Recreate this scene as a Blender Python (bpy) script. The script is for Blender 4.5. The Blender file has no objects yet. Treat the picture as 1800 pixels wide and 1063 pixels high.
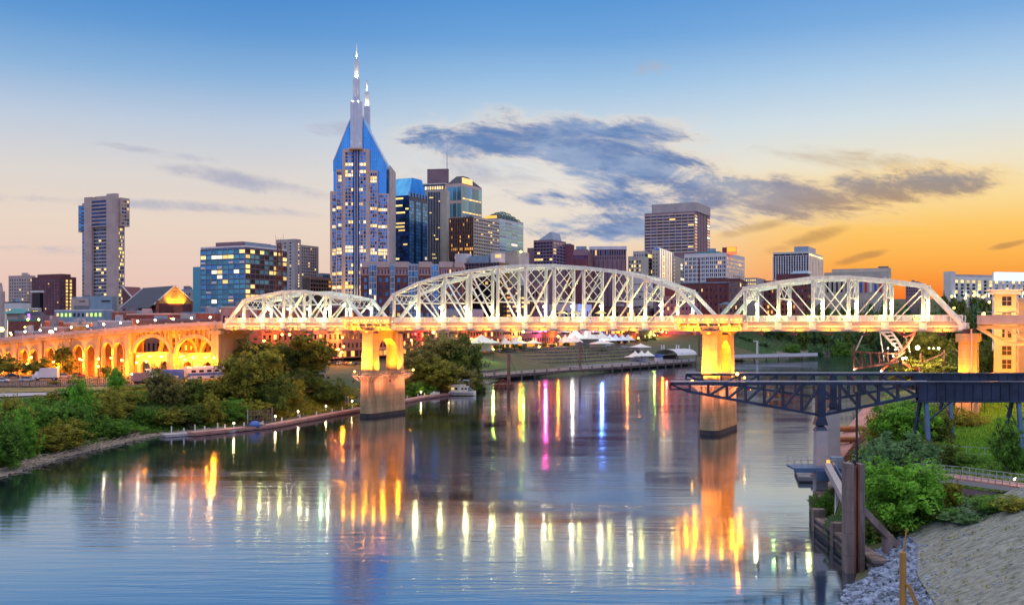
import bpy, math, random
import numpy as np
from mathutils import Vector, Matrix
random.seed(7)
SC = bpy.context.scene
COL = SC.collection
F = 1750.0      # focal length in photograph pixels (35 mm on 36 mm)
H = 27.0        # eye height above the river
HY = 572.0      # picture row of the horizon
rad = math.radians
# ------------------------------------------------------------------ camera
cam_d = bpy.data.cameras.new('camera'); cam = bpy.data.objects.new('camera', cam_d); COL.objects.link(cam)
cam.location = (0, 0, H); cam.rotation_euler = (rad(90), 0, 0)
cam_d.lens = 35; cam_d.sensor_width = 36; cam_d.shift_y = (HY - 531.5) / 1800
cam_d.clip_start = 1; cam_d.clip_end = 30000
SC.camera = cam
SC.render.engine = 'CYCLES'
SC.cycles.use_denoising = True
SC.cycles.max_bounces = 6; SC.cycles.diffuse_bounces = 2; SC.cycles.glossy_bounces = 3; SC.cycles.transmission_bounces = 3
SC.cycles.transparent_max_bounces = 4
SC.cycles.sample_clamp_indirect = 6; SC.cycles.sample_clamp_direct = 0
SC.cycles.caustics_reflective = False; SC.cycles.caustics_refractive = False
SC.view_settings.view_transform = 'Standard'; SC.view_settings.look = 'None'
SC.view_settings.gamma = 1; SC.view_settings.exposure = 0

def lin(r, g=None, b=None):
    if g is None: r, g, b = r
    f = lambda c: (c/255/12.92) if c/255 <= .04045 else ((c/255+.055)/1.055)**2.4
    return (f(r), f(g), f(b))

# ------------------------------------------------------------------ sky
W = bpy.data.worlds.new('World'); SC.world = W; W.use_nodes = True
NT = W.node_tree; NT.nodes.clear()
def nd(t, **kw):
    n = NT.nodes.new(t)
    for k, v in kw.items(): setattr(n, k, v)
    return n
def lk(a, b): NT.links.new(a, b)
def wm(op, a, b=None, c=None):
    n = nd('ShaderNodeMath', operation=op)
    for i, x in enumerate((a, b, c)):
        if x is None: continue
        if isinstance(x, (int, float)): n.inputs[i].default_value = x
        else: lk(x, n.inputs[i])
    return n.outputs[0]
def smooth(x, a, b):
    n = nd('ShaderNodeMapRange', interpolation_type='SMOOTHSTEP')
    lk(x, n.inputs[0]); n.inputs[1].default_value = a; n.inputs[2].default_value = b
    return n.outputs[0]
def ramp(fac, stops):
    n = nd('ShaderNodeValToRGB'); e = n.color_ramp.elements
    while len(e) < len(stops): e.new(.5)
    for el, (p, c) in zip(e, stops):
        el.position = p; el.color = (*c, 1)
    lk(fac, n.inputs[0]); return n.outputs[0]
def mixc(f, a, b):
    n = nd('ShaderNodeMix', data_type='RGBA')
    if isinstance(f, (int, float)): n.inputs[0].default_value = f
    else: lk(f, n.inputs[0])
    for i, x in ((6, a), (7, b)):
        if isinstance(x, tuple): n.inputs[i].default_value = (*x, 1)
        else: lk(x, n.inputs[i])
    return n.outputs[2]
tc = nd('ShaderNodeTexCoord'); sp = nd('ShaderNodeSeparateXYZ'); lk(tc.outputs['Generated'], sp.inputs[0])
dx, dy, dz = sp.outputs
el = wm('MULTIPLY', wm('ARCSINE', dz), 180/math.pi)
elc = wm('DIVIDE', wm('MAXIMUM', el, 0), 90)
az = wm('MULTIPLY', wm('ARCTAN2', dx, dy), 180/math.pi)
def dr(st): return [(d/90, tuple(x*k for x in lin(*c))) for d, c, k in st]
c_left = ramp(elc, dr([(0, (226,186,176), 1), (2.4, (234,200,186), 1), (5.5, (234,214,197), 1), (8.3, (220,214,210), 1),
                       (11, (190,204,222), 1), (13.5, (140,180,220), 1), (16, (98,154,212), 1), (19, (66,132,204), 1),
                       (30, (150,168,198), 1.6), (60, (190,188,190), 2.2), (90, (200,192,186), 2.35)]))
c_mid = ramp(elc, dr([(0, (236,196,170), 1), (2.4, (238,205,180), 1), (5.5, (238,222,202), 1), (8.3, (230,226,220), 1),
                      (11, (206,218,228), 1), (13.5, (160,196,228), 1), (16, (112,166,220), 1), (19, (80,145,212), 1),
                      (30, (150,168,198), 1.6), (60, (190,188,190), 2.2), (90, (200,192,186), 2.35)]))
c_right = ramp(elc, dr([(0, (240,100,40), 1), (1.6, (248,126,46), 1), (3.4, (254,176,76), 1), (5.2, (254,200,104), 1),
                        (7, (250,222,158), 1), (8.8, (238,228,204), 1), (11, (212,224,230), 1), (13.5, (172,204,232), 1),
                        (16, (126,174,224), 1), (19, (90,150,214), 1), (30, (150,168,198), 1.6), (60, (190,188,190), 2.2), (90, (200,192,186), 2.35)]))
c_back = ramp(elc, dr([(0, (216,178,184), 1.0), (5, (184,182,212), 1.15), (12, (132,166,224), 1.6), (24, (146,170,214), 1.9), (40, (184,184,194), 2.1), (60, (196,190,188), 2.3), (90, (200,192,186), 2.35)]))
sky = mixc(smooth(az, -16, 2), c_left, c_mid)
sky = mixc(smooth(az, 2, 20), sky, c_right)
sky = mixc(smooth(wm('ABSOLUTE', az), 45, 110), sky, c_back)
# clouds live in gnomonic sky coordinates of the northern sky: U east, V up
yy = wm('MAXIMUM', dy, .05)
U = wm('MULTIPLY', wm('DIVIDE', dx, yy), F); V = wm('MULTIPLY', wm('DIVIDE', dz, yy), F)
cv = nd('ShaderNodeCombineXYZ'); lk(wm('MULTIPLY', wm('ADD', U, wm('MULTIPLY', V, .45)), .0034), cv.inputs[0]); lk(wm('MULTIPLY', wm('SUBTRACT', V, wm('MULTIPLY', U, -.10)), .0100), cv.inputs[1])
def noise(scale, detail=7, rough=.62, dist=.0, vec=None, w=0.0):
    n = nd('ShaderNodeTexNoise', noise_dimensions='4D'); n.inputs['Scale'].default_value = scale; n.inputs['Detail'].default_value = detail
    n.inputs['Roughness'].default_value = rough; n.inputs['Distortion'].default_value = dist; n.inputs['W'].default_value = w
    lk(vec if vec is not None else cv.outputs[0], n.inputs['Vector']); return n.outputs[0]
n1 = noise(1.5, 10, .68, 1.1, w=2.3); n2 = noise(.55, 5, .6, 1.2, w=5.1); n3 = noise(3.1, 6, .65, .7, w=1.7)
def ell(px, py, a, b, rot, k):
    cu, cvv, r = px-900, HY-py, rad(-rot)
    du, dv = wm('SUBTRACT', U, cu), wm('SUBTRACT', V, cvv)
    x = wm('ADD', wm('MULTIPLY', du, math.cos(r)/a), wm('MULTIPLY', dv, math.sin(r)/a))
    y = wm('ADD', wm('MULTIPLY', du, -math.sin(r)/b), wm('MULTIPLY', dv, math.cos(r)/b))
    d = wm('SUBTRACT', 1, wm('ADD', wm('MULTIPLY', x, x), wm('MULTIPLY', y, y)))
    return wm('ADD', wm('MAXIMUM', d, -2.5), (k-1)*.8)
def union(l):
    o = l[0]
    for q in l[1:]: o = wm('MAXIMUM', o, q)
    return o
nz = wm('ADD', wm('MULTIPLY', wm('SUBTRACT', n1, .5), 3.0), wm('MULTIPLY', wm('SUBTRACT', n2, .5), 2.0))
thick = union([ell(950, 246, 300, 40, -2, 1.0), ell(1090, 285, 250, 62, 14, 1.05), ell(1230, 352, 150, 66, 12, .9),
               ell(1130, 345, 170, 62, 4, .8), ell(1400, 352, 250, 44, 4, .9), ell(1600, 328, 210, 40, -4, .95), ell(1080, 395, 230, 44, 2, .62), ell(1000, 352, 260, 40, 4, .55)])
dens = smooth(wm('ADD', wm('ADD', thick, nz), wm('MULTIPLY', wm('SUBTRACT', n3, .5), 1.0)), -.45, 1.15)
thin = union([ell(430, 318, 200, 20, 10, .55), ell(230, 262, 200, 12, 8, .35), ell(600, 230, 80, 22, 4, .5), ell(1150, 122, 55, 26, 0, .6),
              ell(820, 300, 300, 60, 4, .4), ell(1500, 280, 260, 30, 8, .4), ell(250, 360, 500, 14, 3, .35), ell(100, 440, 300, 16, 2, .2)])
dens2 = wm('MULTIPLY', smooth(wm('ADD', thin, nz), .0, 1.2), .95)
small = union([ell(1515, 452, 62, 9, -14, 1), ell(1420, 420, 90, 16, -16, .8), ell(1775, 430, 50, 7, -12, .9), ell(1330, 400, 100, 14, -12, .6), ell(1290, 520, 120, 10, 0, .7)])
dens3 = wm('MULTIPLY', smooth(wm('ADD', small, wm('MULTIPLY', wm('SUBTRACT', n3, .5), 2.0)), .0, 1), .5)
n4 = noise(2.1, 6, .6, .6, w=8.8)
east = smooth(az, 6, 22)
low = smooth(V, 290, 190)
deep = mixc(east, mixc(smooth(n4, .40, .62), lin(84, 122, 178), lin(142, 164, 200)), mixc(low, lin(134, 140, 156), lin(176, 140, 104)))
edge = mixc(east, lin(232, 220, 208), lin(250, 212, 150))
inner = smooth(wm('ADD', dens, wm('MULTIPLY', wm('SUBTRACT', n3, .5), 1.1)), .30, 1.05)
ccol = mixc(inner, edge, deep)
sky = mixc(dens2, sky, mixc(east, lin(176, 178, 196), lin(206, 184, 150)))
sky = mixc(wm('MULTIPLY', smooth(dens, .0, .9), .92), sky, ccol)
sky = mixc(dens3, sky, lin(150, 112, 84))
sky = mixc(smooth(el, -.5, -6), sky, lin(70, 60, 62))
bg = nd('ShaderNodeBackground'); lk(sky, bg.inputs[0]); bg.inputs[1].default_value = 1.0
wo = nd('ShaderNodeOutputWorld'); lk(bg.outputs[0], wo.inputs[0])
# the sun is just under the orange horizon on the right: a broad, weak, warm lamp
sd = bpy.data.lights.new('sun', 'SUN'); sd.energy = .5; sd.angle = rad(24); sd.color = (1, .62, .34)
so = bpy.data.objects.new('sun', sd); COL.objects.link(so)
so.rotation_euler = Vector((-math.sin(rad(40)), -math.cos(rad(40)), -math.tan(rad(6)))).to_track_quat('-Z', 'Y').to_euler()

# ------------------------------------------------------------------ helpers
def P(px, py, D): return Vector(((px-900)/F*D, D, H-(py-HY)*D/F))
def Gp(px, py, z=0.0):
    D = (H-z)*F/(py-HY); return Vector(((px-900)/F*D, D, z))
def interp(x, tab):
    return float(np.interp(x, [t[0] for t in tab], [t[1] for t in tab]))
def sst(a, b, x):
    t = min(1, max(0, (x-a)/(b-a))); return t*t*(3-2*t)

class MB:
    def __init__(s): s.v = []; s.f = []; s.m = []; s.cur = 0
    def add(s, vs, fs, m=None):
        o = len(s.v); s.v += [tuple(v) for v in vs]
        s.f += [tuple(i+o for i in f) for f in fs]; s.m += [s.cur if m is None else m]*len(fs); return s
    def box(s, x0, x1, y0, y1, z0, z1, m=None):
        x0, x1 = min(x0, x1), max(x0, x1); y0, y1 = min(y0, y1), max(y0, y1); z0, z1 = min(z0, z1), max(z0, z1)
        return s.add([(x0,y0,z0),(x1,y0,z0),(x1,y1,z0),(x0,y1,z0),(x0,y0,z1),(x1,y0,z1),(x1,y1,z1),(x0,y1,z1)],
                     [(0,3,2,1),(4,5,6,7),(0,1,5,4),(1,2,6,5),(2,3,7,6),(3,0,4,7)], m)
    def bar(s, p, q, w, h=None, up=(0,0,1), m=None):
        p, q = Vector(p), Vector(q); d = q-p
        if d.length < 1e-6: return s
        d.normalize(); h = w if h is None else h
        a = d.cross(Vector(up))
        if a.length < 1e-3: a = d.cross(Vector((1, 0, 0)))
        a.normalize(); b = a.cross(d); a, b = a*w/2, b*h/2
        vs = [p-a-b, p+a-b, p+a+b, p-a+b, q-a-b, q+a-b, q+a+b, q-a+b]
        return s.add(vs, [(0,1,2,3),(7,6,5,4),(0,4,5,1),(1,5,6,2),(2,6,7,3),(3,7,4,0)], m)
    def tube(s, p, q, r0, r1=None, n=8, m=None):
        p, q = Vector(p), Vector(q); d = (q-p); r1 = r0 if r1 is None else r1
        if d.length < 1e-6: return s
        d.normalize(); a = d.cross(Vector((0, 0, 1)))
        if a.length < 1e-3: a = Vector((1, 0, 0))
        a.normalize(); b = d.cross(a)
        vs = []
        for c, r in ((p, r0), (q, r1)):
            for i in range(n):
                t = 2*math.pi*i/n; vs.append(c+a*r*math.cos(t)+b*r*math.sin(t))
        fs = [(i, i+n, (i+1) % n+n, (i+1) % n) for i in range(n)] + [tuple(range(n)), tuple(range(2*n-1, n-1, -1))]
        return s.add(vs, fs, m)
    def path(s, pts, r, n=6, m=None):
        for a, b in zip(pts, pts[1:]): s.tube(a, b, r, r, n, m)
        return s
    def ball(s, c, r, n=8, k=5, sz=1.0, m=None):
        vs = [(c[0], c[1], c[2]-r*sz)]; fs = []
        for j in range(1, k):
            t = math.pi*j/k
            for i in range(n):
                a = 2*math.pi*i/n
                vs.append((c[0]+r*math.sin(t)*math.cos(a), c[1]+r*math.sin(t)*math.sin(a), c[2]-r*sz*math.cos(t)))
        vs.append((c[0], c[1], c[2]+r*sz)); last = len(vs)-1
        for i in range(n): fs.append((0, 1+(i+1) % n, 1+i)); fs.append((last, last-n+i, last-n+(i+1) % n))
        for j in range(k-2):
            for i in range(n):
                a, b = 1+j*n+i, 1+j*n+(i+1) % n; fs.append((a, b, b+n, a+n))
        return s.add(vs, fs, m)
    def prism(s, poly, z0, z1, m=None, top=None):
        n = len(poly); top = top or poly
        vs = [(x, y, z0) for x, y in poly] + [(x, y, z1) for x, y in top]
        fs = [(i, (i+1) % n, (i+1) % n+n, i+n) for i in range(n)] + [tuple(range(n-1, -1, -1)), tuple(range(n, 2*n))]
        return s.add(vs, fs, m)
    def quad(s, a, b, c, d, m=None): return s.add([a, b, c, d], [(0, 1, 2, 3)], m)
    def mesh(s, name, mats, smooth=False):
        me = bpy.data.meshes.new(name); me.from_pydata(s.v, [], s.f)
        mats = mats if isinstance(mats, (list, tuple)) else [mats]
        for m in mats: me.materials.append(m)
        if len(mats) > 1: me.polygons.foreach_set('material_index', s.m)
        if smooth: me.polygons.foreach_set('use_smooth', [True]*len(s.f))
        me.update(); return me
    def build(s, name, mats, parent=None, smooth=False, loc=None, rz=0, **tags):
        o = bpy.data.objects.new(name, s.mesh(name, mats, smooth)); COL.objects.link(o)
        if parent is not None: o.parent = parent
        if loc is not None: o.location = loc
        if rz: o.rotation_euler = (0, 0, rz)
        for k, v in tags.items():
            if v is not None: o[k] = v
        return o
USED = {}
def tag(o, label, cat, group=None, share=False):
    if not share:
        assert label not in USED, label
    USED[label] = 1
    o['label'] = label; o['category'] = cat
    if group: o['group'] = group
    return o
def thing(name, label, cat, loc=(0,0,0), rz=0, group=None, share=False):
    o = bpy.data.objects.new(name, None); COL.objects.link(o); o.empty_display_size = .3
    o.location = loc; o.rotation_euler = (0, 0, rz)
    return tag(o, label, cat, group, share)
def children(o, _c={}): return [c for c in list(COL.objects) if c.parent == o]
def inst(mesh, name, parent, loc=(0,0,0), scale=(1,1,1), rz=0):
    o = bpy.data.objects.new(name, mesh); COL.objects.link(o)
    if parent is not None: o.parent = parent
    o.location = loc; o.scale = scale
    if rz: o.rotation_euler = (0, 0, rz)
    return o
def struct(o): o['kind'] = 'structure'; return o
def stuff(o): o['kind'] = 'stuff'; return o
ORD = ['first','second','third','fourth','fifth','sixth','seventh','eighth','ninth','tenth','eleventh','twelfth','thirteenth','fourteenth','fifteenth',
       'sixteenth','seventeenth','eighteenth','nineteenth','twentieth','twenty-first','twenty-second','twenty-third','twenty-fourth','twenty-fifth','twenty-sixth','twenty-seventh','twenty-eighth','twenty-ninth','thirtieth','thirty-first','thirty-second']

# ------------------------------------------------------------------ materials
M = {}
def mat(name, col, rough=.75, metal=0.0, var=.18, vscale=.35, bump=0.0, bscale=2.0, col2=None, spec=None, streak=False, stretch=None, blocks=None):
    m = bpy.data.materials.new(name); m.use_nodes = True; nt = m.node_tree; b = nt.nodes['Principled BSDF']
    b.inputs['Roughness'].default_value = rough; b.inputs['Metallic'].default_value = metal
    if spec is not None: b.inputs['Specular IOR Level'].default_value = spec
    t = nt.nodes.new('ShaderNodeTexCoord'); mp = nt.nodes.new('ShaderNodeMapping'); nt.links.new(t.outputs['Object'], mp.inputs[0])
    mp.inputs['Scale'].default_value = stretch or ((1, 1, .18) if streak else (1, 1, 1))
    n = nt.nodes.new('ShaderNodeTexNoise'); n.inputs['Scale'].default_value = vscale; n.inputs['Detail'].default_value = 5; n.inputs['Roughness'].default_value = .65
    nt.links.new(mp.outputs[0], n.inputs['Vector'])
    mx = nt.nodes.new('ShaderNodeMix'); mx.data_type = 'RGBA'
    c2 = col2 or tuple(c*(1-1.6*var) for c in col); c1 = col if col2 else tuple(min(1, c*(1+var)) for c in col)
    mx.inputs[6].default_value = (*c1, 1); mx.inputs[7].default_value = (*c2, 1)
    r = nt.nodes.new('ShaderNodeMapRange'); nt.links.new(n.outputs[0], r.inputs[0]); r.inputs[1].default_value = .32; r.inputs[2].default_value = .68
    nt.links.new(r.outputs[0], mx.inputs[0]); nt.links.new(mx.outputs[2], b.inputs['Base Color'])
    if bump:
        n2 = nt.nodes.new('ShaderNodeTexNoise'); n2.inputs['Scale'].default_value = bscale; n2.inputs['Detail'].default_value = 6
        nt.links.new(mp.outputs[0], n2.inputs['Vector'])
        bp = nt.nodes.new('ShaderNodeBump'); bp.inputs['Strength'].default_value = bump; bp.inputs['Distance'].default_value = .1
        nt.links.new(n2.outputs[0], bp.inputs['Height']); nt.links.new(bp.outputs[0], b.inputs['Normal'])
    if blocks:
        sx = nt.nodes.new('ShaderNodeSeparateXYZ'); nt.links.new(t.outputs['Object'], sx.inputs[0]); ad = nt.nodes.new('ShaderNodeMath'); ad.operation = 'ADD'; nt.links.new(sx.outputs[0], ad.inputs[0]); nt.links.new(sx.outputs[1], ad.inputs[1])
        cb = nt.nodes.new('ShaderNodeCombineXYZ'); nt.links.new(ad.outputs[0], cb.inputs[0]); nt.links.new(sx.outputs[2], cb.inputs[1]); bk = nt.nodes.new('ShaderNodeTexBrick'); nt.links.new(cb.outputs[0], bk.inputs['Vector'])
        bk.inputs['Scale'].default_value = 1; bk.inputs['Brick Width'].default_value = blocks[0]; bk.inputs['Row Height'].default_value = blocks[1]; bk.inputs['Mortar Size'].default_value = .045; bk.inputs['Mortar Smooth'].default_value = .4
        bk.inputs['Color1'].default_value = (1, 1, 1, 1); bk.inputs['Color2'].default_value = (.86, .84, .82, 1); bk.inputs['Mortar'].default_value = (.58, .54, .5, 1)
        ml = nt.nodes.new('ShaderNodeMix'); ml.data_type = 'RGBA'; ml.blend_type = 'MULTIPLY'; ml.inputs[0].default_value = .8; nt.links.new(mx.outputs[2], ml.inputs[6]); nt.links.new(bk.outputs[0], ml.inputs[7]); nt.links.new(ml.outputs[2], b.inputs['Base Color'])
    M[name] = m; return m
def glass(name, col, rough=.12, metal=.85, var=.5):
    """dark reflective window glass; every pane a little different"""
    m = mat(name, col, rough, metal, 0); nt = m.node_tree; b = nt.nodes['Principled BSDF']
    oi = nt.nodes.new('ShaderNodeObjectInfo'); ge = nt.nodes.new('ShaderNodeNewGeometry')
    a = nt.nodes.new('ShaderNodeMath'); a.operation = 'ADD'; nt.links.new(oi.outputs['Random'], a.inputs[0]); nt.links.new(ge.outputs['Random Per Island'], a.inputs[1])
    fr = nt.nodes.new('ShaderNodeMath'); fr.operation = 'FRACT'; nt.links.new(a.outputs[0], fr.inputs[0])
    mx = nt.nodes.new('ShaderNodeMix'); mx.data_type = 'RGBA'; nt.links.new(fr.outputs[0], mx.inputs[0])
    mx.inputs[6].default_value = (*[c*(1-var) for c in col], 1); mx.inputs[7].default_value = (*[min(1, c*(1+var)) for c in col], 1)
    nt.links.new(mx.outputs[2], b.inputs['Base Color']); return m
def emit(name, col, s, sample=True, var=False):
    m = bpy.data.materials.new(name); m.use_nodes = True; nt = m.node_tree; b = nt.nodes['Principled BSDF']
    b.inputs['Base Color'].default_value = (*col, 1); b.inputs['Emission Color'].default_value = (*col, 1); b.inputs['Emission Strength'].default_value = s
    b.inputs['Roughness'].default_value = .4
    if var:
        oi = nt.nodes.new('ShaderNodeObjectInfo'); ge = nt.nodes.new('ShaderNodeNewGeometry')
        a = nt.nodes.new('ShaderNodeMath'); a.operation = 'ADD'; nt.links.new(oi.outputs['Random'], a.inputs[0]); nt.links.new(ge.outputs['Random Per Island'], a.inputs[1])
        fr = nt.nodes.new('ShaderNodeMath'); fr.operation = 'FRACT'; nt.links.new(a.outputs[0], fr.inputs[0])
        mr = nt.nodes.new('ShaderNodeMapRange'); nt.links.new(fr.outputs[0], mr.inputs[0]); mr.inputs[3].default_value = s*.35; mr.inputs[4].default_value = s*1.35
        nt.links.new(mr.outputs[0], b.inputs['Emission Strength'])
    if not sample: m.cycles.emission_sampling = 'NONE'
    M[name] = m; return m
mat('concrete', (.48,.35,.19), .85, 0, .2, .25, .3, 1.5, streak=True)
mat('concrete_old', (.20,.15,.145), .9, 0, .42, .6, .6, 2.5, streak=True, blocks=(9, 2.4))
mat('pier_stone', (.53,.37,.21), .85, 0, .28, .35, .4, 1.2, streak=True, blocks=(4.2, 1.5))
mat('white_paint', (.82,.81,.74), .45, 0, .13, 1.2, streak=True)
mat('chord_paint', (.55,.56,.66), .4, .1, .08, .6)
mat('deck_steel', (.50,.42,.32), .5, .2, .15, .6)
mat('deck_slab', (.33,.31,.31), .85, 0, .12, .5)
mat('navy_steel', (.030,.045,.095), .42, .3, .3, .4, .2, 1.2)
mat('rust', (.20,.075,.055), .9, 0, .45, .8, .4, 2.2, streak=True)
mat('blue_steel', (.10,.17,.33), .5, .2, .15, .5)
mat('galv', (.45,.47,.52), .45, .6, .1, .8)
mat('black_steel', (.03,.03,.035), .5, .3, .2, 1)
mat('sculpt_red', (.50,.10,.05), .5, 0, .15, .8)
mat('brick_red', (.34,.105,.07), .9, 0, .22, .5, .2, 4)
mat('brick_dark', (.17,.055,.055), .9, 0, .22, .4, .2, 4)
mat('brick_brown', (.22,.12,.10), .9, 0, .2, .4, .2, 4)
mat('brick_pink', (.46,.24,.22), .9, 0, .16, .4, .2, 4)
mat('stone_pink', (.50,.37,.36), .8, 0, .10, .12)
mat('stone_beige', (.48,.43,.38), .8, 0, .10, .12)
mat('stone_white', (.66,.63,.64), .8, 0, .08, .12)
mat('stone_grey', (.42,.37,.39), .8, 0, .10, .12)
mat('stone_mauve', (.24,.15,.19), .8, 0, .10, .12)
mat('maroon_panel', (.16,.05,.07), .8, 0, .14, .12)
mat('granite', (.60,.43,.39), .6, 0, .08, .15)
mat('bronze', (.10,.075,.06), .4, .5, .15, .2)
mat('panel_white', (.62,.60,.66), .5, .1, .08, .2)
mat('panel_blue', (.26,.34,.46), .6, .1, .1, .2)
mat('roof_slate', (.055,.055,.085), .75, 0, .2, .6, .15, 3)
mat('roof_grey', (.20,.20,.23), .85, 0, .2, .3)
mat('roof_blue', (.22,.33,.46), .5, .2, .12, .3)
mat('roof_teal', (.07,.26,.27), .5, .2, .12, .3)
mat('roof_dark', (.06,.05,.06), .9, 0, .2, .4)
mat('copper', (.08,.2,.2), .6, .2)
mat('steel_bright', (.60,.61,.70), .32, .25, .05, .3)
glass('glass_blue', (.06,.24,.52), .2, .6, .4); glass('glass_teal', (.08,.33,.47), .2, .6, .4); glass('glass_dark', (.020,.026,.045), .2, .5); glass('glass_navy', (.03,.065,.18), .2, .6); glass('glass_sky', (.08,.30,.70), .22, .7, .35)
mat('glass_crown', (.12,.46,.85), .12, .85, .28, .14, streak=True, col2=(.05,.27,.62)); glass('glass_warm', (.36,.25,.15), .35, .6, .25); glass('glass_grey', (.10,.12,.18), .35, .5)  # warm right-face glass has the sunset reflection put into its colour
emit('lit_warm', (1,.66,.20), 1.25, False, True); emit('lit_white', (1,.86,.58), 1.2, False, True); emit('lit_amber', (1,.45,.08), 1.3, False, True)
emit('lit_green', (.55,.9,.12), 1.2, False); emit('lit_violet', (.5,.2,1), 1.5, False); emit('lit_red', (1,.16,.06), 1.3, False); emit('lit_orange', (1,.34,.03), 1.4, False)
emit('screen', (.62,.80,1.0), 1.05, False)
# ------------------------------------------------------------------ the setting: river and land
LSH = [(-400,-150),(60,-102),(100,-98),(177,-91),(203,-92),(241,-88),(268,-69),(319,-49),(358,-38),(407,-24),(508,-3),(537,30),(647,92),(774,190),(891,254),(1005,344),(1060,480),(1120,800),(1200,1500)]
RSH = [(-400,10),(60,28),(82,29),(96,32.5),(110,38.2),(132,40.3),(180,62),(220,77),(300,106),(380,134),(430,168),(452,240),(468,400),(500,900),(520,2200),(5000,9000)]
lsy, lsx = np.array([a for a, b in LSH], float), np.array([b for a, b in LSH], float)
rsy, rsx = np.array([a for a, b in RSH], float), np.array([b for a, b in RSH], float)
def nsst(a, b, x):
    t = np.clip((x-a)/(b-a), 0, 1); return t*t*(3-2*t)
def terr(x, y):
    x = np.asarray(x, float); y = np.asarray(y, float)
    L = np.interp(y, lsy, lsx); R = np.interp(y, rsy, rsx)
    dl = (L-x)*.85; dr = (x-R)*.9
    far = nsst(760, 900, y); city = nsst(420, 520, y)*(1-far)
    zl = nsst(0, 26, dl)*9.0*(1-city) + city*(1.6*nsst(0, 2, dl)+10.4*nsst(4, 62, dl))
    zl = zl*(1-far) + far*(19*nsst(0, 60, dl) + 1.2*nsst(0, 3, dl))
    zl = zl + 3*nsst(60, 140, dl)*nsst(380, 460, y)*(1-far)
    zl = zl + 40*nsst(1000, 1250, y)*nsst(150, 420, x)
    zr = np.where(y < 118, np.clip(.42*dr, 0, 15), 0)
    k = nsst(112, 124, y)
    zr2 = 1.6*nsst(.2, 2, dr) + 4.2*nsst(2, 16, dr) + 3.4*nsst(14, 40, dr)
    zr = np.clip(.42*dr, 0, 14)*(1-k) + zr2*k
    z = np.where(dl > 0, zl, np.where((dr > 0) & (y < 700), zr, 0))
    wet = -np.minimum(np.maximum(-dl, 0), np.maximum(-dr, 0))*.35
    z = np.where((dl <= 0) & (dr <= 0), np.maximum(wet, -5), z)
    return z
def tz(x, y): return float(terr(x, y))
def ground_mesh():
    ys = np.unique(np.concatenate([np.arange(-300, 60, 30), np.arange(60, 160, 1.6), np.arange(160, 460, 3.2), np.arange(460, 700, 6), np.arange(700, 1300, 14), np.arange(1300, 2600, 130), [4000, 7000, 12000]]))
    xs = np.unique(np.concatenate([[-9000, -5000, -2500], np.arange(-1200, -300, 60), np.arange(-300, -110, 6), np.arange(-110, -20, 2.6), np.arange(-20, 30, 5), np.arange(30, 75, 1.4), np.arange(75, 260, 5), np.arange(260, 700, 16), np.arange(700, 1600, 90), [2500, 5000, 9000]]))
    X, Y = np.meshgrid(xs, ys); Z = terr(X, Y)
    rng = np.random.RandomState(3)
    Z = Z + np.where((Z > .6) & (Y < 1200), rng.normal(0, .12, Z.shape), 0)
    nx, ny = len(xs), len(ys)
    me = bpy.data.meshes.new('ground')
    v = np.stack([X, Y, Z], -1).reshape(-1, 3)
    i = np.arange(nx*ny).reshape(ny, nx)
    f = np.stack([i[:-1, :-1], i[:-1, 1:], i[1:, 1:], i[1:, :-1]], -1).reshape(-1, 4)
    me.from_pydata(v.tolist(), [], f.tolist()); me.polygons.foreach_set('use_smooth', [True]*len(f)); me.update(); return me
mg = mat('ground_soil', (.10,.085,.05), .95, 0, .3, .12, .4, 1.2, col2=(.045,.075,.022))
g = bpy.data.objects.new('ground', ground_mesh()); g.data.materials.append(mg); COL.objects.link(g); struct(g)
# water: rippled, slightly murky
mw = bpy.data.materials.new('river_water'); mw.use_nodes = True
nt = mw.node_tree; b = nt.nodes['Principled BSDF']
b.inputs['Base Color'].default_value = (.010,.020,.030, 1); b.inputs['Roughness'].default_value = .10; b.inputs['IOR'].default_value = 1.9
b.inputs['Specular IOR Level'].default_value = .6
t = nt.nodes.new('ShaderNodeTexCoord')
def wn(sx, sy, sc, det, dist=0):
    mp = nt.nodes.new('ShaderNodeMapping'); mp.inputs['Scale'].default_value = (sx, sy, 1); mp.inputs['Rotation'].default_value = (0, 0, rad(8))
    nt.links.new(t.outputs['Object'], mp.inputs[0])
    n = nt.nodes.new('ShaderNodeTexNoise'); n.inputs['Scale'].default_value = sc; n.inputs['Detail'].default_value = det; n.inputs['Distortion'].default_value = dist
    nt.links.new(mp.outputs[0], n.inputs['Vector']); return n.outputs[0]
ra, rb_, rc = wn(.12, 1, .6, 4, .3), wn(.2, 1, 2.0, 3), wn(.4, 1, .05, 3, .8)
rr = nt.nodes.new('ShaderNodeMapRange'); nt.links.new(rc, rr.inputs[0]); rr.inputs[1].default_value = .35; rr.inputs[2].default_value = .7; rr.inputs[3].default_value = .065; rr.inputs[4].default_value = .12
nt.links.new(rr.outputs[0], b.inputs['Roughness'])
ad = nt.nodes.new('ShaderNodeMath'); ad.operation = 'MULTIPLY_ADD'; nt.links.new(rb_, ad.inputs[0]); ad.inputs[1].default_value = .25; nt.links.new(ra, ad.inputs[2])
bp = nt.nodes.new('ShaderNodeBump'); bp.inputs['Strength'].default_value = .24; bp.inputs['Distance'].default_value = .16
rs_ = nt.nodes.new('ShaderNodeMapRange'); nt.links.new(rc, rs_.inputs[0]); rs_.inputs[1].default_value = .38; rs_.inputs[2].default_value = .62; rs_.inputs[3].default_value = .07; rs_.inputs[4].default_value = .34; nt.links.new(rs_.outputs[0], bp.inputs['Strength'])
nt.links.new(ad.outputs[0], bp.inputs['Height']); nt.links.new(bp.outputs[0], b.inputs['Normal'])
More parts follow.
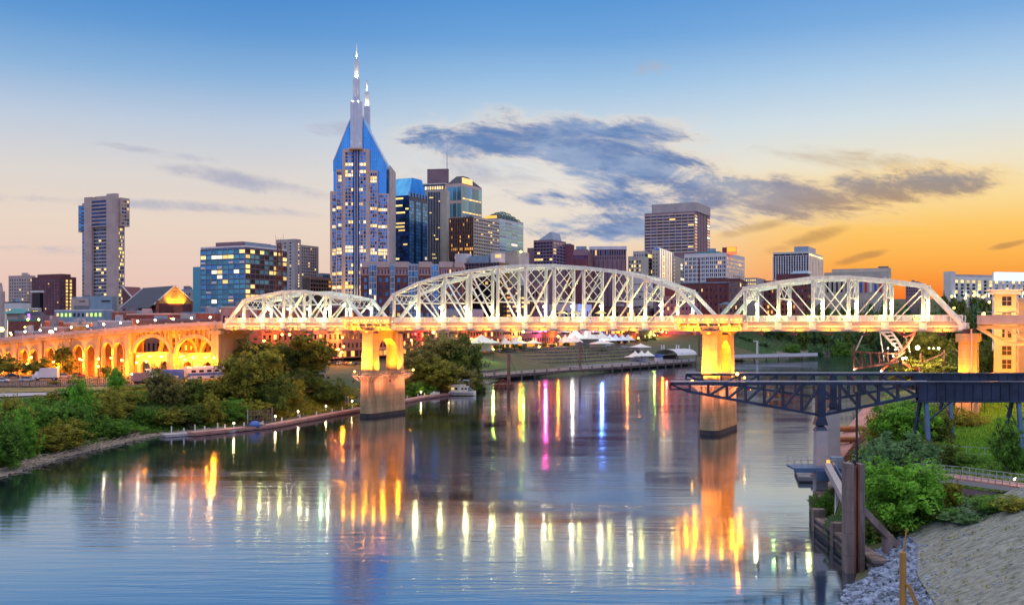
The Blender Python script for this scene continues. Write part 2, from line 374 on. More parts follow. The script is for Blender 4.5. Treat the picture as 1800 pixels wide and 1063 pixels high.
gb = nt.nodes.new('ShaderNodeBsdfGlossy'); gb.inputs['Color'].default_value = (.70,.82,.94,1); nt.links.new(bp.outputs[0], gb.inputs['Normal']); nt.links.new(rr.outputs[0], gb.inputs['Roughness'])
mxs = nt.nodes.new('ShaderNodeMixShader'); mxs.inputs[0].default_value = .5; nt.links.new(b.outputs[0], mxs.inputs[1]); nt.links.new(gb.outputs[0], mxs.inputs[2]); nt.links.new(mxs.outputs[0], nt.nodes['Material Output'].inputs[0])
M['water'] = mw
struct(MB().quad((-400,-300,0),(3000,-300,0),(3000,1600,0),(-400,1600,0)).build('river', mw))
# ------------------------------------------------------------------ lights used by the lamps of the place and by added fills
AMBER = (1, .29, .006); SODIUM = (1, .24, .005); WARM = (1, .82, .50)
def plight(parent, loc, e, col, r=.25):
    d = bpy.data.lights.new('lamp_light', 'POINT'); d.energy = e; d.color = col; d.shadow_soft_size = r
    o = bpy.data.objects.new('lamp_light', d); COL.objects.link(o); o.parent = parent; o.location = loc; return o
def slight(parent, loc, tgt, e, col, ang=80, r=.15, blend=.6):
    d = bpy.data.lights.new('flood_light', 'SPOT'); d.energy = e; d.color = col; d.shadow_soft_size = r; d.spot_size = rad(ang); d.spot_blend = blend
    o = bpy.data.objects.new('flood_light', d); COL.objects.link(o); o.parent = parent; o.location = loc
    o.rotation_euler = (Vector(tgt)-Vector(loc)).to_track_quat('-Z', 'Y').to_euler(); return o
emit('bulb_amber', (1, .50, .08), 14, False); emit('bulb_warm', (1, .84, .5), 14, False); emit('bulb_white', (1, .95, .85), 14, False)
emit('bulb_green', (.6, 1, .12), 12, False); emit('bulb_pink', (1, .1, .4), 12, False); emit('bulb_blue', (.15, .3, 1), 14, False); emit('bulb_red', (1, .07, .04), 12, False)
BULB = {'amber': ('bulb_amber', SODIUM), 'warm': ('bulb_warm', WARM), 'white': ('bulb_white', (1, .93, .8)), 'green': ('bulb_green', (.6, 1, .12)),
        'pink': ('bulb_pink', (1, .08, .35)), 'blue': ('bulb_blue', (.12, .25, 1)), 'red': ('bulb_red', (1, .06, .03))}
# ------------------------------------------------------------------ the bridge frame: s runs from the right pier to the left bank, w away from the eye
Q2 = Vector((52, 247, 0)); uD = Vector((-.8894, .4571, 0)); vD = Vector((.4571, .8894, 0)); BROT = math.atan2(-.4571, .8894)
def BR(s, w=0, z=0): return Q2 + uD*s + vD*w + Vector((0, 0, z))
def S(px, w=0):
    k = (px-900)/F; a = Q2 + vD*w
    return (a.x-k*a.y)/(.8894+k*.4571)
BW = 13.0
class BridgePart:
    def __init__(q, name, label, cat, s0, z0, group=None):
        q.s0, q.z0 = s0, z0
        q.e = thing(name, label, cat, BR(s0, BW/2, z0), BROT, group)
    def l(q, s, w, z): return (-(s-q.s0), w-BW/2, z-q.z0)       # bridge coordinates -> the thing's own
    def mk(q, mb, name, m, parent=None, smooth=False):
        mb.v = [q.l(*v) for v in mb.v]
        mb.f = [tuple(reversed(f)) for f in mb.f]
        return mb.build(name, m, parent or q.e, smooth)
ZB, ZD = 26.9, 27.9
def truss_span(label, sL, sR, hts, xmid, cols):
    """sL > sR: from its left end to its right end; hts: heights of the top nodes, left to right"""
    n = len(hts)+1; nodes = [sL+(sR-sL)*i/n for i in range(n+1)]
    sm = (sL+sR)/2
    B = BridgePart('truss_span', label, 'bridge span', sm, 25.4, 'white truss spans of the river bridge')
    mid = n/2
    for w, sg in ((0, -1), (BW, 1)):
        fr = MB()
        top = [(nodes[i+1], w, h) for i, h in enumerate(hts)]
        fr.bar((nodes[0], w, ZB), top[0], .95, .8); fr.bar((nodes[-1], w, ZB), top[-1], .95, .8)
        for a, b in zip(top, top[1:]): fr.bar(a, b, 1.0, .85)
        for t in top: fr.box(t[0]-.55, t[0]+.55, w-.53, w+.53, t[2]-.6, t[2]+.44)
        fr.bar((nodes[0], w, ZB), (nodes[-1], w, ZB), .7, .6)
        for s in nodes: fr.box(s-.8, s+.8, w-.47, w+.47, ZB-.9, ZB+.75)
        tr = B.mk(fr, 'truss', M['white_paint'])
        if w == 0: tr.data.materials[0] = M['white_paint']
        for i in range(1, n):
            zt = hts[i-1]; mb = MB()
            for ds in (-.27, .27): mb.bar((nodes[i]+ds, w, ZB+.2), (nodes[i]+ds, w, zt-.3), .2, .56, up=(0, 1, 0))
            z = ZB+1.2; k = 0
            while z < zt-1.2:
                a = .28 if k % 2 else -.28; mb.bar((nodes[i]+a, w-.28, z), (nodes[i]-a, w-.28, z+.75), .14, .07); z += .75; k += 1
            mb.box(nodes[i]-.2, nodes[i]+.2, w-.22, w+.22, ZB, zt-.5)
            B.mk(mb, 'vertical', M['white_paint'], tr)
        dg = []
        for i in range(1, n-1):
            if i+1 <= mid: dg.append((i, i+1))
            elif i >= mid: dg.append((i+1, i))
            else: dg += [(i, i+1), (i+1, i)]
        for a, b in dg:
            mb = MB(); p, q = (nodes[a], w, hts[a-1]-.3), (nodes[b], w, ZB+.2)
            for o in (-.18, .18): mb.bar((p[0], w+o, p[2]), (q[0], w+o, q[2]), .16, .50, up=(0, 1, 0))
            mb.bar(p, q, .22, .30, up=(0, 1, 0))
            B.mk(mb, 'diagonal', M['white_paint'], tr)
    # sway frames, portals and top laterals
    for i in range(1, n):
        s, zt = nodes[i], hts[i-1]; mb = MB(); y0, y1 = .35, BW-.35
        mb.bar((s, y0, zt-.1), (s, y1, zt-.1), .3, .35)
        zb = max(ZD+5.6, zt-9.5) if 1 < i < n-1 else zt-2.6
        mb.bar((s, y0, zb), (s, y1, zb), .3, .35)
        nr = max(1, round((zt-zb)/3.4)); nc = 2 if 1 < i < n-1 else 5
        for r in range(nr):
            za, zc = zb+(zt-zb)*r/nr, zb+(zt-zb)*(r+1)/nr
            for c in range(nc):
                wa, wb = y0+(y1-y0)*c/nc, y0+(y1-y0)*(c+1)/nc
                mb.bar((s, wa, za), (s, wb, zc), .16, .16); mb.bar((s+.02, wa, zc), (s+.02, wb, za), .15, .15)
        B.mk(mb, 'sway_frame', M['white_paint'])
    for i in range(1, n-1):
        mb = MB(); a, b = nodes[i], nodes[i+1]; za, zb = hts[i-1], hts[i]
        mb.bar((a, .4, za), (b, BW-.4, zb), .22, .2); mb.bar((a, BW-.4, za+.02), (b, .4, zb+.02), .21, .19)
        B.mk(mb, 'top_lateral', M['white_paint'])
    # deck
    d = MB(); d.box(sR, sL, -.45, BW+.45, 27.05, ZD); B.mk(d, 'deck', M['deck_slab'])
    st = MB()
    for w in (-.1, BW/3, BW*2/3, BW+.1): st.bar((sL, w, 26.0), (sR, w, 26.0), .35, .8)
    k = int((sL-sR)/1.35)
    for j in range(k+1):
        s = sR+(sL-sR)*j/k
        if j % 2 == 0: st.bar((s, -.25, 26.7), (s, BW+.25, 26.7), .3, .69)
        else: st.box(s-.5, s+.5, -.2, .1, 26.41, 27.04)
    B.mk(st, 'floor_beam', M['deck_steel'])
    for w in (-.32, BW+.32):
        rl = MB(); rl.bar((sL, w, ZD+1.42), (sR, w, ZD+1.42), .14, .12); rl.bar((sL, w, ZD+.16), (sR, w, ZD+.16), .1, .1)
        s = sR; j = 0
        while s <= sL:
            if j % 8 == 0: rl.bar((s, w, ZD), (s, w, ZD+1.5), .18, .18)
            else: rl.bar((s, w, ZD+.2), (s, w, ZD+1.38), .07, .07)
            s += .3; j += 1
        rp = B.mk(rl, 'railing', M['white_paint'])
        for k in range(len(nodes)-1):
            if k % 2 == 0 or w > 0:
                a, b2 = nodes[k], nodes[k+1]; pm = MB(); pm.box(a*.72+b2*.28, a*.5+b2*.5, w-.06, w+.06, ZD+.24, ZD+1.34); B.mk(pm, 'railing_panel', M['panel_white'], rp)
    # uplights at every node
    for i in range(1, n):
        for w, o in ((0, -1.0), (BW, -1.0)):
            mb = MB(); s = nodes[i]
            mb.box(s-.22, s+.22, w+o-.2, w+o+.2, ZD+.02, ZD+.22); mb.bar((s, w+o, ZD-.1), (s, w, ZD-.12), .12, .1)
            f = B.mk(mb, 'uplight', M['galv'])
            lm = MB(); lm.box(s-.17, s+.17, w+o-.15, w+o+.15, ZD+.225, ZD+.26); B.mk(lm, 'lens', M['bulb_warm'], f)
            c = cols(i)
            slight(B.e, B.l(s, w+o, ZD+.5), B.l(s, w-.05, 60), 5600, c, 100, .22, .9)
            plight(B.e, B.l(s+.8, w+o*1.2, ZD+.95), 270, c, .4)
    for i in range(n):  # added amber fills in trays; front lips hide them from the water
        s = (nodes[i]+nodes[i+1])/2; mb = MB(); mb.box(s-.8, s+.8, -3.2, -1.6, 24.7, 24.78); mb.box(s-.8, s+.8, -3.25, -3.201, 24.7, 25.25)
        for d in (-.8, .72): mb.box(s+d, s+d+.08, -3.149, -1.6, 24.781, 25.2)
        mb.bar((s, -2.1, 24.7), (s, -.2, 26.3), .12, .12); f = B.mk(mb, 'added_cove_fill', M['rust'])
        plight(B.e, B.l(s, -2.4, 24.95), 1700, AMBER, .12)
    # globe lamps on the far truss's verticals
    for i in range(1, n):
        s = nodes[i]; mb = MB(); mb.bar((s, BW-.3, ZD+4.4), (s, BW-1.3, ZD+4.4), .12, .12); f = B.mk(mb, 'lamp_bracket', M['white_paint'])
        gl = MB(); gl.ball((s, BW-1.35, ZD+4.45), .34); B.mk(gl, 'lamp_globe', M['bulb_warm'], f, True)
        plight(B.e, B.l(s, BW-1.35, ZD+3.7), 800, (1, .84, .5), .3)
    return B
truss_span('tallest and longest white arched truss span over mid river', 105.9, 2.65,
           [36.0, 39.2, 41.2, 42.3, 43.1, 43.3, 43.1, 42.3, 41.2, 39.2, 36.0], True, lambda i: (1, .88, .22))
truss_span('small white truss span between the orange viaduct and the arched pier', 162.6, 106.3,
           [34.9, 36.4, 37.5, 37.5, 36.4, 34.9], True, lambda i: (1, .96, .26) if i < 5 else (.6, 1, .5))
truss_span('white truss span with greenish left end near the cream building', 2.25, -54.5,
           [36.1, 37.4, 38.3, 38.3, 37.4, 36.1], True, lambda i: (.68, 1, .25) if i < 3 else (1, .92, .24))

# ------------------------------------------------------------------ piers
def pier(label, s0, zbase, legs=True, e=1.0):
    B = BridgePart('bridge_pier', label, 'bridge pier', s0, zbase, 'stone piers of the truss bridge')
    z1 = 12.3; zt = 24.9
    if legs:
        b = MB(); p0 = [(s0-2.6, 15.2), (s0-2.6, -1.2), (s0-1.5, -2.9), (s0+1.5, -2.9), (s0+2.6, -1.2), (s0+2.6, 15.2), (s0+1.5, 16.6), (s0-1.5, 16.6)]
        tp = [(s0+(s-s0)*.92, 6.85+(w-6.85)*.975) for s, w in p0]
        b.prism(p0, -3, z1-.35, top=tp); B.mk(b, 'base', M['pier_stone'])
        wm = MB(); wm.prism([(s0+(s-s0)*1.004, 6.85+(w-6.85)*1.002) for s, w in p0], -.5, 1.15, top=[(s0+(s-s0)*1.001, 6.85+(w-6.85)*1.0005) for s, w in p0]); B.mk(wm, 'water_stain', M['roof_dark'])
        c = MB(); c.prism([(s0+(s-s0)*1.03, 6.85+(w-6.85)*1.02) for s, w in tp], z1-.349, z1+.05); B.mk(c, 'coping', M['pier_stone'])
        # catwalk on brackets
        cw = MB(); o = [(s0-3.7, 17.6), (s0-3.7, -3.6), (s0-2, -4.4), (s0+2, -4.4), (s0+3.7, -3.6), (s0+3.7, 17.6)]
        ring = o + [o[0]]
        for a, q in zip(ring, ring[1:]):
            cw.bar((*a, z1-.1), (*q, z1-.1), .9, .12); cw.bar((*a, z1+1.0), (*q, z1+1.0), .07, .07); cw.bar((*a, z1+.5), (*q, z1+.5), .05, .05)
            L = math.hypot(a[0]-q[0], a[1]-q[1]); k = max(2, int(L/1.2))
            for j in range(k):
                x, y = a[0]+(q[0]-a[0])*j/k, a[1]+(q[1]-a[1])*j/k
                cw.bar((x, y, z1-.1), (x, y, z1+1.0), .06, .06)
                cx, cy = s0+(x-s0)*.62, 7+(y-7)*.92
                cw.bar((x, y, z1-.2), (cx, cy, z1-1.6), .14, .14)
        B.mk(cw, 'catwalk', M['deck_steel'])
        sh = MB(); prof = [(-1.6, z1+.05), (1.9, z1+.05), (2.1, 20.0)]
        for j in range(1, 10):
            a = math.pi*(1-j/10); prof.append((6.8+4.7*math.cos(a), 20.0+3.1*math.sin(a)))
        prof += [(11.5, 20.0), (11.7, z1+.05), (15.2, z1+.05), (14.7, zt), (-1.1, zt)]
        n = len(prof); vs = []
        for hs in (-1, 1):
            for w, z in prof: vs.append((s0+hs*(2.05-.22*(z-z1)/12.6), w, z))
        fs = [tuple(range(n)), tuple(range(2*n-1, n-1, -1))] + [(i+n, (i+1) % n+n, (i+1) % n, i) for i in range(n)]
        sh.add(vs, fs)
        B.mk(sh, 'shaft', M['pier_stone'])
        cp = MB(); cp.box(s0-2.25, s0+2.25, -1.5, 15.1, zt+.003, zt+.35); cp.box(s0-2.5, s0+2.5, -1.75, 15.35, zt+.353, zt+.75); B.mk(cp, 'cap', M['pier_stone'])
        for w in (.2, BW-.2):
            bs = MB(); bs.box(s0-1.3, s0+1.3, w-.7, w+.7, zt+.753, 25.9); B.mk(bs, 'bearing', M['rust'])
        # floodlights standing on the catwalk
        spots = [((s0-1.5, -3.6, z1+.3), (s0-.8, -.9, 23)), ((s0+1.3, -3.6, z1+.3), (s0+.8, -.9, 23)),
                 ((s0-3.3, .8, z1+.3), (s0-1.9, 1.4, 22)), ((s0-3.3, 6.9, z1+.3), (s0-1.0, 6.9, 26)), ((s0-3.3, 12.4, z1+.3), (s0-1.9, 12, 22)),
                 ((s0+3.3, 2, z1+.3), (s0+1.9, 2, 22)), ((s0+3.3, 12, z1+.3), (s0+1.9, 12, 22)), ((s0, 6.9, z1+.3), (s0+.3, 11.6, 20))]
        for q_i, (p, t_) in enumerate(spots):
            f = MB(); f.box(p[0]-.3, p[0]+.3, p[1]-.25, p[1]+.25, z1-.03, z1+.25); B.mk(f, 'floodlight', M['black_steel'])
            slight(B.e, B.l(p[0], p[1], p[2]+.15), B.l(*t_), (40000 if q_i < 2 else 19000)*e, (1, .30, .008), 95, .3, .8)
        for s, w in ((s0+4.4, -1.5), (s0-4.0, 17.4)):
            f = MB(); f.tube((s, w, z1-.05), (s, w, z1+.8), .05, .05, 6); f2 = B.mk(f, 'lamp_stem', M['black_steel'])
            gl = MB(); gl.ball((s, w, z1+1.0), .3); B.mk(gl, 'lamp_globe', M['bulb_amber'], f2, True)
        # added lamps under the catwalk wash the base; plates hide their water glare
        for s, w in ((s0-6.4, 1.5), (s0-6.4, 12.5), (s0+.2, -7.6)):
            f = MB(); f.bar((s, w, z1-.35), (s0+(s-s0)*.5, 7+(w-7)*.9, z1-.35), .1, .1); B.mk(f, 'added_lamp_arm', M['black_steel'])
            sh_ = MB(); sh_.box(s-.36, s+.36, w-.36, w-.30, z1-1.95, z1-1.25); sh_.box(s-.36, s+.36, w-.299, w+.3, z1-1.95, z1-1.90); B.mk(sh_, 'added_glare_plate', M['rust'])
            plight(B.e, B.l(s, w, z1-1.6), 2600, (1, .34, .17), .12)
    else:
        sh = MB()
        sh.prism([(s0-2, -1.4), (s0+2, -1.4), (s0+2, 3.8), (s0-2, 3.8)], zbase-1, 24.0, top=[(s0-1.75, -1.1), (s0+1.75, -1.1), (s0+1.75, 3.4), (s0-1.75, 3.4)])
        sh.prism([(s0-2, 9.2), (s0+2, 9.2), (s0+2, 14.4), (s0-2, 14.4)], zbase-1, 24.0, top=[(s0-1.75, 9.6), (s0+1.75, 9.6), (s0+1.75, 14.1), (s0-1.75, 14.1)])
        B.mk(sh, 'shaft', M['pier_stone'])
        fo = MB(); fo.box(s0-2.3, s0+2.3, -1.8, 4.2, zbase-2, zbase+5.2); fo.box(s0-2.3, s0+2.3, 8.8, 14.8, zbase-2, zbase+5.2); B.mk(fo, 'footing', M['concrete'])
        cp = MB(); cp.box(s0-2.3, s0+2.3, -1.9, 14.9, 23.4, 25.2); B.mk(cp, 'cap', M['pier_stone'])
        for w in (.2, BW-.2):
            bs = MB(); bs.box(s0-.9, s0+.9, w-.7, w+.7, 25.203, 26.2); B.mk(bs, 'bearing', M['rust'])
        for p, t_ in (((s0-1, -3.2, 13.6), (s0-.4, -1, 23)), ((s0+1, -3.2, 13.6), (s0+.4, -1, 23)), ((s0+3.4, 1, 13.6), (s0+1.9, 1.2, 23)), ((s0-3.4, 1, 13.6), (s0-1.9, 1.2, 23))):
            f = MB(); f.box(p[0]-.25, p[0]+.25, p[1]-.25, p[1]+.25, p[2]-.35, p[2]-.05); f.tube((p[0], p[1], zbase-.5), (p[0], p[1], p[2]-.35), .08, .08, 6); B.mk(f, 'floodlight', M['black_steel'])
            slight(B.e, B.l(p[0], p[1], p[2]+.1), B.l(*t_), 9000*e, AMBER, 95, .18, .8)
        plight(B.e, B.l(s0+1, -5, 13.5), 2600, AMBER, .3)  # added amber fill without a fixture, tints the grass by the pier
    # overlook parapet on the deck above the pier
    lo, hi = (s0-8.6, s0+9.0) if legs else (s0-2.5, s0+2)
    if legs:
        bal = MB(); bal.box(lo, hi, -2.1, -.5, 27.5, 28.3); bal.box(lo, hi, -2.2, -1.8, 28.303, 29.7)
        for s in (lo, hi): bal.box(s-.2, s+.2, -1.79, -.5, 28.304, 29.6)
        for j in range(7):
            s = lo+1+(hi-lo-2)*j/6; bal.bar((s, -2.0, 27.5), (s, -.3, 26.1), .4, .4)
        bal.bar((lo+1, -1.0, 26.7), (hi-1, -1.0, 26.7), .6, .5)
        bp_ = B.mk(bal, 'overlook', M['stone_beige'])
        nb = 15; lt = MB()
        for j in range(nb):
            s = lo+.5+(hi-lo-1)*j/(nb-1); lt.ball((s, -2.36, 28.42), .13, 6, 4)
        B.mk(lt, 'string_light', M['bulb_amber'], bp_, True)
        for j in range(5):
            s = lo+1.5+(hi-lo-3)*j/4; plight(B.e, B.l(s, -3.1, 28.0), 320*e, AMBER, .25)
        for j in range(3):
            s = lo+3+(hi-lo-6)*j/2; plight(B.e, B.l(s, -1.5, 25.2), 800*e, AMBER, .25); plight(B.e, B.l(s, 6.5, 25.3), 1200*e, AMBER, .25)  # added amber fills without fixtures, for the glow under the deck
    return B
pier('tall arched stone pier lit orange in the left half of the river', 105.9, 0)
pier('tall stone pier standing in the river behind the dark steel gantry', 2.65, 0, True, 1.0)
pier('orange lit pier on the grassy right bank beside the cream building', -55.5, 8.0, False)

# ------------------------------------------------------------------ orange viaduct on the left
VD = [(160, 27.3), (166, 27.2), (185, 26.6), (206, 25.6), (235, 23.7), (274, 21.2), (330, 17.5), (420, 14)]
vz = lambda s: interp(s, VD)
V = BridgePart('approach_viaduct', 'long concrete arched viaduct glowing orange under sodium lamps', 'viaduct', 215, 9)
def arch_pts(sc, hw, zs, rise, n=10):
    return [(sc+hw*math.cos(math.pi*j/n), zs+rise*math.sin(math.pi*j/n)) for j in range(n+1)]
def side_slab(mb, prof, w0, w1):
    n = len(prof); vs = [(s, w0, z) for s, z in prof] + [(s, w1, z) for s, z in prof]
    mb.add(vs, [tuple(range(n)), tuple(range(2*n-1, n-1, -1))] + [(i+n, (i+1) % n+n, (i+1) % n, i) for i in range(n)])
dk = MB()
ks = [163.2, 175, 185, 195, 206, 220, 235, 250, 264, 280, 300, 330, 360]
for a, b2 in zip(ks, ks[1:]): dk.add([(a, -.9, vz(a)-1.3), (b2, -.9, vz(b2)-1.3), (b2, BW+.9, vz(b2)-1.3), (a, BW+.9, vz(a)-1.3), (a, -.9, vz(a)), (b2, -.9, vz(b2)), (b2, BW+.9, vz(b2)), (a, BW+.9, vz(a))],
                                [(0,3,2,1),(4,5,6,7),(0,1,5,4),(1,2,6,5),(2,3,7,6),(3,0,4,7)])
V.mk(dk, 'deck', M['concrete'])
for w in (-1.0, BW+1.0):
    pa = MB()
    for a, b2 in zip(ks, ks[1:]): pa.bar((a, w, vz(a)+.55), (b2, w, vz(b2)+.55), .36, 1.15)
    for a in np.arange(166, 300, 7.2): pa.box(a-.3, a+.3, w-.26, w+.26, vz(a)-.4, vz(a)+1.4)
    V.mk(pa, 'parapet', M['stone_grey'])
GZ = 8.6
# arcade bays with two tall arches each
for s1, s0_ in ((206.7, 220.6), (220.6, 235.7), (235.7, 250.2), (250.2, 264.2), (264.2, 279)):
    a, b2 = s1+.9, s0_-.9; L = b2-a; hw = L*.19; cs = (a+L*.27, a+L*.73); zt = vz(b2)-1.32
    crown = min(22.3, zt-2.4)
    prof = [(a, GZ), (cs[0]-hw, GZ)] + list(reversed(arch_pts(cs[0], hw, crown-hw*1.15, hw*1.15))) + [(cs[0]+hw, GZ), (cs[1]-hw, GZ)] + list(reversed(arch_pts(cs[1], hw, crown-hw*1.15, hw*1.15))) + [(cs[1]+hw, GZ), (b2, GZ), (b2, vz(b2)-1.32), (a, vz(a)-1.32)]
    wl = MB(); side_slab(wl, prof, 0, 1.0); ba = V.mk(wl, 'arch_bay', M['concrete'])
    for c in cs:
        rg = MB(); pts = arch_pts(c, hw+.25, crown-hw*1.15, hw*1.15+.25, 12)
        for p, q in zip(pts, pts[1:]): rg.bar((p[0], -.1, p[1]), (q[0], -.1, q[1]), .4, .5, up=(0, 1, 0))
        for d in (-1, 1): rg.box(c+d*(hw+.25)-.24, c+d*(hw+.25)+.24, -.34, .0, GZ, crown-hw*1.15)
        V.mk(rg, 'arch_ring', M['concrete'], ba)
    bk = MB(); bk.box(a, b2, 7, 8, GZ, zt); V.mk(bk, 'back_wall', M['brick_brown'])
    for c in cs: plight(V.e, V.l(c, 4, 11), 2200, SODIUM, .3)
    sc = MB()
    mid = (cs[0]+cs[1])/2
    sc.box(mid-.35, mid+.35, -1.1, -.8, crown-5.4, crown-4.9); sc.bar((mid, -.8, crown-5.2), (mid, 0, crown-5.2), .12, .12); V.mk(sc, 'wall_lamp', M['bulb_amber'])
    slight(V.e, V.l(mid, -1.5, crown-4.6), V.l(mid, .2, crown+2), 9000, AMBER, 130, .2, .7)
    slight(V.e, V.l(mid, -1.9, crown-5.6), V.l(mid, .2, crown-12), 6500, AMBER, 130, .2, .7)
for s in (206.2, 221, 236, 250.6, 264.6, 279.4):
    pl = MB(); pl.box(s-.9, s+.9, -.7, 1.3, GZ-.3, vz(s)-1.32); V.mk(pl, 'pilaster', M['concrete'])
    plight(V.e, V.l(s, -3.4, 12.5), 4500, SODIUM, .3)
# two open-spandrel arches nearer the river
for c, hw in ((195.6, 8.9), (176.0, 8.9)):
    for w in (.6, BW-.6):
        rb = MB(); pts = [(c+hw*math.cos(math.pi*j/14), 17.6+6.0*math.sin(math.pi*j/14)) for j in range(15)]
        for p, q in zip(pts, pts[1:]): rb.bar((p[0], w, p[1]), (q[0], w, q[1]), 1.2, 1.1, up=(0, 1, 0))
        V.mk(rb, 'arch_rib', M['concrete'])
        for k in range(-4, 5):
            s = c+k*2.1; zz = 17.6+6.0*math.sqrt(max(0, 1-((s-c)/hw)**2))+.4; zt = vz(s)-1.32
            if zt-zz > .8:
                cl = MB(); cl.box(s-.32, s+.32, w-.45, w+.45, zz, zt); V.mk(cl, 'spandrel_column', M['concrete'])
    # lower arcade under the arch springing
    a, b2 = c-9, c+9
    prof = [(a, GZ)]
    for cc in (c-4.4, c+4.4): prof += [(cc-2.2, GZ)] + list(reversed(arch_pts(cc, 2.2, 12.6, 2.4))) + [(cc+2.2, GZ)]
    prof += [(b2, GZ), (b2, 17.2), (a, 17.2)]
    wl = MB(); side_slab(wl, prof, 1.5, 2.4); V.mk(wl, 'lower_arcade', M['concrete'])
    fl = MB(); fl.box(a, b2, 1.2, BW-1, 17.203, 17.8); V.mk(fl, 'lower_slab', M['concrete'])
    bw = MB(); bw.box(a, b2, BW+1.5, BW+2.1, GZ, 24.6); bk_ = V.mk(bw, 'back_wall', M['brick_brown'])
    for k in range(6):
        for z in (18.4, 21.2):
            wb = MB(); wb.box(a+1.8+k*2.7, a+2.8+k*2.7, BW+1.44, BW+1.5, z, z+1.7); V.mk(wb, 'back_window', M['lit_amber' if (k+int(z)) % 4 == 0 else 'glass_dark'], bk_)
    for k in (-5.5, 0, 5.5):
        gl = MB(); gl.ball((c+k, -.6, 16.6), .36); gl.bar((c+k, -.3, 16.9), (c+k, 1.6, 16.9), .1, .1); V.mk(gl, 'wall_lamp', M['bulb_amber'], None, True)
        plight(V.e, V.l(c+k, -1.6, 16.2), 5500, SODIUM, .3); plight(V.e, V.l(c+k*.9, 6, 19.0), 4500, AMBER, .3); plight(V.e, V.l(c+k, 8, 11.5), 1000, SODIUM, .3)
for s in (185.8, 166.2):
    pl = MB(); pl.box(s-1.6, s+1.6, -.9, BW+.9, GZ-1, 17.8 if s > 170 else vz(s)-1.33); pl.box(s-1.85, s+1.85, -1.15, BW+1.15, GZ-1, GZ+2)
    V.mk(pl, 'abutment', M['concrete'])
ab = MB(); ab.box(163.0, 169.0, -1.6, BW+1.4, 24.2, 25.4); V.mk(ab, 'abutment_cap', M['concrete'])
for ds in (-1.2, 1.2): slight(V.e, V.l(166.2+ds, -3.2, 10.5), V.l(166.2, -.9, 20), 16000, AMBER, 90, .2, .8)
plight(V.e, V.l(161.5, 3, 12), 9000, AMBER, .3)
for k, s in enumerate(np.arange(168, 292, 8.2)):
    lp = MB(); lp.tube((s, -1.0, vz(s)+1.1), (s, -1.0, vz(s)+2.3), .07, .05, 6); f = V.mk(lp, 'lamp_post', M['black_steel'])
    gl = MB(); gl.ball((s, -1.0, vz(s)+2.55), .36); V.mk(gl, 'lamp_globe', M['bulb_warm'], f, True)
    if k % 2 == 0: plight(V.e, V.l(s, -1.0, vz(s)+3.2), 140, WARM, .3)

# ------------------------------------------------------------------ right approach: deck truss running past the cream building
A = BridgePart('approach_truss', 'orange lit deck truss approach passing the cream building', 'bridge span', -75, 20)
s0, s1 = -57.5, -118
d = MB(); d.box(s1, s0, -1.2, BW+1.2, 27.1, 28.1); A.mk(d, 'deck', M['deck_slab'])
fa = MB(); fa.box(s1, s0, -1.5, -1.203, 27.3, 29.3); fa.box(s1, s0, BW+1.203, BW+1.5, 27.3, 29.3)
for s in np.arange(s1, s0, 2.2): fa.box(s, s+.3, -1.6, -1.5, 27.3, 29.3)
A.mk(fa, 'parapet', M['stone_grey'])
rl = MB(); rl.bar((s0, -1.35, 30.0), (s1, -1.35, 30.0), .1, .1)
for s in np.arange(s1, s0, 1.6): rl.bar((s, -1.35, 29.3), (s, -1.35, 30.0), .06, .06)
A.mk(rl, 'railing', M['galv'])
for w in (0, BW):
    t = MB(); t.bar((s0, w, 26.6), (s1, w, 26.6), .7, .8)
    n0 = -63.2; pn = 5.1
    for k in range(9):
        a = n0-pn*k; t.bar((a, w, 26.3), (a, w, 22.9), .5, .45)
        t.bar((a, w, 22.9), (a-pn, w, 22.9), .55, .5)
        if k: t.bar((a+pn, w, 26.4), (a, w, 22.9), .42, .4)
    t.bar((s0, w, 26.5), (n0, w, 22.9), .6, .6)
    A.mk(t, 'truss', M['deck_steel'])
for k in range(6): plight(A.e, A.l(-61-8*k, -4.5, 21), 4000, AMBER, .3); plight(A.e, A.l(-61-8*k, 6.5, 20), 1500, AMBER, .3)
mp = MB(); mp.tube((-56.4, -2.8, 8), (-56.4, -2.8, 26.2), .19, .19, 8); mp.bar((-56.4, -2.8, 26.1), (-56.4, 0, 26.1), .3, .3); A.mk(mp, 'drain_pipe', M['stone_pink'])
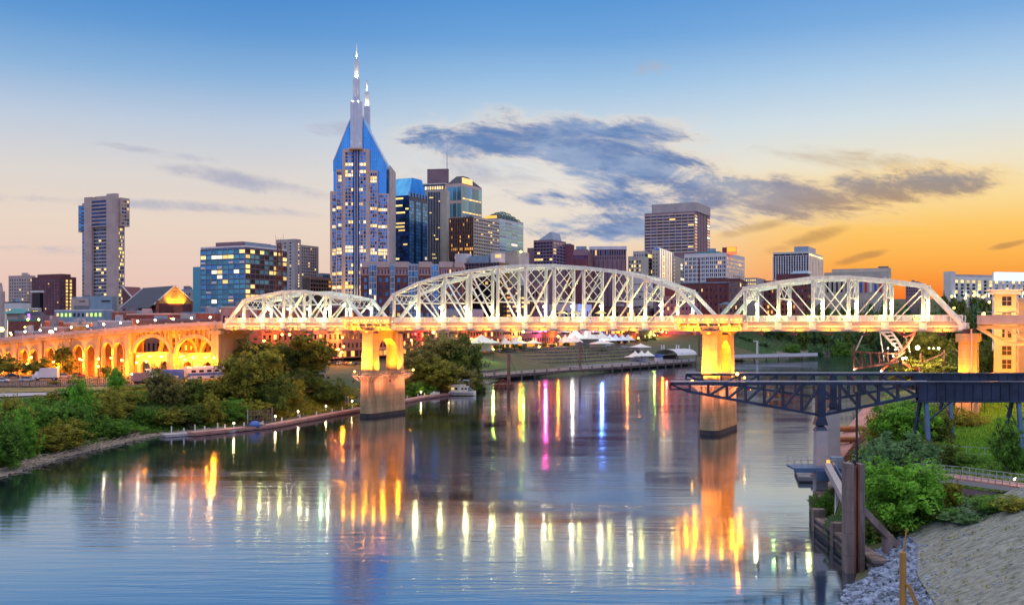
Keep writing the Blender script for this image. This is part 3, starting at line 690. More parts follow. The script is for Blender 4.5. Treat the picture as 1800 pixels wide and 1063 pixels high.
# ------------------------------------------------------------------ downtown buildings
UNIT = {}
def unit(mname):
    if mname not in UNIT: UNIT[mname] = MB().box(-.5, .5, -.5, .5, -.5, .5).mesh('window_'+mname, M[mname])
    return UNIT[mname]
RW = random.Random(11)
class Bld:
    """a building standing on the city grid: nearest corner at picture column pC and distance D,
       left face running away to pL, right face running away to pR; local x runs along the right face, y along the left face"""
    def __init__(b, name, label, pL, pC, pR, D, ytop, zb=12.0, rot=27.2, cat='building', group=None):
        if 690 < pC < 1560 and cat != 'skyscraper':      # everything stands behind the river street or the far shore
            need = float(np.interp(pC, [690, 820, 900, 960, 1000, 1060, 1100, 1160, 1230, 1231, 1300, 1400, 1500], [520, 591, 641, 685, 717, 773, 815, 889, 985, 850, 880, 980, 1060]))
            D = max(D, need+(D-500)*.3)
        a = rad(rot); u = (-math.cos(a), math.sin(a)); v = (math.sin(a), math.cos(a)); b.C = C = ((pC-900)/F*D, D); b.u, b.v, b.D, b.zb = u, v, D, zb
        b.b = b.X(pR) if pR > pC+.2 else 8; b.b = b.b if 2 < b.b < 200 else 24; b.a = b.Y(pL)
        b.e = thing(name, label, cat, (C[0], C[1], zb), math.atan2(v[1], v[0]), group); b.w = []; b.h = b.Z(ytop)
    def _t(b, px, d):
        k = (px-900)/F; return (k*b.C[1]-b.C[0])/(d[0]-k*d[1])
    def X(b, px): return b._t(px, b.v)
    def Y(b, px): return b._t(px, b.u)
    def Z(b, py): return H-(py-HY)*b.D/F-b.zb
    def mk(b, mb, name, m, parent=None, smooth=False): return mb.build(name, M[m] if isinstance(m, str) else m, parent or b.e, smooth)
    def body(b, m, name='wall', z0=0, z1=None, x0=0, x1=None, y0=0, y1=None, parent=None):
        mb = MB().box(x0, b.b if x1 is None else x1, y0, b.a if y1 is None else y1, z0, b.h if z1 is None else z1)
        return b.mk(mb, name, m, parent)
    def roof(b, m='roof_dark', par='stone_grey', ph=1.1, units=2):
        mb = MB(); h, A, B_ = b.h, b.a, b.b
        for q in ((0, B_, 0, .4), (0, B_, A-.4, A), (0, .4, .4, A-.4), (B_-.4, B_, .4, A-.4)): mb.box(q[0]-.08 if q[0] == 0 else q[0], q[1]+(.08 if q[1] == B_ else 0), q[2]-(.08 if q[2] == 0 else 0), q[3]+(.08 if q[3] == A else 0), h+.004, h+ph)
        b.mk(mb, 'parapet', par)
        for k in range(units):
            w, d = RW.uniform(.12, .3)*B_, RW.uniform(.12, .3)*A; x, y = RW.uniform(.1, .6)*B_, RW.uniform(.1, .65)*A
            if k == 0 or not b.__dict__.get('_u'): b._u = True
            u_ = MB().box(x, x+w, y, y+d, h+.004*(k+2), h+RW.uniform(1.6, 3.2)+ph*.5); b.mk(u_, 'roof_unit', RW.choice(['roof_grey', 'stone_grey', 'panel_blue']))
    def rng(b, face, p0, p1):
        f = b.Y if face == 'L' else b.X
        return tuple(sorted((f(p0), f(p1))))
    def place(b, face, t0, t1, z0, z1, m, off=0.0, th=.12):
        c, d, z, dz_ = (t0+t1)/2, t1-t0, (z0+z1)/2, z1-z0
        if face == 'L': b.w.append(((off-th*.2, c, z), (th, d, dz_), m))
        else: b.w.append(((c, off-th*.2, z), (d, th, dz_), m))
    def grid(b, face, t, z, nc, nr, fw=.6, fh=.6, g='glass_dark', lit=.1, l='lit_warm', off=0.0, skip=None, rowlit=None):
        (t0, t1), (z0, z1) = t, z; dw, dh = (t1-t0)/nc, (z1-z0)/nr
        for r in range(nr):
            pl = lit
            if rowlit and r in rowlit: pl = rowlit[r]
            for c in range(nc):
                if skip and skip(c, r): continue
                m = l if RW.random() < pl else g
                if isinstance(m, (list, tuple)): m = RW.choice(m)
                a, q = t0+(c+.5)*dw, z0+(r+.5)*dh
                b.place(face, a-dw*fw/2, a+dw*fw/2, q-dh*fh/2, q+dh*fh/2, m, off)
    def ribs(b, face, t, z, nc=0, nr=0, wc=.5, wr=.6, dep=.45, m='stone_beige', off=0.0, name='facade_frame'):
        (t0, t1), (z0, z1) = t, z; mb = MB()
        def bx(a0, a1, q0, q1, d):
            if face == 'L': mb.box(off-d, off+.15, a0, a1, q0, q1)
            else: mb.box(a0, a1, off-d, off+.15, q0, q1)
        for c in range(nc+1 if nc else 0):
            a = t0+(t1-t0)*c/nc; bx(a-wc/2, a+wc/2, z0, z1+.01, dep)
        for r in range(nr+1 if nr else 0):
            q = z0+(z1-z0)*r/nr; bx(t0, t1, q-wr/2, q+wr/2, dep-.07)
        return b.mk(mb, name, m)
    def finish(b, name='window', cap=90):
        w = b.w
        if len(w) > cap:
            w = sorted(w, key=lambda q: -(q[1][0]*q[1][2]+q[1][1]*q[1][2])*(1.5 if q[2].startswith('lit') else 1))
        for p, s, m in w[:cap]:
            inst(unit(m), name, b.e, p, s)
        if w[cap:]:
            ms = sorted({m for _, _, m in w[cap:]}); mb = MB()
            for p, s, m in w[cap:]: mb.box(p[0]-s[0]/2, p[0]+s[0]/2, p[1]-s[1]/2, p[1]+s[1]/2, p[2]-s[2]/2, p[2]+s[2]/2, ms.index(m))
            stuff(b.mk(mb, name+'_grid', [M[m] for m in ms]))
        b.w = []
def mastv(b, x, y, z0, z1, r=.25, m='galv', name='antenna'):
    mb = MB().tube((x, y, z0), (x, y, z0+(z1-z0)*.5), r, r, 6).tube((x, y, z0+(z1-z0)*.5), (x, y, z1), r*.45, r*.3, 6); return b.mk(mb, name, m)

# --- pale concrete hotel tower at far left
b = Bld('hotel_tower', 'slender pale concrete tower with wider top floors standing alone at far left', 140, 205, 220, 800, 350, 12)
H0 = b.h
ya, yb_, yc, yd = b.Y(163), b.Y(189), b.Y(150), b.Y(143)
X1 = b.b; k2 = b.Z(397); k3 = b.Z(404)
b.body('stone_grey', 'wall', 0, b.Z(352), 1.2, X1, 0.5, b.a-1.5)
for y0, y1, z1, nm in ((yb_, 0, b.Z(340), 'pier'), (yc, ya, b.Z(343), 'pier')):
    b.mk(MB().box(-1.2, 2.2, min(y0, y1), max(y0, y1), 0, z1), 'column_shaft', 'stone_pink')
b.mk(MB().box(-.9, 1.2, ya, yb_, k2, b.Z(347)), 'upper_bay', 'stone_pink')
b.mk(MB().box(.3, X1-1.5, b.a-1.5, b.a+2.0, k3, b.Z(356)), 'upper_wing', 'stone_grey')
b.mk(MB().box(2.6, X1+2.4, -2.4, .5, k2, b.Z(347)), 'upper_wing', 'stone_pink')
b.mk(MB().box(2.8, 6, ya+1, yb_-1, b.Z(347), b.Z(341.5)), 'penthouse', 'stone_pink')
b.grid('L', (ya+.3, yb_-.3), (b.Z(396), b.Z(349)), 2, 7, .97, .6, 'glass_navy', .03, off=-.9)
b.grid('L', (ya+.4, yb_-.4), (b.Z(520), b.Z(399)), 6, 19, .86, .52, ['glass_navy', 'glass_dark'], .10, off=1.2)
b.grid('L', (yc+.3, b.a+1.6), (b.Z(402), b.Z(357)), 1, 7, .9, .7, 'glass_blue', 0, off=.3)
b.grid('L', (yc+.3, b.a-1.8), (b.Z(520), b.Z(406)), 1, 17, .9, .62, 'glass_blue', .0, off=1.2)
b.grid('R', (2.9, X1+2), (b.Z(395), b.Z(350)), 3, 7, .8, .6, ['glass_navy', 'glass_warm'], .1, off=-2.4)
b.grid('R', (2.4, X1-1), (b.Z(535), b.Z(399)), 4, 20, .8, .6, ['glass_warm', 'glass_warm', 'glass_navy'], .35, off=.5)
b.finish()
# podium in front with illegible dark lettering
b = Bld('hotel_podium', 'blank two-tone podium block under the slender hotel tower', 126, 197, 205, 770, 523, 12)
b.body('panel_blue', 'wall', 0, None, 0, None, 0, b.Y(157)); b.mk(MB().box(-.6, b.b, b.Y(157), b.a, 0, b.h-.3), 'wing', 'stone_pink')
t = MB()
for y0, n in ((b.Y(193), 7), (b.Y(150), 5)):
    for k in range(n): t.box(-.75, -.6 if y0 > 30 else -.1, y0+k*1.35-.4, y0+k*1.35+.45, b.Z(530)+.1*(k % 2), b.Z(527.4))
b.mk(t, 'sign_lettering', 'roof_dark'); b.roof(par='panel_blue', units=2)

b = Bld('apartment_block', 'pink stone apartment block left of the dark maroon block', 15, 47, 62, 850, 486, 12)
b.body('stone_pink'); b.grid('L', (0.5, b.a-.5), (b.Z(540), b.Z(489)), 7, 9, .5, .5, 'glass_grey', .06); b.grid('R', (.5, b.b-.5), (b.Z(540), b.Z(489)), 5, 9, .45, .5, 'glass_grey', .1)
b.mk(MB().box(3, b.b-3, -.0+3, b.Y(36), b.h+.003, b.Z(481)), 'penthouse', 'stone_pink'); b.roof(par='stone_pink', units=1); b.finish()
b = Bld('maroon_apartment_block', 'dark maroon block with a column of brightly lit windows', 56, 105, 134, 810, 486, 12)
b.body('maroon_panel'); b.mk(MB().box(2, b.b*.7, b.Y(104), b.Y(62), b.h+.003, b.Z(481)), 'penthouse', 'maroon_panel')
b.grid('L', (.5, b.a-.5), (b.Z(545), b.Z(490)), 9, 10, .35, .5, 'glass_grey', .06)
tt = b.rng('R', 107, 128); b.grid('R', tt, (b.Z(545), b.Z(490)), 3, 9, .45, .62, 'glass_grey', .0, skip=lambda c, r: c != 0)
b.grid('R', tt, (b.Z(545), b.Z(490)), 3, 9, .5, .66, 'lit_warm', .9, skip=lambda c, r: c == 0); b.finish()
b = Bld('church_tower', 'pink stone church tower at the left edge of the picture', -14, 2, 9, 700, 512, 12, cat='tower')
b.body('stone_pink'); b.mk(MB().prism([(.8, .8), (b.b-.8, .8), (b.b-.8, b.a-.8), (.8, b.a-.8)], b.h+.003, b.Z(497), top=[(2, 2), (b.b-2, 2), (b.b-2, b.a-2), (2, b.a-2)]), 'belfry', 'stone_pink')
b.grid('R', (1.5, b.b-1.5), (b.Z(545), b.Z(515)), 1, 2, .5, .6, 'glass_dark', 0); b.grid('L', (1.5, b.a-1.5), (b.Z(545), b.Z(515)), 2, 2, .4, .6, 'glass_dark', 0); b.finish()

# --- hall with the lit gable
b = Bld('gabled_hall', 'long dark slate roof with a golden floodlit gable end', 222, 275, 352, 600, 545, 12, rot=47)
A_, B_ = b.b, 26.0     # gable faces right (along x), ridge runs along y
Wg = b.X(338); ridge = b.Z(502.5); eav = b.Z(530)
b.body('brick_dark', 'wall', 0, b.Z(533), 0, Wg, 0, B_)
g = MB(); g.add([(0, 0, eav), (Wg, 0, eav), (Wg/2, 0, ridge)], [(0, 1, 2)]); g.add([(0, .6, eav), (Wg, .6, eav), (Wg/2, .6, ridge)], [(2, 1, 0)])
g.box(.2, Wg-.2, .02, .6, b.Z(533.2), eav); b.mk(g, 'gable', mat('gable_stone', (.62, .36, .12), .8))
rf = MB(); lowz = b.Z(543)
yb2 = b.Y(222); yr = yb2
rf.add([(-4.5, -.6, b.Z(541)), (Wg/2, -.6, ridge+.5), (Wg/2, yr, ridge+.4), (-4.5, yb2, b.Z(541))], [(0, 1, 2, 3)])
rf.add([(Wg+2, -.6, b.Z(533)), (Wg/2, -.6, ridge+.5), (Wg/2, yr, ridge+.4), (Wg+2, yb2, b.Z(533))], [(3, 2, 1, 0)])
rf.add([(-4.5, yb2, b.Z(541)), (Wg/2, yr, ridge+.4), (Wg+2, yb2, b.Z(533))], [(0, 1, 2)])
b.mk(rf, 'roof', 'roof_slate')
tr = MB(); tr.bar((-2, -.8, eav-1.8), (Wg/2, -.8, ridge+.6), .5, .7); tr.bar((Wg+1, -.8, eav-.4), (Wg/2, -.8, ridge+.6), .5, .7);
tr.bar((-4.6, yb2, b.Z(540.8)), (Wg/2, yr+.2, ridge+.6), .5, .5); b.mk(tr, 'roof_trim', 'stone_white')
b.mk(MB().box(-.6, .9, -1.4, .0, 0, b.Z(528)).box(Wg-.9, Wg+.6, -1.4, .0, 0, b.Z(528)), 'chimney_pier', 'brick_red')
lv = MB()
for k in range(4): lv.box(Wg/2-2.2+k*.25, Wg/2+2.2-k*.25, -.12, .0, eav+2.2+k*1.25, eav+2.7+k*1.25)
b.mk(lv, 'louvre', 'brick_brown')
for x in (Wg*.3, Wg*.55, Wg*.78): slight(b.e, (x, -3.2, b.Z(535)), (Wg/2, .3, eav+6), 6500, (1, .42, .03), 120, .3, .8)
b.mk(MB().box(Wg*.5-2.2, Wg*.5+2.4, -6, -3.6, b.Z(551), b.Z(538)), 'chimney_block', 'brick_red')
b = Bld('dark_trussed_roof', 'dark sloping arena roof between the hotel tower and the slate hall', 215, 232, 262, 760, 520, 12)
mb = MB(); mb.prism([(0, 0), (b.b, 0), (b.b, b.a), (0, b.a)], 0, b.Z(523)); mb.add([(0, 0, b.Z(523)), (0, b.a, b.Z(503)), (b.b, b.a, b.Z(503)), (b.b, 0, b.Z(523))], [(0, 3, 2, 1)]); mb.add([(0, 0, b.Z(523)), (0, b.a, b.Z(503)), (0, b.a, b.Z(523))], [(0, 1, 2)])
b.mk(mb, 'wall', 'maroon_panel'); b.mk(MB().bar((-.2, 0, b.Z(522.4)), (-.2, b.a, b.Z(502.4)), .5, 1), 'roof_trim', 'stone_white')
b = Bld('pale_office_block', 'low lilac office block just left of the glass office building', 300, 338, 356, 640, 511, 12)
b.body('stone_grey'); b.grid('L', (1, b.a-1), (b.Z(545), b.Z(513)), 6, 4, .5, .5, 'glass_grey', .15); b.grid('R', (1, b.b-1), (b.Z(545), b.Z(513)), 4, 4, .5, .5, 'glass_grey', .3); b.roof(par='panel_blue', units=2); b.finish()

# --- glass office block
b = Bld('glass_office_building', 'teal glass office building with scattered yellow lit offices', 353, 431, 504, 520, 434, 11)
b.body('glass_navy', 'wall'); ZB_ = b.Z(575)
nr = 14
b.grid('L', (0, b.a), (b.Z(560), b.Z(437)), 8, nr, .93, .70, ['glass_teal', 'glass_teal', 'glass_blue'], .13, ['lit_warm', 'lit_white'], rowlit={13: .3, 12: .3, 1: .4, 2: .1})
b.ribs('L', (0, b.a), (b.Z(560), b.Z(436)), 8, nr, .2, .3, .3, 'roof_blue')
b.grid('R', (0, b.b), (b.Z(560), b.Z(437)), 9, nr, .9, .7, ['glass_dark', 'glass_teal', 'glass_dark'], .18, ['lit_warm', 'lit_warm'], rowlit={4: .85, 1: .5, 13: .45, 12: .3})
b.ribs('R', (0, b.b), (b.Z(560), b.Z(436)), 9, nr, .2, .3, .3, 'stone_mauve')
for k in range(13):
    c, r = RW.randrange(8), RW.randrange(2, nr-1); dw, dh = b.a/8, (b.Z(437)-b.Z(560))/nr
    b.mk(MB().box(-.36, 0, c*dw+.3, (c+1)*dw-.3, b.Z(560)+r*dh+.4, b.Z(560)+r*dh+1.5), 'spandrel_panel', 'panel_white')
ph = MB().box(3, b.b-8, b.Y(420), b.Y(372), b.h+.003, b.Z(423)); b.mk(ph, 'penthouse', 'stone_mauve')
b.mk(MB().box(3, b.b-4, 3, b.Y(424), b.h+.005, b.Z(424.5)), 'penthouse', 'roof_blue')
b.roof(par='panel_white', ph=.9, units=0)
b.mk(MB().box(-.2, b.b, b.a, b.a+5.5, 0, b.Z(466)), 'stair_wing', 'glass_teal')
b.finish('office_window')
# grey hotel slab behind it
b = Bld('grey_hotel_slab', 'grey concrete hotel slab with a stepped roof behind the glass offices', 486, 518, 560, 640, 431, 12)
b.body('stone_grey', 'wall', 0, b.Z(429)); b.mk(MB().box(-.4, b.X(528), -.4, b.a, 0, b.Z(420)), 'tower_slab', 'stone_grey'); b.mk(MB().box(b.b, b.X(564), 2, b.a, 0, b.Z(452)), 'wing', 'stone_grey')
b.grid('R', b.rng('R', 530, 556), (b.Z(510), b.Z(432)), 7, 15, .45, .5, ['glass_dark', 'glass_navy'], .06); b.grid('R', (.2, b.X(526)), (b.Z(510), b.Z(426)), 2, 17, .42, .5, 'glass_grey', .5, off=-.4, skip=lambda c, r: c == 0)
b.grid('L', (1, b.a-1), (b.Z(510), b.Z(424)), 3, 15, .3, .4, 'glass_dark', .05, off=-.4); b.finish()
b = Bld('brown_office_block', 'low brown office block between the grey slab and the spired tower', 532, 545, 582, 610, 489, 12)
b.body('bronze'); b.grid('R', (.5, b.b-.5), (b.Z(512), b.Z(490)), 8, 3, .85, .5, 'glass_dark', .3, 'lit_amber'); b.ribs('R', (0, b.b), (b.Z(512), b.Z(490)), 8, 3, .3, .6, .4, 'brick_brown'); b.roof(par='brick_brown', units=1); b.finish()
b = Bld('pale_blue_block', 'small pale blue block above the brown office block', 548, 566, 585, 680, 480, 12)
b.body('panel_blue'); b.grid('R', (.5, b.b-.5), (b.Z(500), b.Z(482)), 5, 2, .8, .6, 'glass_blue', 0); b.finish()

# --- the twin-spired tower
TW = Bld('spired_skyscraper', 'tallest skyscraper with a blue glass crown and twin spires', 582, 682, 689, 640, 336, 12, rot=0, cat='skyscraper')
b = TW; HT = b.h; Aw = b.a; Dp = 34.0
y = b.Y; z = b.Z
cy = y(627)
b.mk(MB().box(1.6, Dp, 1.2, Aw-1.2, 0, z(300)), 'glass_shaft', 'glass_sky')
# side granite wings (lower) and stepped bays
b.mk(MB().box(.6, Dp-1, -.8, y(662), 0, z(340)).box(.6, Dp-1, y(597), Aw+.8, 0, z(336)), 'granite_wing', 'granite')
b.mk(MB().box(-.8, 2, y(664), y(650), 0, z(300)).box(-.8, 2, y(602), y(591), 0, z(298)), 'granite_bay', 'granite')
c0, c1 = y(650), y(602)
b.mk(MB().prism([(-2.2, c0+1.8), (-2.2, c1-1.8), (-.6, c1), (3, c1), (3, c0), (-.6, c0)][::-1], 0, z(263)), 'granite_bay', 'granite')
# the crown: a steep glass gable, straight shoulders below
cr = MB(); sh = z(284); ap = z(203); x0, x1 = 1.5, Dp
prof = [(1.0, z(300)), (Aw-1, z(300)), (Aw-1, sh), (y(612), z(216)), (y(618), ap+.0), (y(637), ap), (y(641), z(216)), (1.0, z(288))]
n = len(prof); vs = [(x0, p[0], p[1]) for p in prof]+[(x1, p[0], p[1]) for p in prof]
cr.add(vs, [tuple(range(n)), tuple(range(2*n-1, n-1, -1))]+[(i+n, (i+1) % n+n, (i+1) % n, i) for i in range(n)])
crown = b.mk(cr, 'crown', 'glass_crown')
rb = MB()
for k in range(1, 26):
    yy_ = 1+(Aw-2)*k/26
    zt = np.interp(yy_, [1, y(641), y(637), y(618), y(612), Aw-1], [z(288), z(216), ap, ap, z(216), sh])
    rb.box(x0-.14, x0, yy_-.06, yy_+.06, z(300), zt-.2)
for k in range(1, 10):
    zz = z(300)+(z(216)-z(300))*k/10
    lo_, hi_ = 1.0 if zz < z(288) else 1+(zz-z(288))/(z(216)-z(288))*(y(641)-1), Aw-1 if zz < sh else Aw-1-(zz-sh)/(z(216)-sh)*(Aw-1-y(612))
    rb.box(x0-.1, x0, lo_+.2, hi_-.2, zz-.05, zz+.05)
b.mk(rb, 'mullion', 'panel_blue', crown)
edge = MB(); 
for q0, q1 in zip(prof[2:], prof[3:]): edge.bar((x0-.1, q0[0], q0[1]), (x0-.1, q1[0], q1[1]), .55, .5)
b.mk(edge, 'crown_edge', 'panel_white', crown)
# windows of the granite bays
zz0, zz1 = z(520), z(268); nr = 40
fl = {r: (.95 if r in (4, 8, 9, 13, 14, 15, 20, 21, 26, 31) else .05) for r in range(nr)}
b.grid('L', (c0+2.0, c1-2.0), (zz0, zz1), 7, nr, .7, .74, ['glass_sky', 'glass_navy', 'glass_sky'], .1, ['lit_white', 'lit_warm'], off=-2.2, rowlit={r: (.85 if r in (2, 6, 12, 13, 20, 25, 33, 34, 36) else (.25 if r in (3, 17, 29) else .015)) for r in range(nr)}, skip=lambda c, r: c == 3)
b.mk(MB().box(-2.45, -2.0, cy-2.0, cy+2.0, z(560), z(264)), 'glass_strip', 'glass_navy'); sm = MB()
for d in (-.75, .75): sm.box(-2.7, -2.4, cy+d-.18, cy+d+.18, z(560), z(263))
b.mk(sm, 'strip_mullion', 'panel_white')
for a0, a1, zt_ in ((y(664), y(650), z(304)), (y(602), y(591), z(302))):
    b.grid('L', (a0+.4, a1-.4), (zz0, zt_), 3, 36, .74, .78, ['glass_sky', 'glass_sky', 'glass_navy'], .01, ['lit_white', 'lit_warm'], off=-.8, rowlit={r: .9 for r in (2, 6, 12, 13, 20, 25, 33, 34)})
for a0, a1 in ((y(681.5), y(664)), (y(591), y(583))):
    b.grid('L', (a0+.3, a1-.3), (zz0, z(342)), 5 if a1-a0 > 4.5 else 4, 30, .74, .78, ['glass_sky', 'glass_sky', 'glass_navy'], .01, ['lit_white', 'lit_warm'], off=.6, rowlit={r: .9 for r in (2, 6, 12, 13, 20, 25)})
b.mk(MB().box(1.2, Dp-1.5, -1.2, -.81, 0, z(290)), 'side_panel', 'stone_grey')
b.finish(cap=100)
for yk in (y(620), y(632), y(656), y(672), y(594)): slight(b.e, (-7.5, yk, z(545)), (-1.5, yk, z(470)), 15000, (1, .66, .22), 75, .3, .8)
def spire(x, yc, zs, wid):
    m0 = MB(); nm = ['spire', 'spire_stage', 'spire_stage', 'spire_needle']; root = None
    for k, (za, zb_, hw) in enumerate(zip(zs, zs[1:], wid)):
        mb = MB(); w = hw
        poly = [(x-w, yc-w*.55), (x-w*.55, yc-w), (x+w*.55, yc-w), (x+w, yc-w*.55), (x+w, yc+w*.55), (x+w*.55, yc+w), (x-w*.55, yc+w), (x-w, yc+w*.55)]
        if k < 3:
            mb.prism(poly, za, zb_+.003*k)
            for o in (-.5, 0, .5): mb.box(x-w-.22, x-w, yc+o*w-.14*w-.05, yc+o*w+.14*w+.05, za, zb_-.8)
        else: mb.prism(poly, za, zb_, top=[(x+(p[0]-x)*.25, yc+(p[1]-yc)*.25) for p in poly])
        o = b.mk(mb, nm[min(k, 3)], 'steel_bright', root)
        if root is None: root = o
        if k:
            for d in (-1, 1): slight(b.e, (x-w-1.6, yc+d*w*.8, za-.5), (x-w*.2, yc, za+10), 5000, (1, .78, .36), 80, .2, .8)
    return root
spire(-.2, cy, [z(262), z(180), z(140), z(106), z(77)], [3.75, 2.2, 1.35, .6])
for d in (-2.6, 2.6): slight(b.e, (-6.2, cy+d, z(263)), (-3.6, cy+d*.8, z(225)), 16000, (1, .74, .28), 80, .3, .8)
b.mk(MB().box(-6.8, -2, cy-4.2, cy+4.2, z(265), z(262.6)), 'light_ledge', 'granite')
spire(Dp+1, y(631.5), [z(207), z(168), z(141), z(118)], [2.1, 1.5, .5])
lg = MB(); yb3 = y(631.5)
lg.bar((Dp, yb3-3.2, z(240)), (Dp+1, yb3, z(204)), 1.0, 1.0).bar((Dp+2, yb3+3, z(240)), (Dp+1, yb3, z(204)), 1.0, 1.0); b.mk(lg, 'spire_leg', 'black_steel')

# --- blue glass tower right of it
b = Bld('blue_glass_tower', 'bright blue glass tower with a sloping chamfered top', 684, 719, 751, 690, 343, 12)
h1 = b.h; ct = b.Z(309)
b.body('glass_navy', 'wall', 0, h1)
mb = MB(); A2, B2 = b.a, b.b
mb.prism([(0, 0), (B2, 0), (B2, A2), (0, A2)], h1+.003, ct, top=[(9, b.Y(716)+2), (B2-2, b.Y(716)+2), (B2-2, A2), (9, A2)])
cr = b.mk(mb, 'sloping_crown', 'glass_crown')
b.grid('L', (.3, A2-.3), (b.Z(520), b.Z(345)), 7, 28, .94, .8, ['glass_dark', 'glass_navy'], .0, off=0, skip=lambda c, r: RW.random() < .2)
for r in range(28):
    if RW.random() < .55:
        q0 = RW.uniform(0, A2*.6); q1 = min(A2, q0+RW.uniform(2, A2*.6)); zz = b.Z(520)+(b.Z(345)-b.Z(520))*(r+.5)/28
        b.place('L', q0, q1, zz-.5, zz+.6, 'lit_warm', -.05)
b.grid('R', (.3, B2-.3), (b.Z(520), b.Z(352)), 8, 28, .93, .86, ['glass_sky', 'glass_blue'], .025, 'lit_white', skip=lambda c, r: (c in (2, 5) and r > 9) or (c == 4 and r < 10))
b.ribs('R', (.2, B2-.2), (b.Z(345), b.Z(337)), 6, 0, .9, .5, .5, 'panel_blue'); b.finish('glass_panel', 100)
# --- beige tower with a dark glass stripe, wine penthouse and mast
b = Bld('striped_concrete_tower', 'beige tower with dark glass stripe below a wine coloured roof block and mast', 738, 785, 790.5, 740, 334, 12, rot=15)
b.body('stone_beige', 'wall', 0, None); gx0, gx1 = b.Y(774), b.Y(752)
b.mk(MB().box(-.35, .1, gx0, gx1, 0, b.Z(337)), 'glass_stripe', 'glass_dark'); rr_ = MB()
for k in range(9): yy_ = gx0+(gx1-gx0)*k/8; rr_.box(-.75, -.3, yy_-.1, yy_+.1, 0, b.Z(336))
b.mk(rr_, 'stripe_rib', 'panel_white'); b.grid('L', (b.Y(750), b.a-.5), (b.Z(505), b.Z(340)), 2, 26, .7, .6, ['glass_dark', 'glass_navy'], .12)
for r in range(24):
    if RW.random() < .45: zz = b.Z(500)+(b.Z(340)-b.Z(500))*r/24; q = RW.uniform(gx0, gx0+(gx1-gx0)*.7); b.place('L', q, q+RW.uniform(1, 4), zz-.4, zz+.4, 'lit_warm', -.38)
b.mk(MB().box(2, b.b-.5, 2, b.a-2, b.h+.003, b.Z(323)), 'top_storey', 'glass_grey'); b.mk(MB().box(.5, b.b, 1, b.a-1, b.Z(323), b.Z(321.4)), 'top_slab', 'stone_white')
b.grid('L', (3, b.a-3), (b.Z(333), b.Z(325)), 8, 1, .6, .7, 'lit_white', .6, off=2); b.finish()
b = Bld('wine_tower_block', 'plain wine coloured tower block carrying a tall thin mast', 751, 787.6, 789, 800, 298, 12, rot=8)
b.body('stone_mauve', 'wall'); b.roof(par='stone_mauve', ph=.6, units=0); mastv(b, 3, b.Y(784.5), b.h, b.Z(242), .35); mastv(b, 3, b.Y(779), b.h, b.Z(294), .2)
# --- teal tower with a lit pyramid roof
b = Bld('teal_glass_tower', 'teal glass tower with granite grid and a lit pyramid roof', 786, 812, 847, 760, 322, 12)
b.body('granite'); b.grid('L', (.5, b.a-.5), (b.Z(500), b.Z(325)), 3, 6, .82, .82, 'glass_teal', 0)
zA = b.Z(325)
for r, (pa, pb) in enumerate(((326, 347), (350, 371), (374, 395), (398, 419), (422, 445))):
    b.grid('R', (.6, b.b-.6), (b.Z(pb), b.Z(pa)), 6, 1, .8, .92, ['glass_teal', 'glass_blue'], .0)
for q in (348.5, 372.5): b.grid('R', (.6, b.b-.6), (b.Z(q+1), b.Z(q-1.4)), 6, 1, .8, .9, 'lit_white', 1)
pr = MB(); pr.prism([(-.0, 0), (b.b, 0), (b.b, b.a), (0, b.a)], b.h+.003, b.Z(306), top=[(b.b*.3, b.a*.35), (b.b*.55, b.a*.35), (b.b*.55, b.a*.8), (b.b*.3, b.a*.8)]); b.mk(pr, 'pyramid_roof', 'roof_slate')
b.mk(MB().box(-.15, b.b*.5, -.4, -.1, b.h, b.Z(312)), 'lit_parapet', 'lit_warm'); b.finish()
# --- brown ribbed office block and the domed block
b = Bld('brown_ribbed_office', 'brown office block with bronze ribs and rows of lit offices', 790, 832, 877, 700, 381, 12)
b.body('bronze'); b.grid('L', (.3, b.a-.3), (b.Z(455), b.Z(383)), 14, 10, .7, .6, 'glass_dark', .08, 'lit_amber', rowlit={2: .75, 5: .25, 0: .2}); b.ribs('L', (0, b.a), (b.Z(455), b.Z(382)), 14, 0, .5, .5, .5, 'brick_brown')
b.grid('R', (.3, b.b-.3), (b.Z(455), b.Z(383)), 11, 12, .85, .5, 'glass_dark', .08, 'lit_warm'); b.ribs('R', (0, b.b), (b.Z(455), b.Z(382)), 11, 12, .3, 1.5, .5, 'stone_beige'); b.finish()
b = Bld('domed_office', 'teal banded office block under a shallow lattice dome', 846, 877, 920, 770, 384, 12)
b.body('stone_white'); b.grid('R', (.4, b.b-.4), (b.Z(460), b.Z(387)), 4, 12, .985, .62, ['glass_teal', 'glass_blue'], .04, 'lit_white'); b.grid('L', (.4, b.a-.4), (b.Z(460), b.Z(387)), 4, 12, .985, .62, 'glass_blue', .1, 'lit_warm')
dm = MB(); nx = 9
for i in range(nx+1):
    for j in range(nx+1):
        def dp(i, j):
            fx, fy = i/nx, j/nx; return (b.b*fx, b.a*fy, b.h+.3+(b.Z(368)-b.h)*min(1, 2.6*min(fx, 1-fx, fy, 1-fy)))
        if i < nx: dm.bar(dp(i, j), dp(i+1, j), .35, .35)
        if j < nx: dm.bar(dp(i, j), dp(i, j+1), .35, .35)
        if i < nx and j < nx: dm.bar(dp(i, j), dp(i+1, j+1), .25, .25)
dm_ = b.mk(dm, 'dome_lattice', 'copper'); b.mk(MB().prism([(2, 2), (b.b-2, 2), (b.b-2, b.a-2), (2, b.a-2)], b.h+.003, b.h+4.5, top=[(6, 6), (b.b-6, 6), (b.b-6, b.a-6), (6, b.a-6)]), 'dome_core', 'roof_dark')
b.mk(MB().box(-.2, .2, 2, b.a-3, b.h+.3, b.h+2.6), 'lit_strip', 'lit_amber'); b.finish()
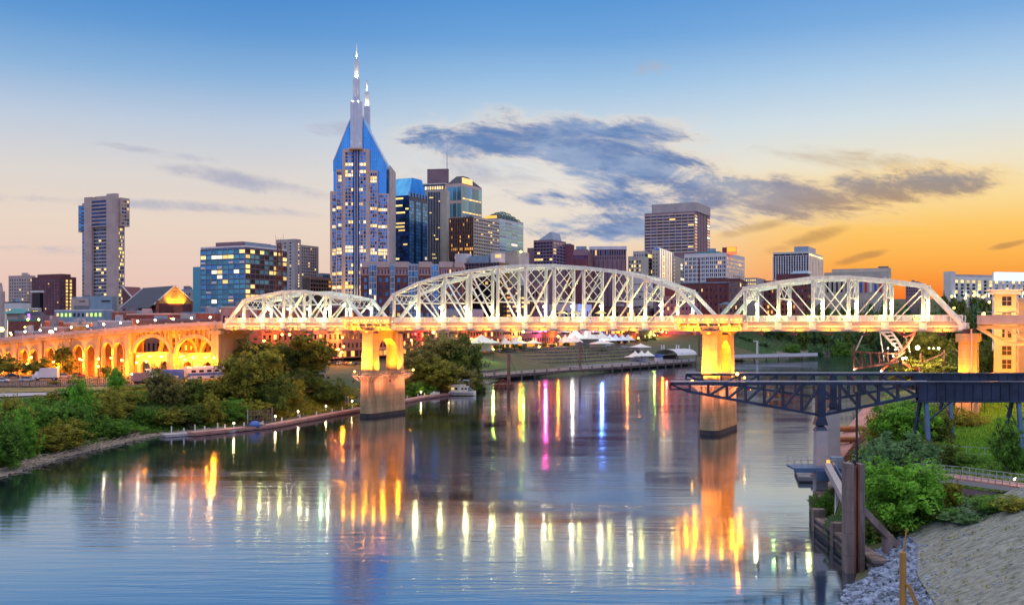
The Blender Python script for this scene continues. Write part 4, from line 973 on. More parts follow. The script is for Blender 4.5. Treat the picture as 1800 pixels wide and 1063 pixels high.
# --- low clutter in front of them
b = Bld('dark_glass_lowrise', 'low dark glass block with pale rooftop plant below the brown ribbed office', 800, 878, 895, 620, 461, 12)
b.body('glass_dark'); b.ribs('L', (0, b.a), (b.Z(500), b.h), 16, 6, .2, .4, .3, 'stone_mauve'); b.grid('L', (.2, b.a-.2), (b.Z(500), b.Z(463)), 16, 6, .9, .8, 'glass_dark', .05)
b.mk(MB().box(1, 9, b.Y(858), b.Y(823), b.h+.003, b.Z(448)), 'plant_room', 'roof_blue'); b.mk(MB().box(0, 9, b.Y(818), b.Y(800), b.h+.004, b.Z(443)), 'plant_room', 'panel_white')
b.mk(MB().box(-.3, 9, .5, b.Y(863), b.h+.006, b.Z(444)), 'plant_room', 'panel_white'); b.mk(MB().box(-.45, -.3, b.Y(881), b.Y(871), b.Z(453), b.Z(447)), 'lit_sign', 'lit_warm'); b.finish()
b = Bld('beige_blank_block', 'plain beige block between the domed office and the stepped grey office', 886, 912, 930, 640, 445, 12)
b.body('stone_beige'); b.roof(par='stone_beige', units=2); b.mk(MB().box(-.2, b.b*.5, .8, b.a*.3, b.h+.003, b.h+2.2), 'plant_room', 'stone_grey')
b.mk(MB().ball((-1, b.Y(917), b.h+.9), .8, 8, 5), 'roof_beacon', 'bulb_green')
b = Bld('stepped_grey_office', 'mauve grey stepped office block left of the maroon warehouse', 938, 972, 995, 760, 421, 12)
b.body('stone_mauve'); b.grid('L', (.4, b.a-.4), (b.Z(470), b.Z(424)), 6, 8, .8, .55, 'glass_navy', .05, rowlit={2: .5}); b.grid('R', (.4, b.b-.4), (b.Z(470), b.Z(424)), 4, 8, .8, .55, 'glass_navy', .06)
b.mk(MB().prism([(2, 1), (b.b-6, 1), (b.b-6, b.a-3), (2, b.a-3)], b.h+.003, b.Z(407), top=[(4, 3), (b.b-6, 3), (b.b-6, b.a-12), (4, b.a-12)]), 'stepped_top', 'panel_blue')
b.mk(MB().box(1, b.b, b.a, b.Y(926), 0, b.Z(434)), 'wing', 'stone_mauve'); b.finish()
# --- maroon warehouse blocks seen through the main span
b = Bld('maroon_warehouse', 'maroon blank walled block with pale cornice left of the taller maroon slab', 955, 1034, 1050, 640, 439, 12, rot=8)
b.body('maroon_panel'); b.mk(MB().box(-.5, 3, .0, b.Y(1008), b.h-4.4, b.h+.3), 'cornice', 'stone_mauve'); b.mk(MB().box(-.4, 9, b.Y(1008), b.Y(982), 0, b.Z(429.5)), 'stair_tower', 'maroon_panel')
b.mk(MB().box(-.5, 3, b.Y(982), b.a, b.h-3.3, b.h-.2), 'cornice', 'stone_mauve'); b.grid('L', (.4, b.Y(1009)), (b.h-7.5, b.h-4.5), 10, 1, .4, .8, 'glass_navy', 0); b.grid('L', (b.Y(983), b.a-.4), (b.h-7.5, b.h-4), 8, 1, .5, .8, 'glass_navy', 0)
b.ribs('L', (.4, b.a-.4), (0, b.h-8), 11, 0, .35, 0, .25, 'brick_dark'); b.mk(MB().box(4, 10, b.Y(1030), b.Y(1012), b.h+.004, b.Z(432)), 'plant_room', 'roof_blue'); b.mk(MB().box(4, 9, b.Y(1003), b.Y(990), b.h+.003, b.Z(427)), 'plant_room', 'roof_teal'); b.finish()
b = Bld('maroon_slab', 'maroon slab with a band of narrow windows under its flat top', 1036, 1101, 1106, 655, 433, 12, rot=6)
b.body('stone_mauve'); b.mk(MB().box(-.4, b.b, -.3, b.a+.2, b.h-2.6, b.h+.2), 'cornice', 'panel_white'); b.grid('L', (.5, b.a-.5), (b.h-7.8, b.h-2.8), 15, 1, .55, .9, ['glass_dark', 'glass_navy'], .08, 'lit_amber'); b.grid('L', (.5, b.a-.5), (b.h-11.4, b.h-8.4), 15, 1, .4, .7, 'glass_dark', 0)
b.ribs('L', (.4, b.a-.4), (0, b.h-12), 8, 0, .6, 0, .3, 'maroon_panel'); b.finish()
b = Bld('white_parking_garage', 'pale grey car park building below the beige cluster right of the maroon slab', 1104, 1146, 1160, 640, 489, 12, rot=10)
b.body('stone_white'); b.grid('L', (.5, b.a-.5), (b.Z(545), b.Z(493)), 1, 4, .97, .10, 'roof_dark', 0); b.grid('L', (.5, b.a-.5), (b.Z(548), b.Z(495)), 3, 3, .3, .18, 'glass_dark', 0); b.roof(par='stone_white', units=1); b.finish()
# --- beige cluster
b = Bld('beige_annex', 'short beige block with lit windows at the left of the blue striped hotel', 1104, 1128, 1140, 720, 452, 12)
b.body('stone_beige'); b.grid('L', (.5, b.a-.5), (b.Z(500), b.Z(456)), 5, 6, .5, .55, 'glass_dark', .35); b.roof(par='stone_beige', units=0); b.finish()
b = Bld('dark_windowed_block', 'grey block with a dark glazed corner behind the beige annex', 1113, 1133, 1150, 760, 441, 12)
b.body('stone_grey'); b.grid('R', (.5, b.b-.5), (b.Z(500), b.Z(445)), 3, 8, .85, .8, 'glass_dark', .22); b.grid('L', (.5, b.a-.5), (b.Z(500), b.Z(445)), 4, 8, .4, .5, 'glass_navy', 0); b.finish()
b = Bld('blue_striped_hotel', 'beige hotel with tall blue glass strips and a ladder of lights', 1146, 1158, 1206, 690, 440, 12, rot=20)
b.body('stone_beige'); b.mk(MB().box(b.X(1158.5), b.X(1181), -.4, 3, 0, b.Z(436)), 'glass_strip', 'glass_blue'); b.grid('R', b.rng('R', 1164, 1168.5), (b.Z(505), b.Z(446)), 1, 10, .7, .6, 'lit_warm', 1, off=-.4); b.ribs('R', b.rng('R', 1158.5, 1181), (0, b.Z(437)), 7, 0, .25, 0, .3, 'panel_blue', off=-.4)
b.grid('R', b.rng('R', 1183, 1193), (b.Z(505), b.Z(444)), 2, 9, .35, .4, 'glass_dark', 0); b.grid('R', b.rng('R', 1196, 1204), (b.Z(505), b.Z(450)), 2, 8, .7, .6, ['glass_warm', 'glass_grey'], .3, 'lit_white'); b.mk(MB().box(4, b.b*.6, 2, b.a-1, b.h+.003, b.Z(433)), 'plant_room', 'roof_blue')
b.grid('L', (.4, b.a-.4), (b.Z(505), b.Z(444)), 2, 9, .35, .45, 'glass_dark', 0); b.finish()
# --- big brown tower
b = Bld('ribbon_window_tower', 'tall mauve tower with long rows of dark windows and a plain roof box', 1133, 1221, 1248, 820, 371, 14)
b.body('stone_mauve')
b.mk(MB().box(3, b.b-2, b.Y(1226)+2, b.Y(1144), b.h+.003, b.Z(355)), 'roof_box', 'stone_grey')
b.grid('L', (.6, b.a-.6), (b.Z(442), b.Z(376)), 8, 12, .9, .55, ['glass_dark', 'glass_navy'], .03); b.ribs('L', (.3, b.a-.3), (b.Z(442), b.Z(375)), 8, 12, .5, 1.7, .5, 'stone_pink')
b.grid('L', (b.Y(1219), b.Y(1209)), (b.Z(436), b.Z(428)), 2, 1, .9, .6, 'lit_warm', 1, off=-.1)
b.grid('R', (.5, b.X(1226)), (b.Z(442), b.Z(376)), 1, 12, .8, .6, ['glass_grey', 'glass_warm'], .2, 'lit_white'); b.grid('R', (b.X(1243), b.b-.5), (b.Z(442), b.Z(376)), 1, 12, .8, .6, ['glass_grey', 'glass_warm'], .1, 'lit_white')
b.ribs('R', (b.X(1227), b.X(1242)), (0, b.h-.5), 3, 0, 1.4, 0, .4, 'stone_mauve'); mastv(b, 8, b.Y(1150), b.Z(355), b.Z(346), .25); mastv(b, 8, b.Y(1176), b.Z(355), b.Z(350), .2); b.finish(cap=100)
# --- white office block
b = Bld('white_office_block', 'white office block with a regular grid of paired windows', 1203, 1277, 1309, 720, 446, 12)
b.body('stone_white'); nr = 8; za, zb2 = b.Z(508), b.Z(450)
b.grid('L', (.6, b.a-.6), (za, zb2), 20, nr, .62, .66, ['glass_dark', 'glass_navy'], .04, 'lit_amber'); b.ribs('L', (.3, b.a-.3), (za, zb2), 10, nr, 1.1, 1.0, .35, 'stone_white')
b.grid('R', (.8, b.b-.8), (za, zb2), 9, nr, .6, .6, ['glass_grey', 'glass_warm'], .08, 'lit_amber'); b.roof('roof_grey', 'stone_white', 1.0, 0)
b.mk(MB().box(3, 14, b.Y(1262), b.Y(1222), b.h+.004, b.Z(441)), 'plant_room', 'roof_teal'); b.mk(MB().tube((8, b.Y(1247), b.h), (8, b.Y(1247), b.Z(435)), 4, 4, 12), 'water_tank', 'roof_blue')
b.mk(MB().box(5, 16, b.Y(1278)+1.5, b.Y(1267), b.h+.005, b.Z(434)), 'plant_room', 'maroon_panel'); b.mk(MB().box(4.6, 13, b.Y(1278)-8, b.Y(1278)+1.4, b.h+.006, b.Z(433)), 'lit_roof_sign', 'lit_red'); b.mk(MB().box(4.3, 4.6, b.Y(1278)-7, b.Y(1278)+1, b.h+2.2, b.Z(434)), 'sign_face', 'lit_orange')
b.finish(cap=100)
# --- low maroon blocks between the trusses
b = Bld('maroon_lowrise', 'long low maroon building with a pale roof edge below the white office block', 1196, 1281, 1300, 620, 497, 12)
b.body('brick_dark'); b.ribs('L', (.4, b.a-.4), (b.Z(540), b.Z(500)), 5, 0, .4, 0, .3, 'stone_mauve'); b.mk(MB().box(-.4, b.b, -.4, b.a, b.h+.003, b.h+.9), 'roof_edge', 'roof_blue'); b.grid('L', (1, b.a-1), (b.Z(540), b.Z(503)), 10, 3, .25, .4, 'glass_navy', .05); b.mk(MB().box(2, 10, b.Y(1276), b.Y(1240), b.h+.91, b.Z(488)), 'plant_room', 'brick_dark'); b.finish()
b = Bld('arched_brick_block', 'old brown brick block with a heavy cornice left of the third truss', 1281, 1300, 1313, 560, 490, 12, rot=18)
b.body('brick_brown'); b.mk(MB().box(-.6, b.b, -.6, b.a, b.h-1.2, b.h+.4), 'cornice', 'brick_dark'); b.grid('L', (.6, b.a-.6), (b.Z(545), b.Z(495)), 5, 5, .5, .6, 'glass_grey', .05); b.grid('R', (.6, b.b-.6), (b.Z(545), b.Z(495)), 4, 5, .5, .6, 'glass_dark', .05); b.finish()
b = Bld('grey_brick_lowrise', 'low grey brick building with pale skylights right of the flagpole', 1262, 1290, 1322, 500, 535, 12, rot=14)
b.body('brick_brown'); b.grid('L', (.4, b.a-.4), (b.Z(565), b.Z(538)), 3, 2, .35, .6, 'glass_dark', 0); b.grid('R', (.4, b.b-.4), (b.Z(565), b.Z(538)), 5, 2, .35, .6, 'glass_dark', .1); b.mk(MB().prism([(0, 0), (b.b*.6, 0), (b.b*.6, b.a), (0, b.a)], b.h+.003, b.h+2.4, top=[(0, b.a*.45), (b.b*.6, b.a*.45), (b.b*.6, b.a*.5), (0, b.a*.5)]), 'skylight', 'roof_blue'); b.finish()
b = Bld('rooftop_block', 'dark purple block with stepped blue roofs behind the end of the long truss', 1150, 1232, 1262, 560, 520, 12, rot=12)
b.body('stone_mauve'); b.mk(MB().box(-.2, 12, b.Y(1200), b.Y(1168), b.h+.003, b.Z(505)), 'roof_block', 'brick_dark'); b.mk(MB().box(0, 10, b.Y(1228), b.Y(1204), b.h+.004, b.Z(513)), 'roof_block', 'roof_blue'); b.grid('L', (1, b.a-1), (b.Z(560), b.Z(524)), 12, 3, .45, .45, 'glass_dark', .1); b.finish()
b = Bld('lit_cornice_block', 'distant low block with a row of lights above the arched brick block', 1306, 1330, 1346, 900, 488, 14)
b.body('stone_grey'); b.grid('L', (.5, b.a-.5), (b.Z(502), b.Z(489)), 6, 2, .5, .4, 'lit_warm', .6); b.finish()
b = Bld('maroon_civic_building', 'broad dark red building with blue roof panels behind the third truss', 1333, 1420, 1500, 640, 492, 12)
b.body('brick_dark'); b.grid('L', (1, b.a-1), (b.Z(555), b.Z(496)), 16, 6, .45, .5, ['glass_dark', 'glass_grey'], .06, 'lit_amber'); b.grid('R', (1, b.b-1), (b.Z(555), b.Z(496)), 20, 6, .45, .5, ['glass_dark', 'glass_grey'], .06, 'lit_amber')
b.mk(MB().box(6, 24, b.Y(1416), b.Y(1362), b.h+.003, b.Z(480)), 'upper_storey', 'maroon_panel'); b.mk(MB().prism([(5, b.Y(1418)), (30, b.Y(1418)), (30, b.Y(1386)), (5, b.Y(1386))], b.Z(480)+.003, b.Z(475)+.2, top=[(12, b.Y(1416)), (30, b.Y(1416)), (30, b.Y(1392)), (12, b.Y(1392))]), 'sloping_roof', 'roof_blue'); b.finish(cap=90)
b = Bld('red_brick_block', 'warm red brick block with lit windows under the third truss', 1340, 1400, 1424, 560, 531, 12)
b.body('brick_red'); b.grid('L', (.5, b.a-.5), (b.Z(562), b.Z(534)), 9, 3, .4, .55, 'glass_dark', .25, 'lit_amber'); b.grid('R', (.5, b.b-.5), (b.Z(562), b.Z(534)), 5, 3, .4, .55, 'glass_dark', .2, 'lit_amber'); b.roof('roof_dark', 'brick_dark', .9, 1); b.finish()
# --- skyline on the right
b = Bld('finned_office_tower', 'white finned office block with a roof box standing against the orange sky', 1359, 1422, 1446, 1000, 443, 14)
b.body('stone_white'); b.grid('L', (.5, b.a-.5), (b.Z(490), b.Z(449)), 14, 9, .6, .92, ['glass_dark', 'glass_navy'], .015); b.ribs('L', (.2, b.a-.2), (b.Z(492), b.Z(449)), 14, 0, 1.1, 0, .6, 'stone_white'); b.grid('R', (.5, b.b-.5), (b.Z(490), b.Z(449)), 9, 9, .5, .9, 'glass_grey', .0); b.ribs('R', (.2, b.b-.2), (b.Z(492), b.Z(449)), 9, 0, 1.1, 0, .6, 'stone_white')
b.grid('L', (.5, b.a-.5), (b.Z(448.6), b.Z(444.6)), 6, 1, .95, .8, 'glass_dark', .15, 'lit_warm'); b.grid('R', (.5, b.b-.5), (b.Z(448.6), b.Z(444.6)), 3, 1, .95, .8, 'glass_dark', .5, 'lit_warm')
b.mk(MB().box(6, b.b*.6, b.Y(1419), b.Y(1394), b.h+.003, b.Z(432)), 'roof_box', 'panel_blue'); b.roof('roof_grey', 'stone_white', .8, 0); b.finish(cap=100)
b = Bld('stone_courthouse', 'broad stone courthouse with coloured banners on its columns', 1449, 1562, 1597, 1080, 478, 40)
b.body('stone_beige'); b.mk(MB().box(8, b.b-5, b.Y(1580)+10, b.Y(1460), b.h+.003, b.Z(470)), 'attic', 'stone_beige'); b.mk(MB().box(8, b.b*.5, b.Y(1560), b.Y(1542), b.Z(470)+.003, b.Z(467)), 'roof_box', 'stone_mauve'); b.roof('roof_grey', 'stone_beige', .8, 0)
b.grid('R', (1, b.b-1), (b.Z(512), b.Z(488)), 6, 1, .4, .95, 'glass_dark', 0); b.grid('L', (1, b.a-1), (b.Z(513), b.Z(488)), 13, 1, .38, .95, ['glass_dark', 'glass_navy'], 0)
bn = ['banner_blue', 'banner_red', 'banner_white']
mat('banner_blue', (.05, .12, .5), .8); mat('banner_red', (.6, .05, .06), .8); mat('banner_white', (.75, .75, .78), .8)
for k in range(6):
    yk = b.Y(1512+k*8.6); b.mk(MB().box(-.8, -.3, yk-2.1, yk+.4, b.Z(513), b.Z(487)), 'banner', bn[k % 3])
b.finish()
b = Bld('brown_stone_block', 'plain brown block beside the courthouse at the end of the third truss', 1592, 1614, 1622, 1050, 496, 40); b.body('stone_mauve'); b.grid('L', (.5, b.a-.5), (b.Z(520), b.Z(498)), 5, 4, .45, .5, 'glass_dark', .1); b.roof('roof_dark', 'stone_mauve', .8, 1); b.finish()
b = Bld('columned_government_building', 'long stone government building with uplit columns and lit windows on the right', 1659, 1668, 1830, 1150, 486, 46, rot=70)
b.body('stone_white', 'wall', 0, None, 0, None, 0, b.a); xx0, xx1 = b.X(1676), b.X(1815)
b.mk(MB().box(-.5, b.X(1676), -3, b.a, 0, b.Z(477)), 'end_pavilion', 'stone_white'); b.mk(MB().box(b.X(1680), b.b, 3, b.a, b.h+.003, b.Z(481.5)), 'attic', 'stone_grey')
nb = 14
b.grid('R', (xx0, xx1), (b.Z(522), b.Z(491)), nb, 5, .5, .75, ['glass_dark', 'glass_navy'], .3, 'lit_warm', rowlit={4: .95, 0: .5}); cm = MB()
for k in range(nb+1):
    xk = xx0+(xx1-xx0)*k/nb; cm = MB().box(xk-.9, xk+.9, -1.3, 0, b.Z(524), b.Z(491)); b.mk(cm, 'column', 'stone_white')
    if k % 2 == 0: slight(b.e, (xk, -4, b.Z(525)), (xk, -.6, b.Z(500)), 9000, (.95, 1, .55), 70, .3)
b.grid('L', (1, b.a-1), (b.Z(515), b.Z(480)), 1, 1, .3, .5, 'glass_grey', 0); b.finish(cap=100)
# --- brick residences with blue bays (facing the river square-on)
b = Bld('brick_residences', 'maroon brick apartment building with blue glass bays and a pale cornice', 634, 812, 817, 600, 470, 12, rot=-1)
b.body('brick_dark'); b.mk(MB().box(-.05, b.b, -.02, b.a+.02, b.Z(484), b.h), 'upper_storey', 'brick_pink')
for pa, pb in ((636, 686), (693, 718), (736, 758), (772, 796), (799, 814)):
    b.mk(MB().box(-.7, b.b*.8, b.Y(pb), b.Y(pa), b.h+.003, b.Z(460)), 'cornice', 'stone_pink')
zlo, zhi = b.Z(560), b.Z(486)
for pa, pb in ((649, 662), (686, 694), (718, 735), (758, 771)):
    y0, y1 = b.Y(pb), b.Y(pa); b.mk(MB().box(-.9, .5, y0, y1, 0, b.Z(464)), 'glass_bay', 'panel_blue')
    b.grid('L', (y0+.15, y1-.15), (zlo, b.Z(466)), 3, 9, .84, .78, ['glass_blue', 'glass_grey'], .05, 'lit_white', off=-.9)
    b.ribs('L', (y0, y1), (zlo, b.Z(466)), 3, 9, .16, .22, .14, 'panel_white', off=-.9)
for pa, pb, n in ((636, 649, 1), (663, 686, 2), (695, 718, 2), (736, 757, 2), (772, 798, 3), (800, 813, 1)):
    y0, y1 = b.Y(pb), b.Y(pa); b.grid('L', (y0, y1), (zlo, zhi), n, 6, .42 if n > 1 else .34, .6, ['glass_blue', 'glass_navy'], .06, 'lit_warm'); b.grid('L', (y0, y1), (b.Z(483), b.Z(472)), 2*n, 1, .4, .7, 'glass_navy', .1)
b.roof('roof_dark', 'stone_mauve', .3, 3); b.finish(cap=100)

# --- 1st Avenue: a row of brick shop buildings along the river street
ROW0 = Vector((34, 677, 0)); rv = Vector((.4571, .8894, 0))
def row_px(t): p = ROW0+rv*t; return 900+p.x/p.y*F
RR = random.Random(5)
cols_ = ['brick_red', 'brick_pink', 'brick_brown', 'brick_red', 'brick_dark', 'brick_pink', 'brick_red']
t = -300.0; k = 0
seen_ct = {}
while t < 330:
    wdt = RR.uniform(17, 30); c = cols_[k % 7]; ht = RR.uniform(10.5, 17.5)
    if t < -170: ht = RR.uniform(15, 19); wdt = RR.uniform(22, 30)
    e0 = ROW0+rv*t
    desc = {'brick_red': 'red brick', 'brick_pink': 'pink brick', 'brick_brown': 'brown brick', 'brick_dark': 'dark maroon brick'}[c]
    lb = f'{desc} street front, {ORD[k]} from the left in the row behind the riverside park'
    q = thing('brick_shopfront', lb, 'building', (e0.x, e0.y, 12), math.atan2(rv.y, rv.x), 'brick shop buildings of the river street')
    wl = MB().box(0, wdt-.15, 0, 16, 0, ht); wl.build('wall', M[c], q)
    cn = MB().box(-.0, wdt-.15, -.55, .6, ht-.9, ht+.35).box(0, wdt-.15, -.3, .0, 3.6, 4.1); cn.build('cornice', M['stone_pink' if k % 2 else 'brick_brown'], q)
    nf = max(2, int((ht-4.5)/4)); nw = max(3, int(wdt/3.2))
    for f_ in range(nf):
        for j in range(nw):
            x = wdt*(j+.5)/nw; zc = 5.9+f_*4.0
            if zc > ht-2: continue
            m = 'lit_amber' if RR.random() < .10 else ('lit_warm' if RR.random() < .08 else 'glass_dark')
            inst(unit(m), 'window', q, (x, -.03, zc), (wdt/nw*.42, .16, 2.3))
    for j in range(nw):
        x = wdt*(j+.5)/nw; m = RR.choice(['lit_amber', 'lit_warm', 'glass_dark', 'glass_dark', 'lit_orange', 'glass_dark'])
        inst(unit(m), 'shop_window', q, (x, -.03, 1.9), (wdt/nw*.7, .16, 2.6))
    if k % 3 == 0: MB().box(1, wdt-1.3, -1.6, -.0, 3.0, 3.25).build('awning', M['brick_dark' if k % 2 else 'roof_teal'], q)
    MB().box(wdt*.3, wdt*.55, 5, 9, ht+.004, ht+2).build('roof_unit', M['roof_grey'], q)
    if 900+e0.x/e0.y*F > 1228: pass
    t += wdt; k += 1
NROW = k
# --- second line of roofs behind them, glimpsed through the trusses
def lowrise(label, pL, pC, pR, D, yt, col, par='roof_dark', nw=6, nr=2, lit=.08, rot=27.2, units=2, zb=12, g='glass_dark', l='lit_amber', name='lowrise_building'):
    b = Bld(name, label, pL, pC, pR, D, yt, zb, rot); b.body(col); b.roof('roof_dark', par, .8, units)
    if nw:
        b.grid('L', (.6, b.a-.6), (2, b.h-.8), nw, nr, .42, .5, g, lit, l)
        b.grid('R', (.6, b.b-.6), (2, b.h-.8), max(2, nw*2//3), nr, .42, .5, g, lit, l)
    b.finish(cap=60); return b
lowrise('blue grey flat roofed building under the left part of the long truss', 762, 820, 850, 560, 545, 'stone_grey', 'panel_blue', 7, 2)
b = Bld('parking_deck', 'dark parking deck with yellow lit levels behind the long truss', 818, 900, 932, 600, 500, 12)
b.body('roof_dark'); b.grid('L', (.5, b.a-.5), (b.Z(566), b.Z(503)), 9, 8, .7, .4, 'lit_warm', .55, 'lit_amber'); b.grid('R', (.5, b.b-.5), (b.Z(566), b.Z(503)), 6, 8, .7, .4, 'roof_dark', .45, 'lit_warm'); b.ribs('L', (0, b.a), (b.Z(566), b.Z(502)), 9, 8, .5, 1.0, .3, 'stone_mauve'); b.finish()
lowrise('dull mauve block between the parking deck and the maroon warehouse', 910, 948, 965, 610, 500, 'stone_mauve', 'stone_mauve', 6, 4)
lowrise('cream low block in front of the maroon warehouse', 952, 1016, 1040, 540, 536, 'stone_white', 'stone_white', 8, 2)
lowrise('brown brick block right of the cream low block', 1042, 1096, 1122, 555, 540, 'brick_brown', 'brick_dark', 8, 2, .15)
lowrise('grey roofed block beside the pale car park', 1098, 1140, 1160, 540, 546, 'brick_brown', 'roof_blue', 6, 2)
lowrise('dark maroon block with pale roof units behind the long truss end', 1158, 1216, 1250, 520, 548, 'brick_dark', 'roof_blue', 8, 2)
lowrise('pink building with small windows behind the left truss', 388, 436, 452, 420, 541, 'brick_pink', 'stone_pink', 5, 2, .05, name='pink_brick_building')
lowrise('red brick building with warm lights behind the left truss', 440, 520, 566, 450, 545, 'brick_red', 'stone_mauve', 10, 2, .25)
lowrise('dark red brick building right of the left truss', 560, 606, 640, 470, 540, 'brick_dark', 'stone_mauve', 7, 3, .2)
# --- roofs left of the bridge, above the viaduct
L = lowrise
L('maroon brick building with rooftop machines left of the hall', 196, 246, 268, 510, 549, 'brick_red', 'brick_pink', 5, 2, .05)
L('long red brick building with a pale eave below the hall', 222, 300, 330, 470, 553, 'brick_dark', 'stone_pink', 8, 2, .1)
L('brick building below the glass offices left end', 318, 378, 402, 480, 551, 'brick_red', 'roof_blue', 7, 2, .08)
L('brown roofline building right behind the viaduct parapet', 232, 352, 398, 420, 563, 'brick_brown', 'stone_mauve', 14, 2, .12)
L('grey clapboard building behind the viaduct', 172, 214, 232, 420, 566, 'stone_grey', 'panel_white', 6, 2, .05)
L('pink warehouse behind the left half of the viaduct', 70, 112, 128, 400, 577, 'brick_pink', 'stone_pink', 0, 2)
L('small orange walled building with a dark shop sign', 124, 140, 152, 398, 574, mat('wall_orange', (.6, .25, .06), .8) and 'wall_orange', 'stone_beige', 2, 1, .3)
L('orange brick shed behind the pink warehouse', 78, 100, 112, 450, 566, 'brick_red', 'brick_pink', 0, 1)
L('low purple roofed building near the left end of the viaduct', 26, 58, 72, 390, 585, 'stone_mauve', 'roof_blue', 0, 1)
L('dark brick wall building with green floodlights on its roof', 14, 52, 72, 470, 564, 'brick_dark', 'roof_teal', 0, 1)
L('navy roofed block beside the pink warehouse', 112, 160, 178, 440, 569, 'brick_brown', 'roof_blue', 6, 1)
L('low brown block with blue roof left of the grey clapboard building', 148, 180, 196, 410, 578, 'brick_dark', 'roof_blue', 0, 1)
L('white lit windowed block in front of the pink apartment block', 8, 38, 54, 660, 532, 'stone_white', 'roof_dark', 5, 2, .45, l='lit_warm')
b = L('long blue grey market hall with a row of yellow green windows', 96, 182, 200, 590, 546, 'panel_blue', 'panel_white', 0, 1)
b.grid('L', (1, b.a-1), (b.Z(558), b.Z(548)), 11, 1, .5, .62, ['lit_warm', 'glass_dark'], .45, 'lit_green'); b.finish()
b = Bld('dark_glass_stair_tower', 'dark glass lift tower with a pale frame in front of the maroon block', 57, 70, 76, 640, 514, 12, cat='building')
b.body('glass_dark'); b.mk(MB().box(-1, b.b, -1, b.a+.6, b.h+.003, b.h+1.2), 'roof_slab', 'stone_white'); [b.mk(MB().box(-1.4, .0, q0, q0+1.6, 0, b.Z(541)), 'column', 'stone_pink') for q0 in (b.a, -1.7)]; b.mk(MB().box(-1, 0, 0, b.a-.05, b.Z(544), b.Z(541)), 'lintel', 'stone_white')
b.grid('L', (.3, b.a-.3), (b.Z(552), b.Z(545)), 4, 1, .7, .8, 'lit_warm', .9); b.finish()
b = Bld('teal_roofed_pavilion', 'pavilion with a teal hipped roof and glowing pink walls', 11, 44, 58, 560, 551, 12, cat='pavilion')
b.body('stone_pink'); b.mk(MB().prism([(-2, -2), (b.b+2, -2), (b.b+2, b.a+2), (-2, b.a+2)], b.h+.003, b.Z(542), top=[(b.b*.3, b.a*.3), (b.b*.7, b.a*.3), (b.b*.7, b.a*.7), (b.b*.3, b.a*.7)]), 'hipped_roof', 'roof_teal'); b.grid('L', (.4, b.a-.4), (1, b.h-.6), 5, 1, .6, .7, 'lit_white', .8); b.grid('R', (.4, b.b-.4), (1, b.h-.6), 3, 1, .6, .7, 'lit_amber', .8); b.finish()
b = Bld('curved_dark_block', 'low dark purple block with green and violet lights left of the market hall', 32, 76, 88, 500, 554, 12)
b.body('stone_mauve'); b.mk(MB().prism([(0, 2), (b.b, 2), (b.b, b.a-2), (0, b.a-2)], b.h+.003, b.h+2.0, top=[(1, 5), (b.b-1, 5), (b.b-1, b.a-5), (1, b.a-5)]), 'curved_roof', 'roof_slate'); b.mk(MB().box(-.3, 0, b.Y(53), b.Y(49), b.h-6, b.h+.8), 'lit_sign', 'lit_violet'); b.grid('L', (1, b.Y(55)), (3, b.h-1), 6, 1, .5, .6, 'glass_dark', .4, 'lit_white'); b.finish()
# green floods on the brick wall
for px in (50, 69):
    p = P(px, 563, 462); e = thing('roof_floodlight', f'green roof floodlight on the {"left" if px < 60 else "right"} of the dark brick wall', 'floodlight', p, 0, 'green roof floodlights')
    MB().box(-.4, .4, -.3, .3, 0, .5).build('housing', M['black_steel'], e); MB().ball((0, -.5, .4), .5).build('lens', M['bulb_green'], e); plight(e, (0, -1.5, -1), 500, (.5, 1, .05), .3)
# --- lattice radio mast standing by the glass offices
p = Vector(((491-900)/F*500, 500, 12)); e = thing('lattice_mast', 'rusty lattice radio mast in front of the glass office building', 'mast', p)
mb = MB(); ht = H-(428-HY)*500/F-12; bw_, tw_ = 3.1, .7
cs = [(-1, -1), (1, -1), (1, 1), (-1, 1)]; nn = 12
def cp_(i, z): w = bw_+(tw_-bw_)*z/ht; return (cs[i % 4][0]*w, cs[i % 4][1]*w, z)
for i in range(4):
    mb.bar(cp_(i, 0), cp_(i, ht), .28, .28)
    for j in range(nn): mb.bar(cp_(i, ht*j/nn), cp_(i+1, ht*(j+1)/nn), .15, .15); mb.bar(cp_(i+1, ht*j/nn), cp_(i, ht*(j+1)/nn), .14, .14); mb.bar(cp_(i, ht*(j+1)/nn), cp_(i+1, ht*(j+1)/nn), .16, .16)
mb.build('lattice', M['rust'], e); wh = MB()
for d in (-1.6, -.5, .6, 1.7): wh.tube((d, 0, ht-.2), (d*1.3, 0, ht+3+.6*d*d), .09, .05, 5)
wh.bar((-2, 0, ht), (2, 0, ht), .2, .2); wh.build('antenna', M['rust'], e)
# --- cream building at the right edge, and the glowing screen behind it
b = Bld('cream_riverside_building', 'cream industrial building lit orange at the right edge', 1750, 1782, 1900, 246, 520, 7, rot=27.2)
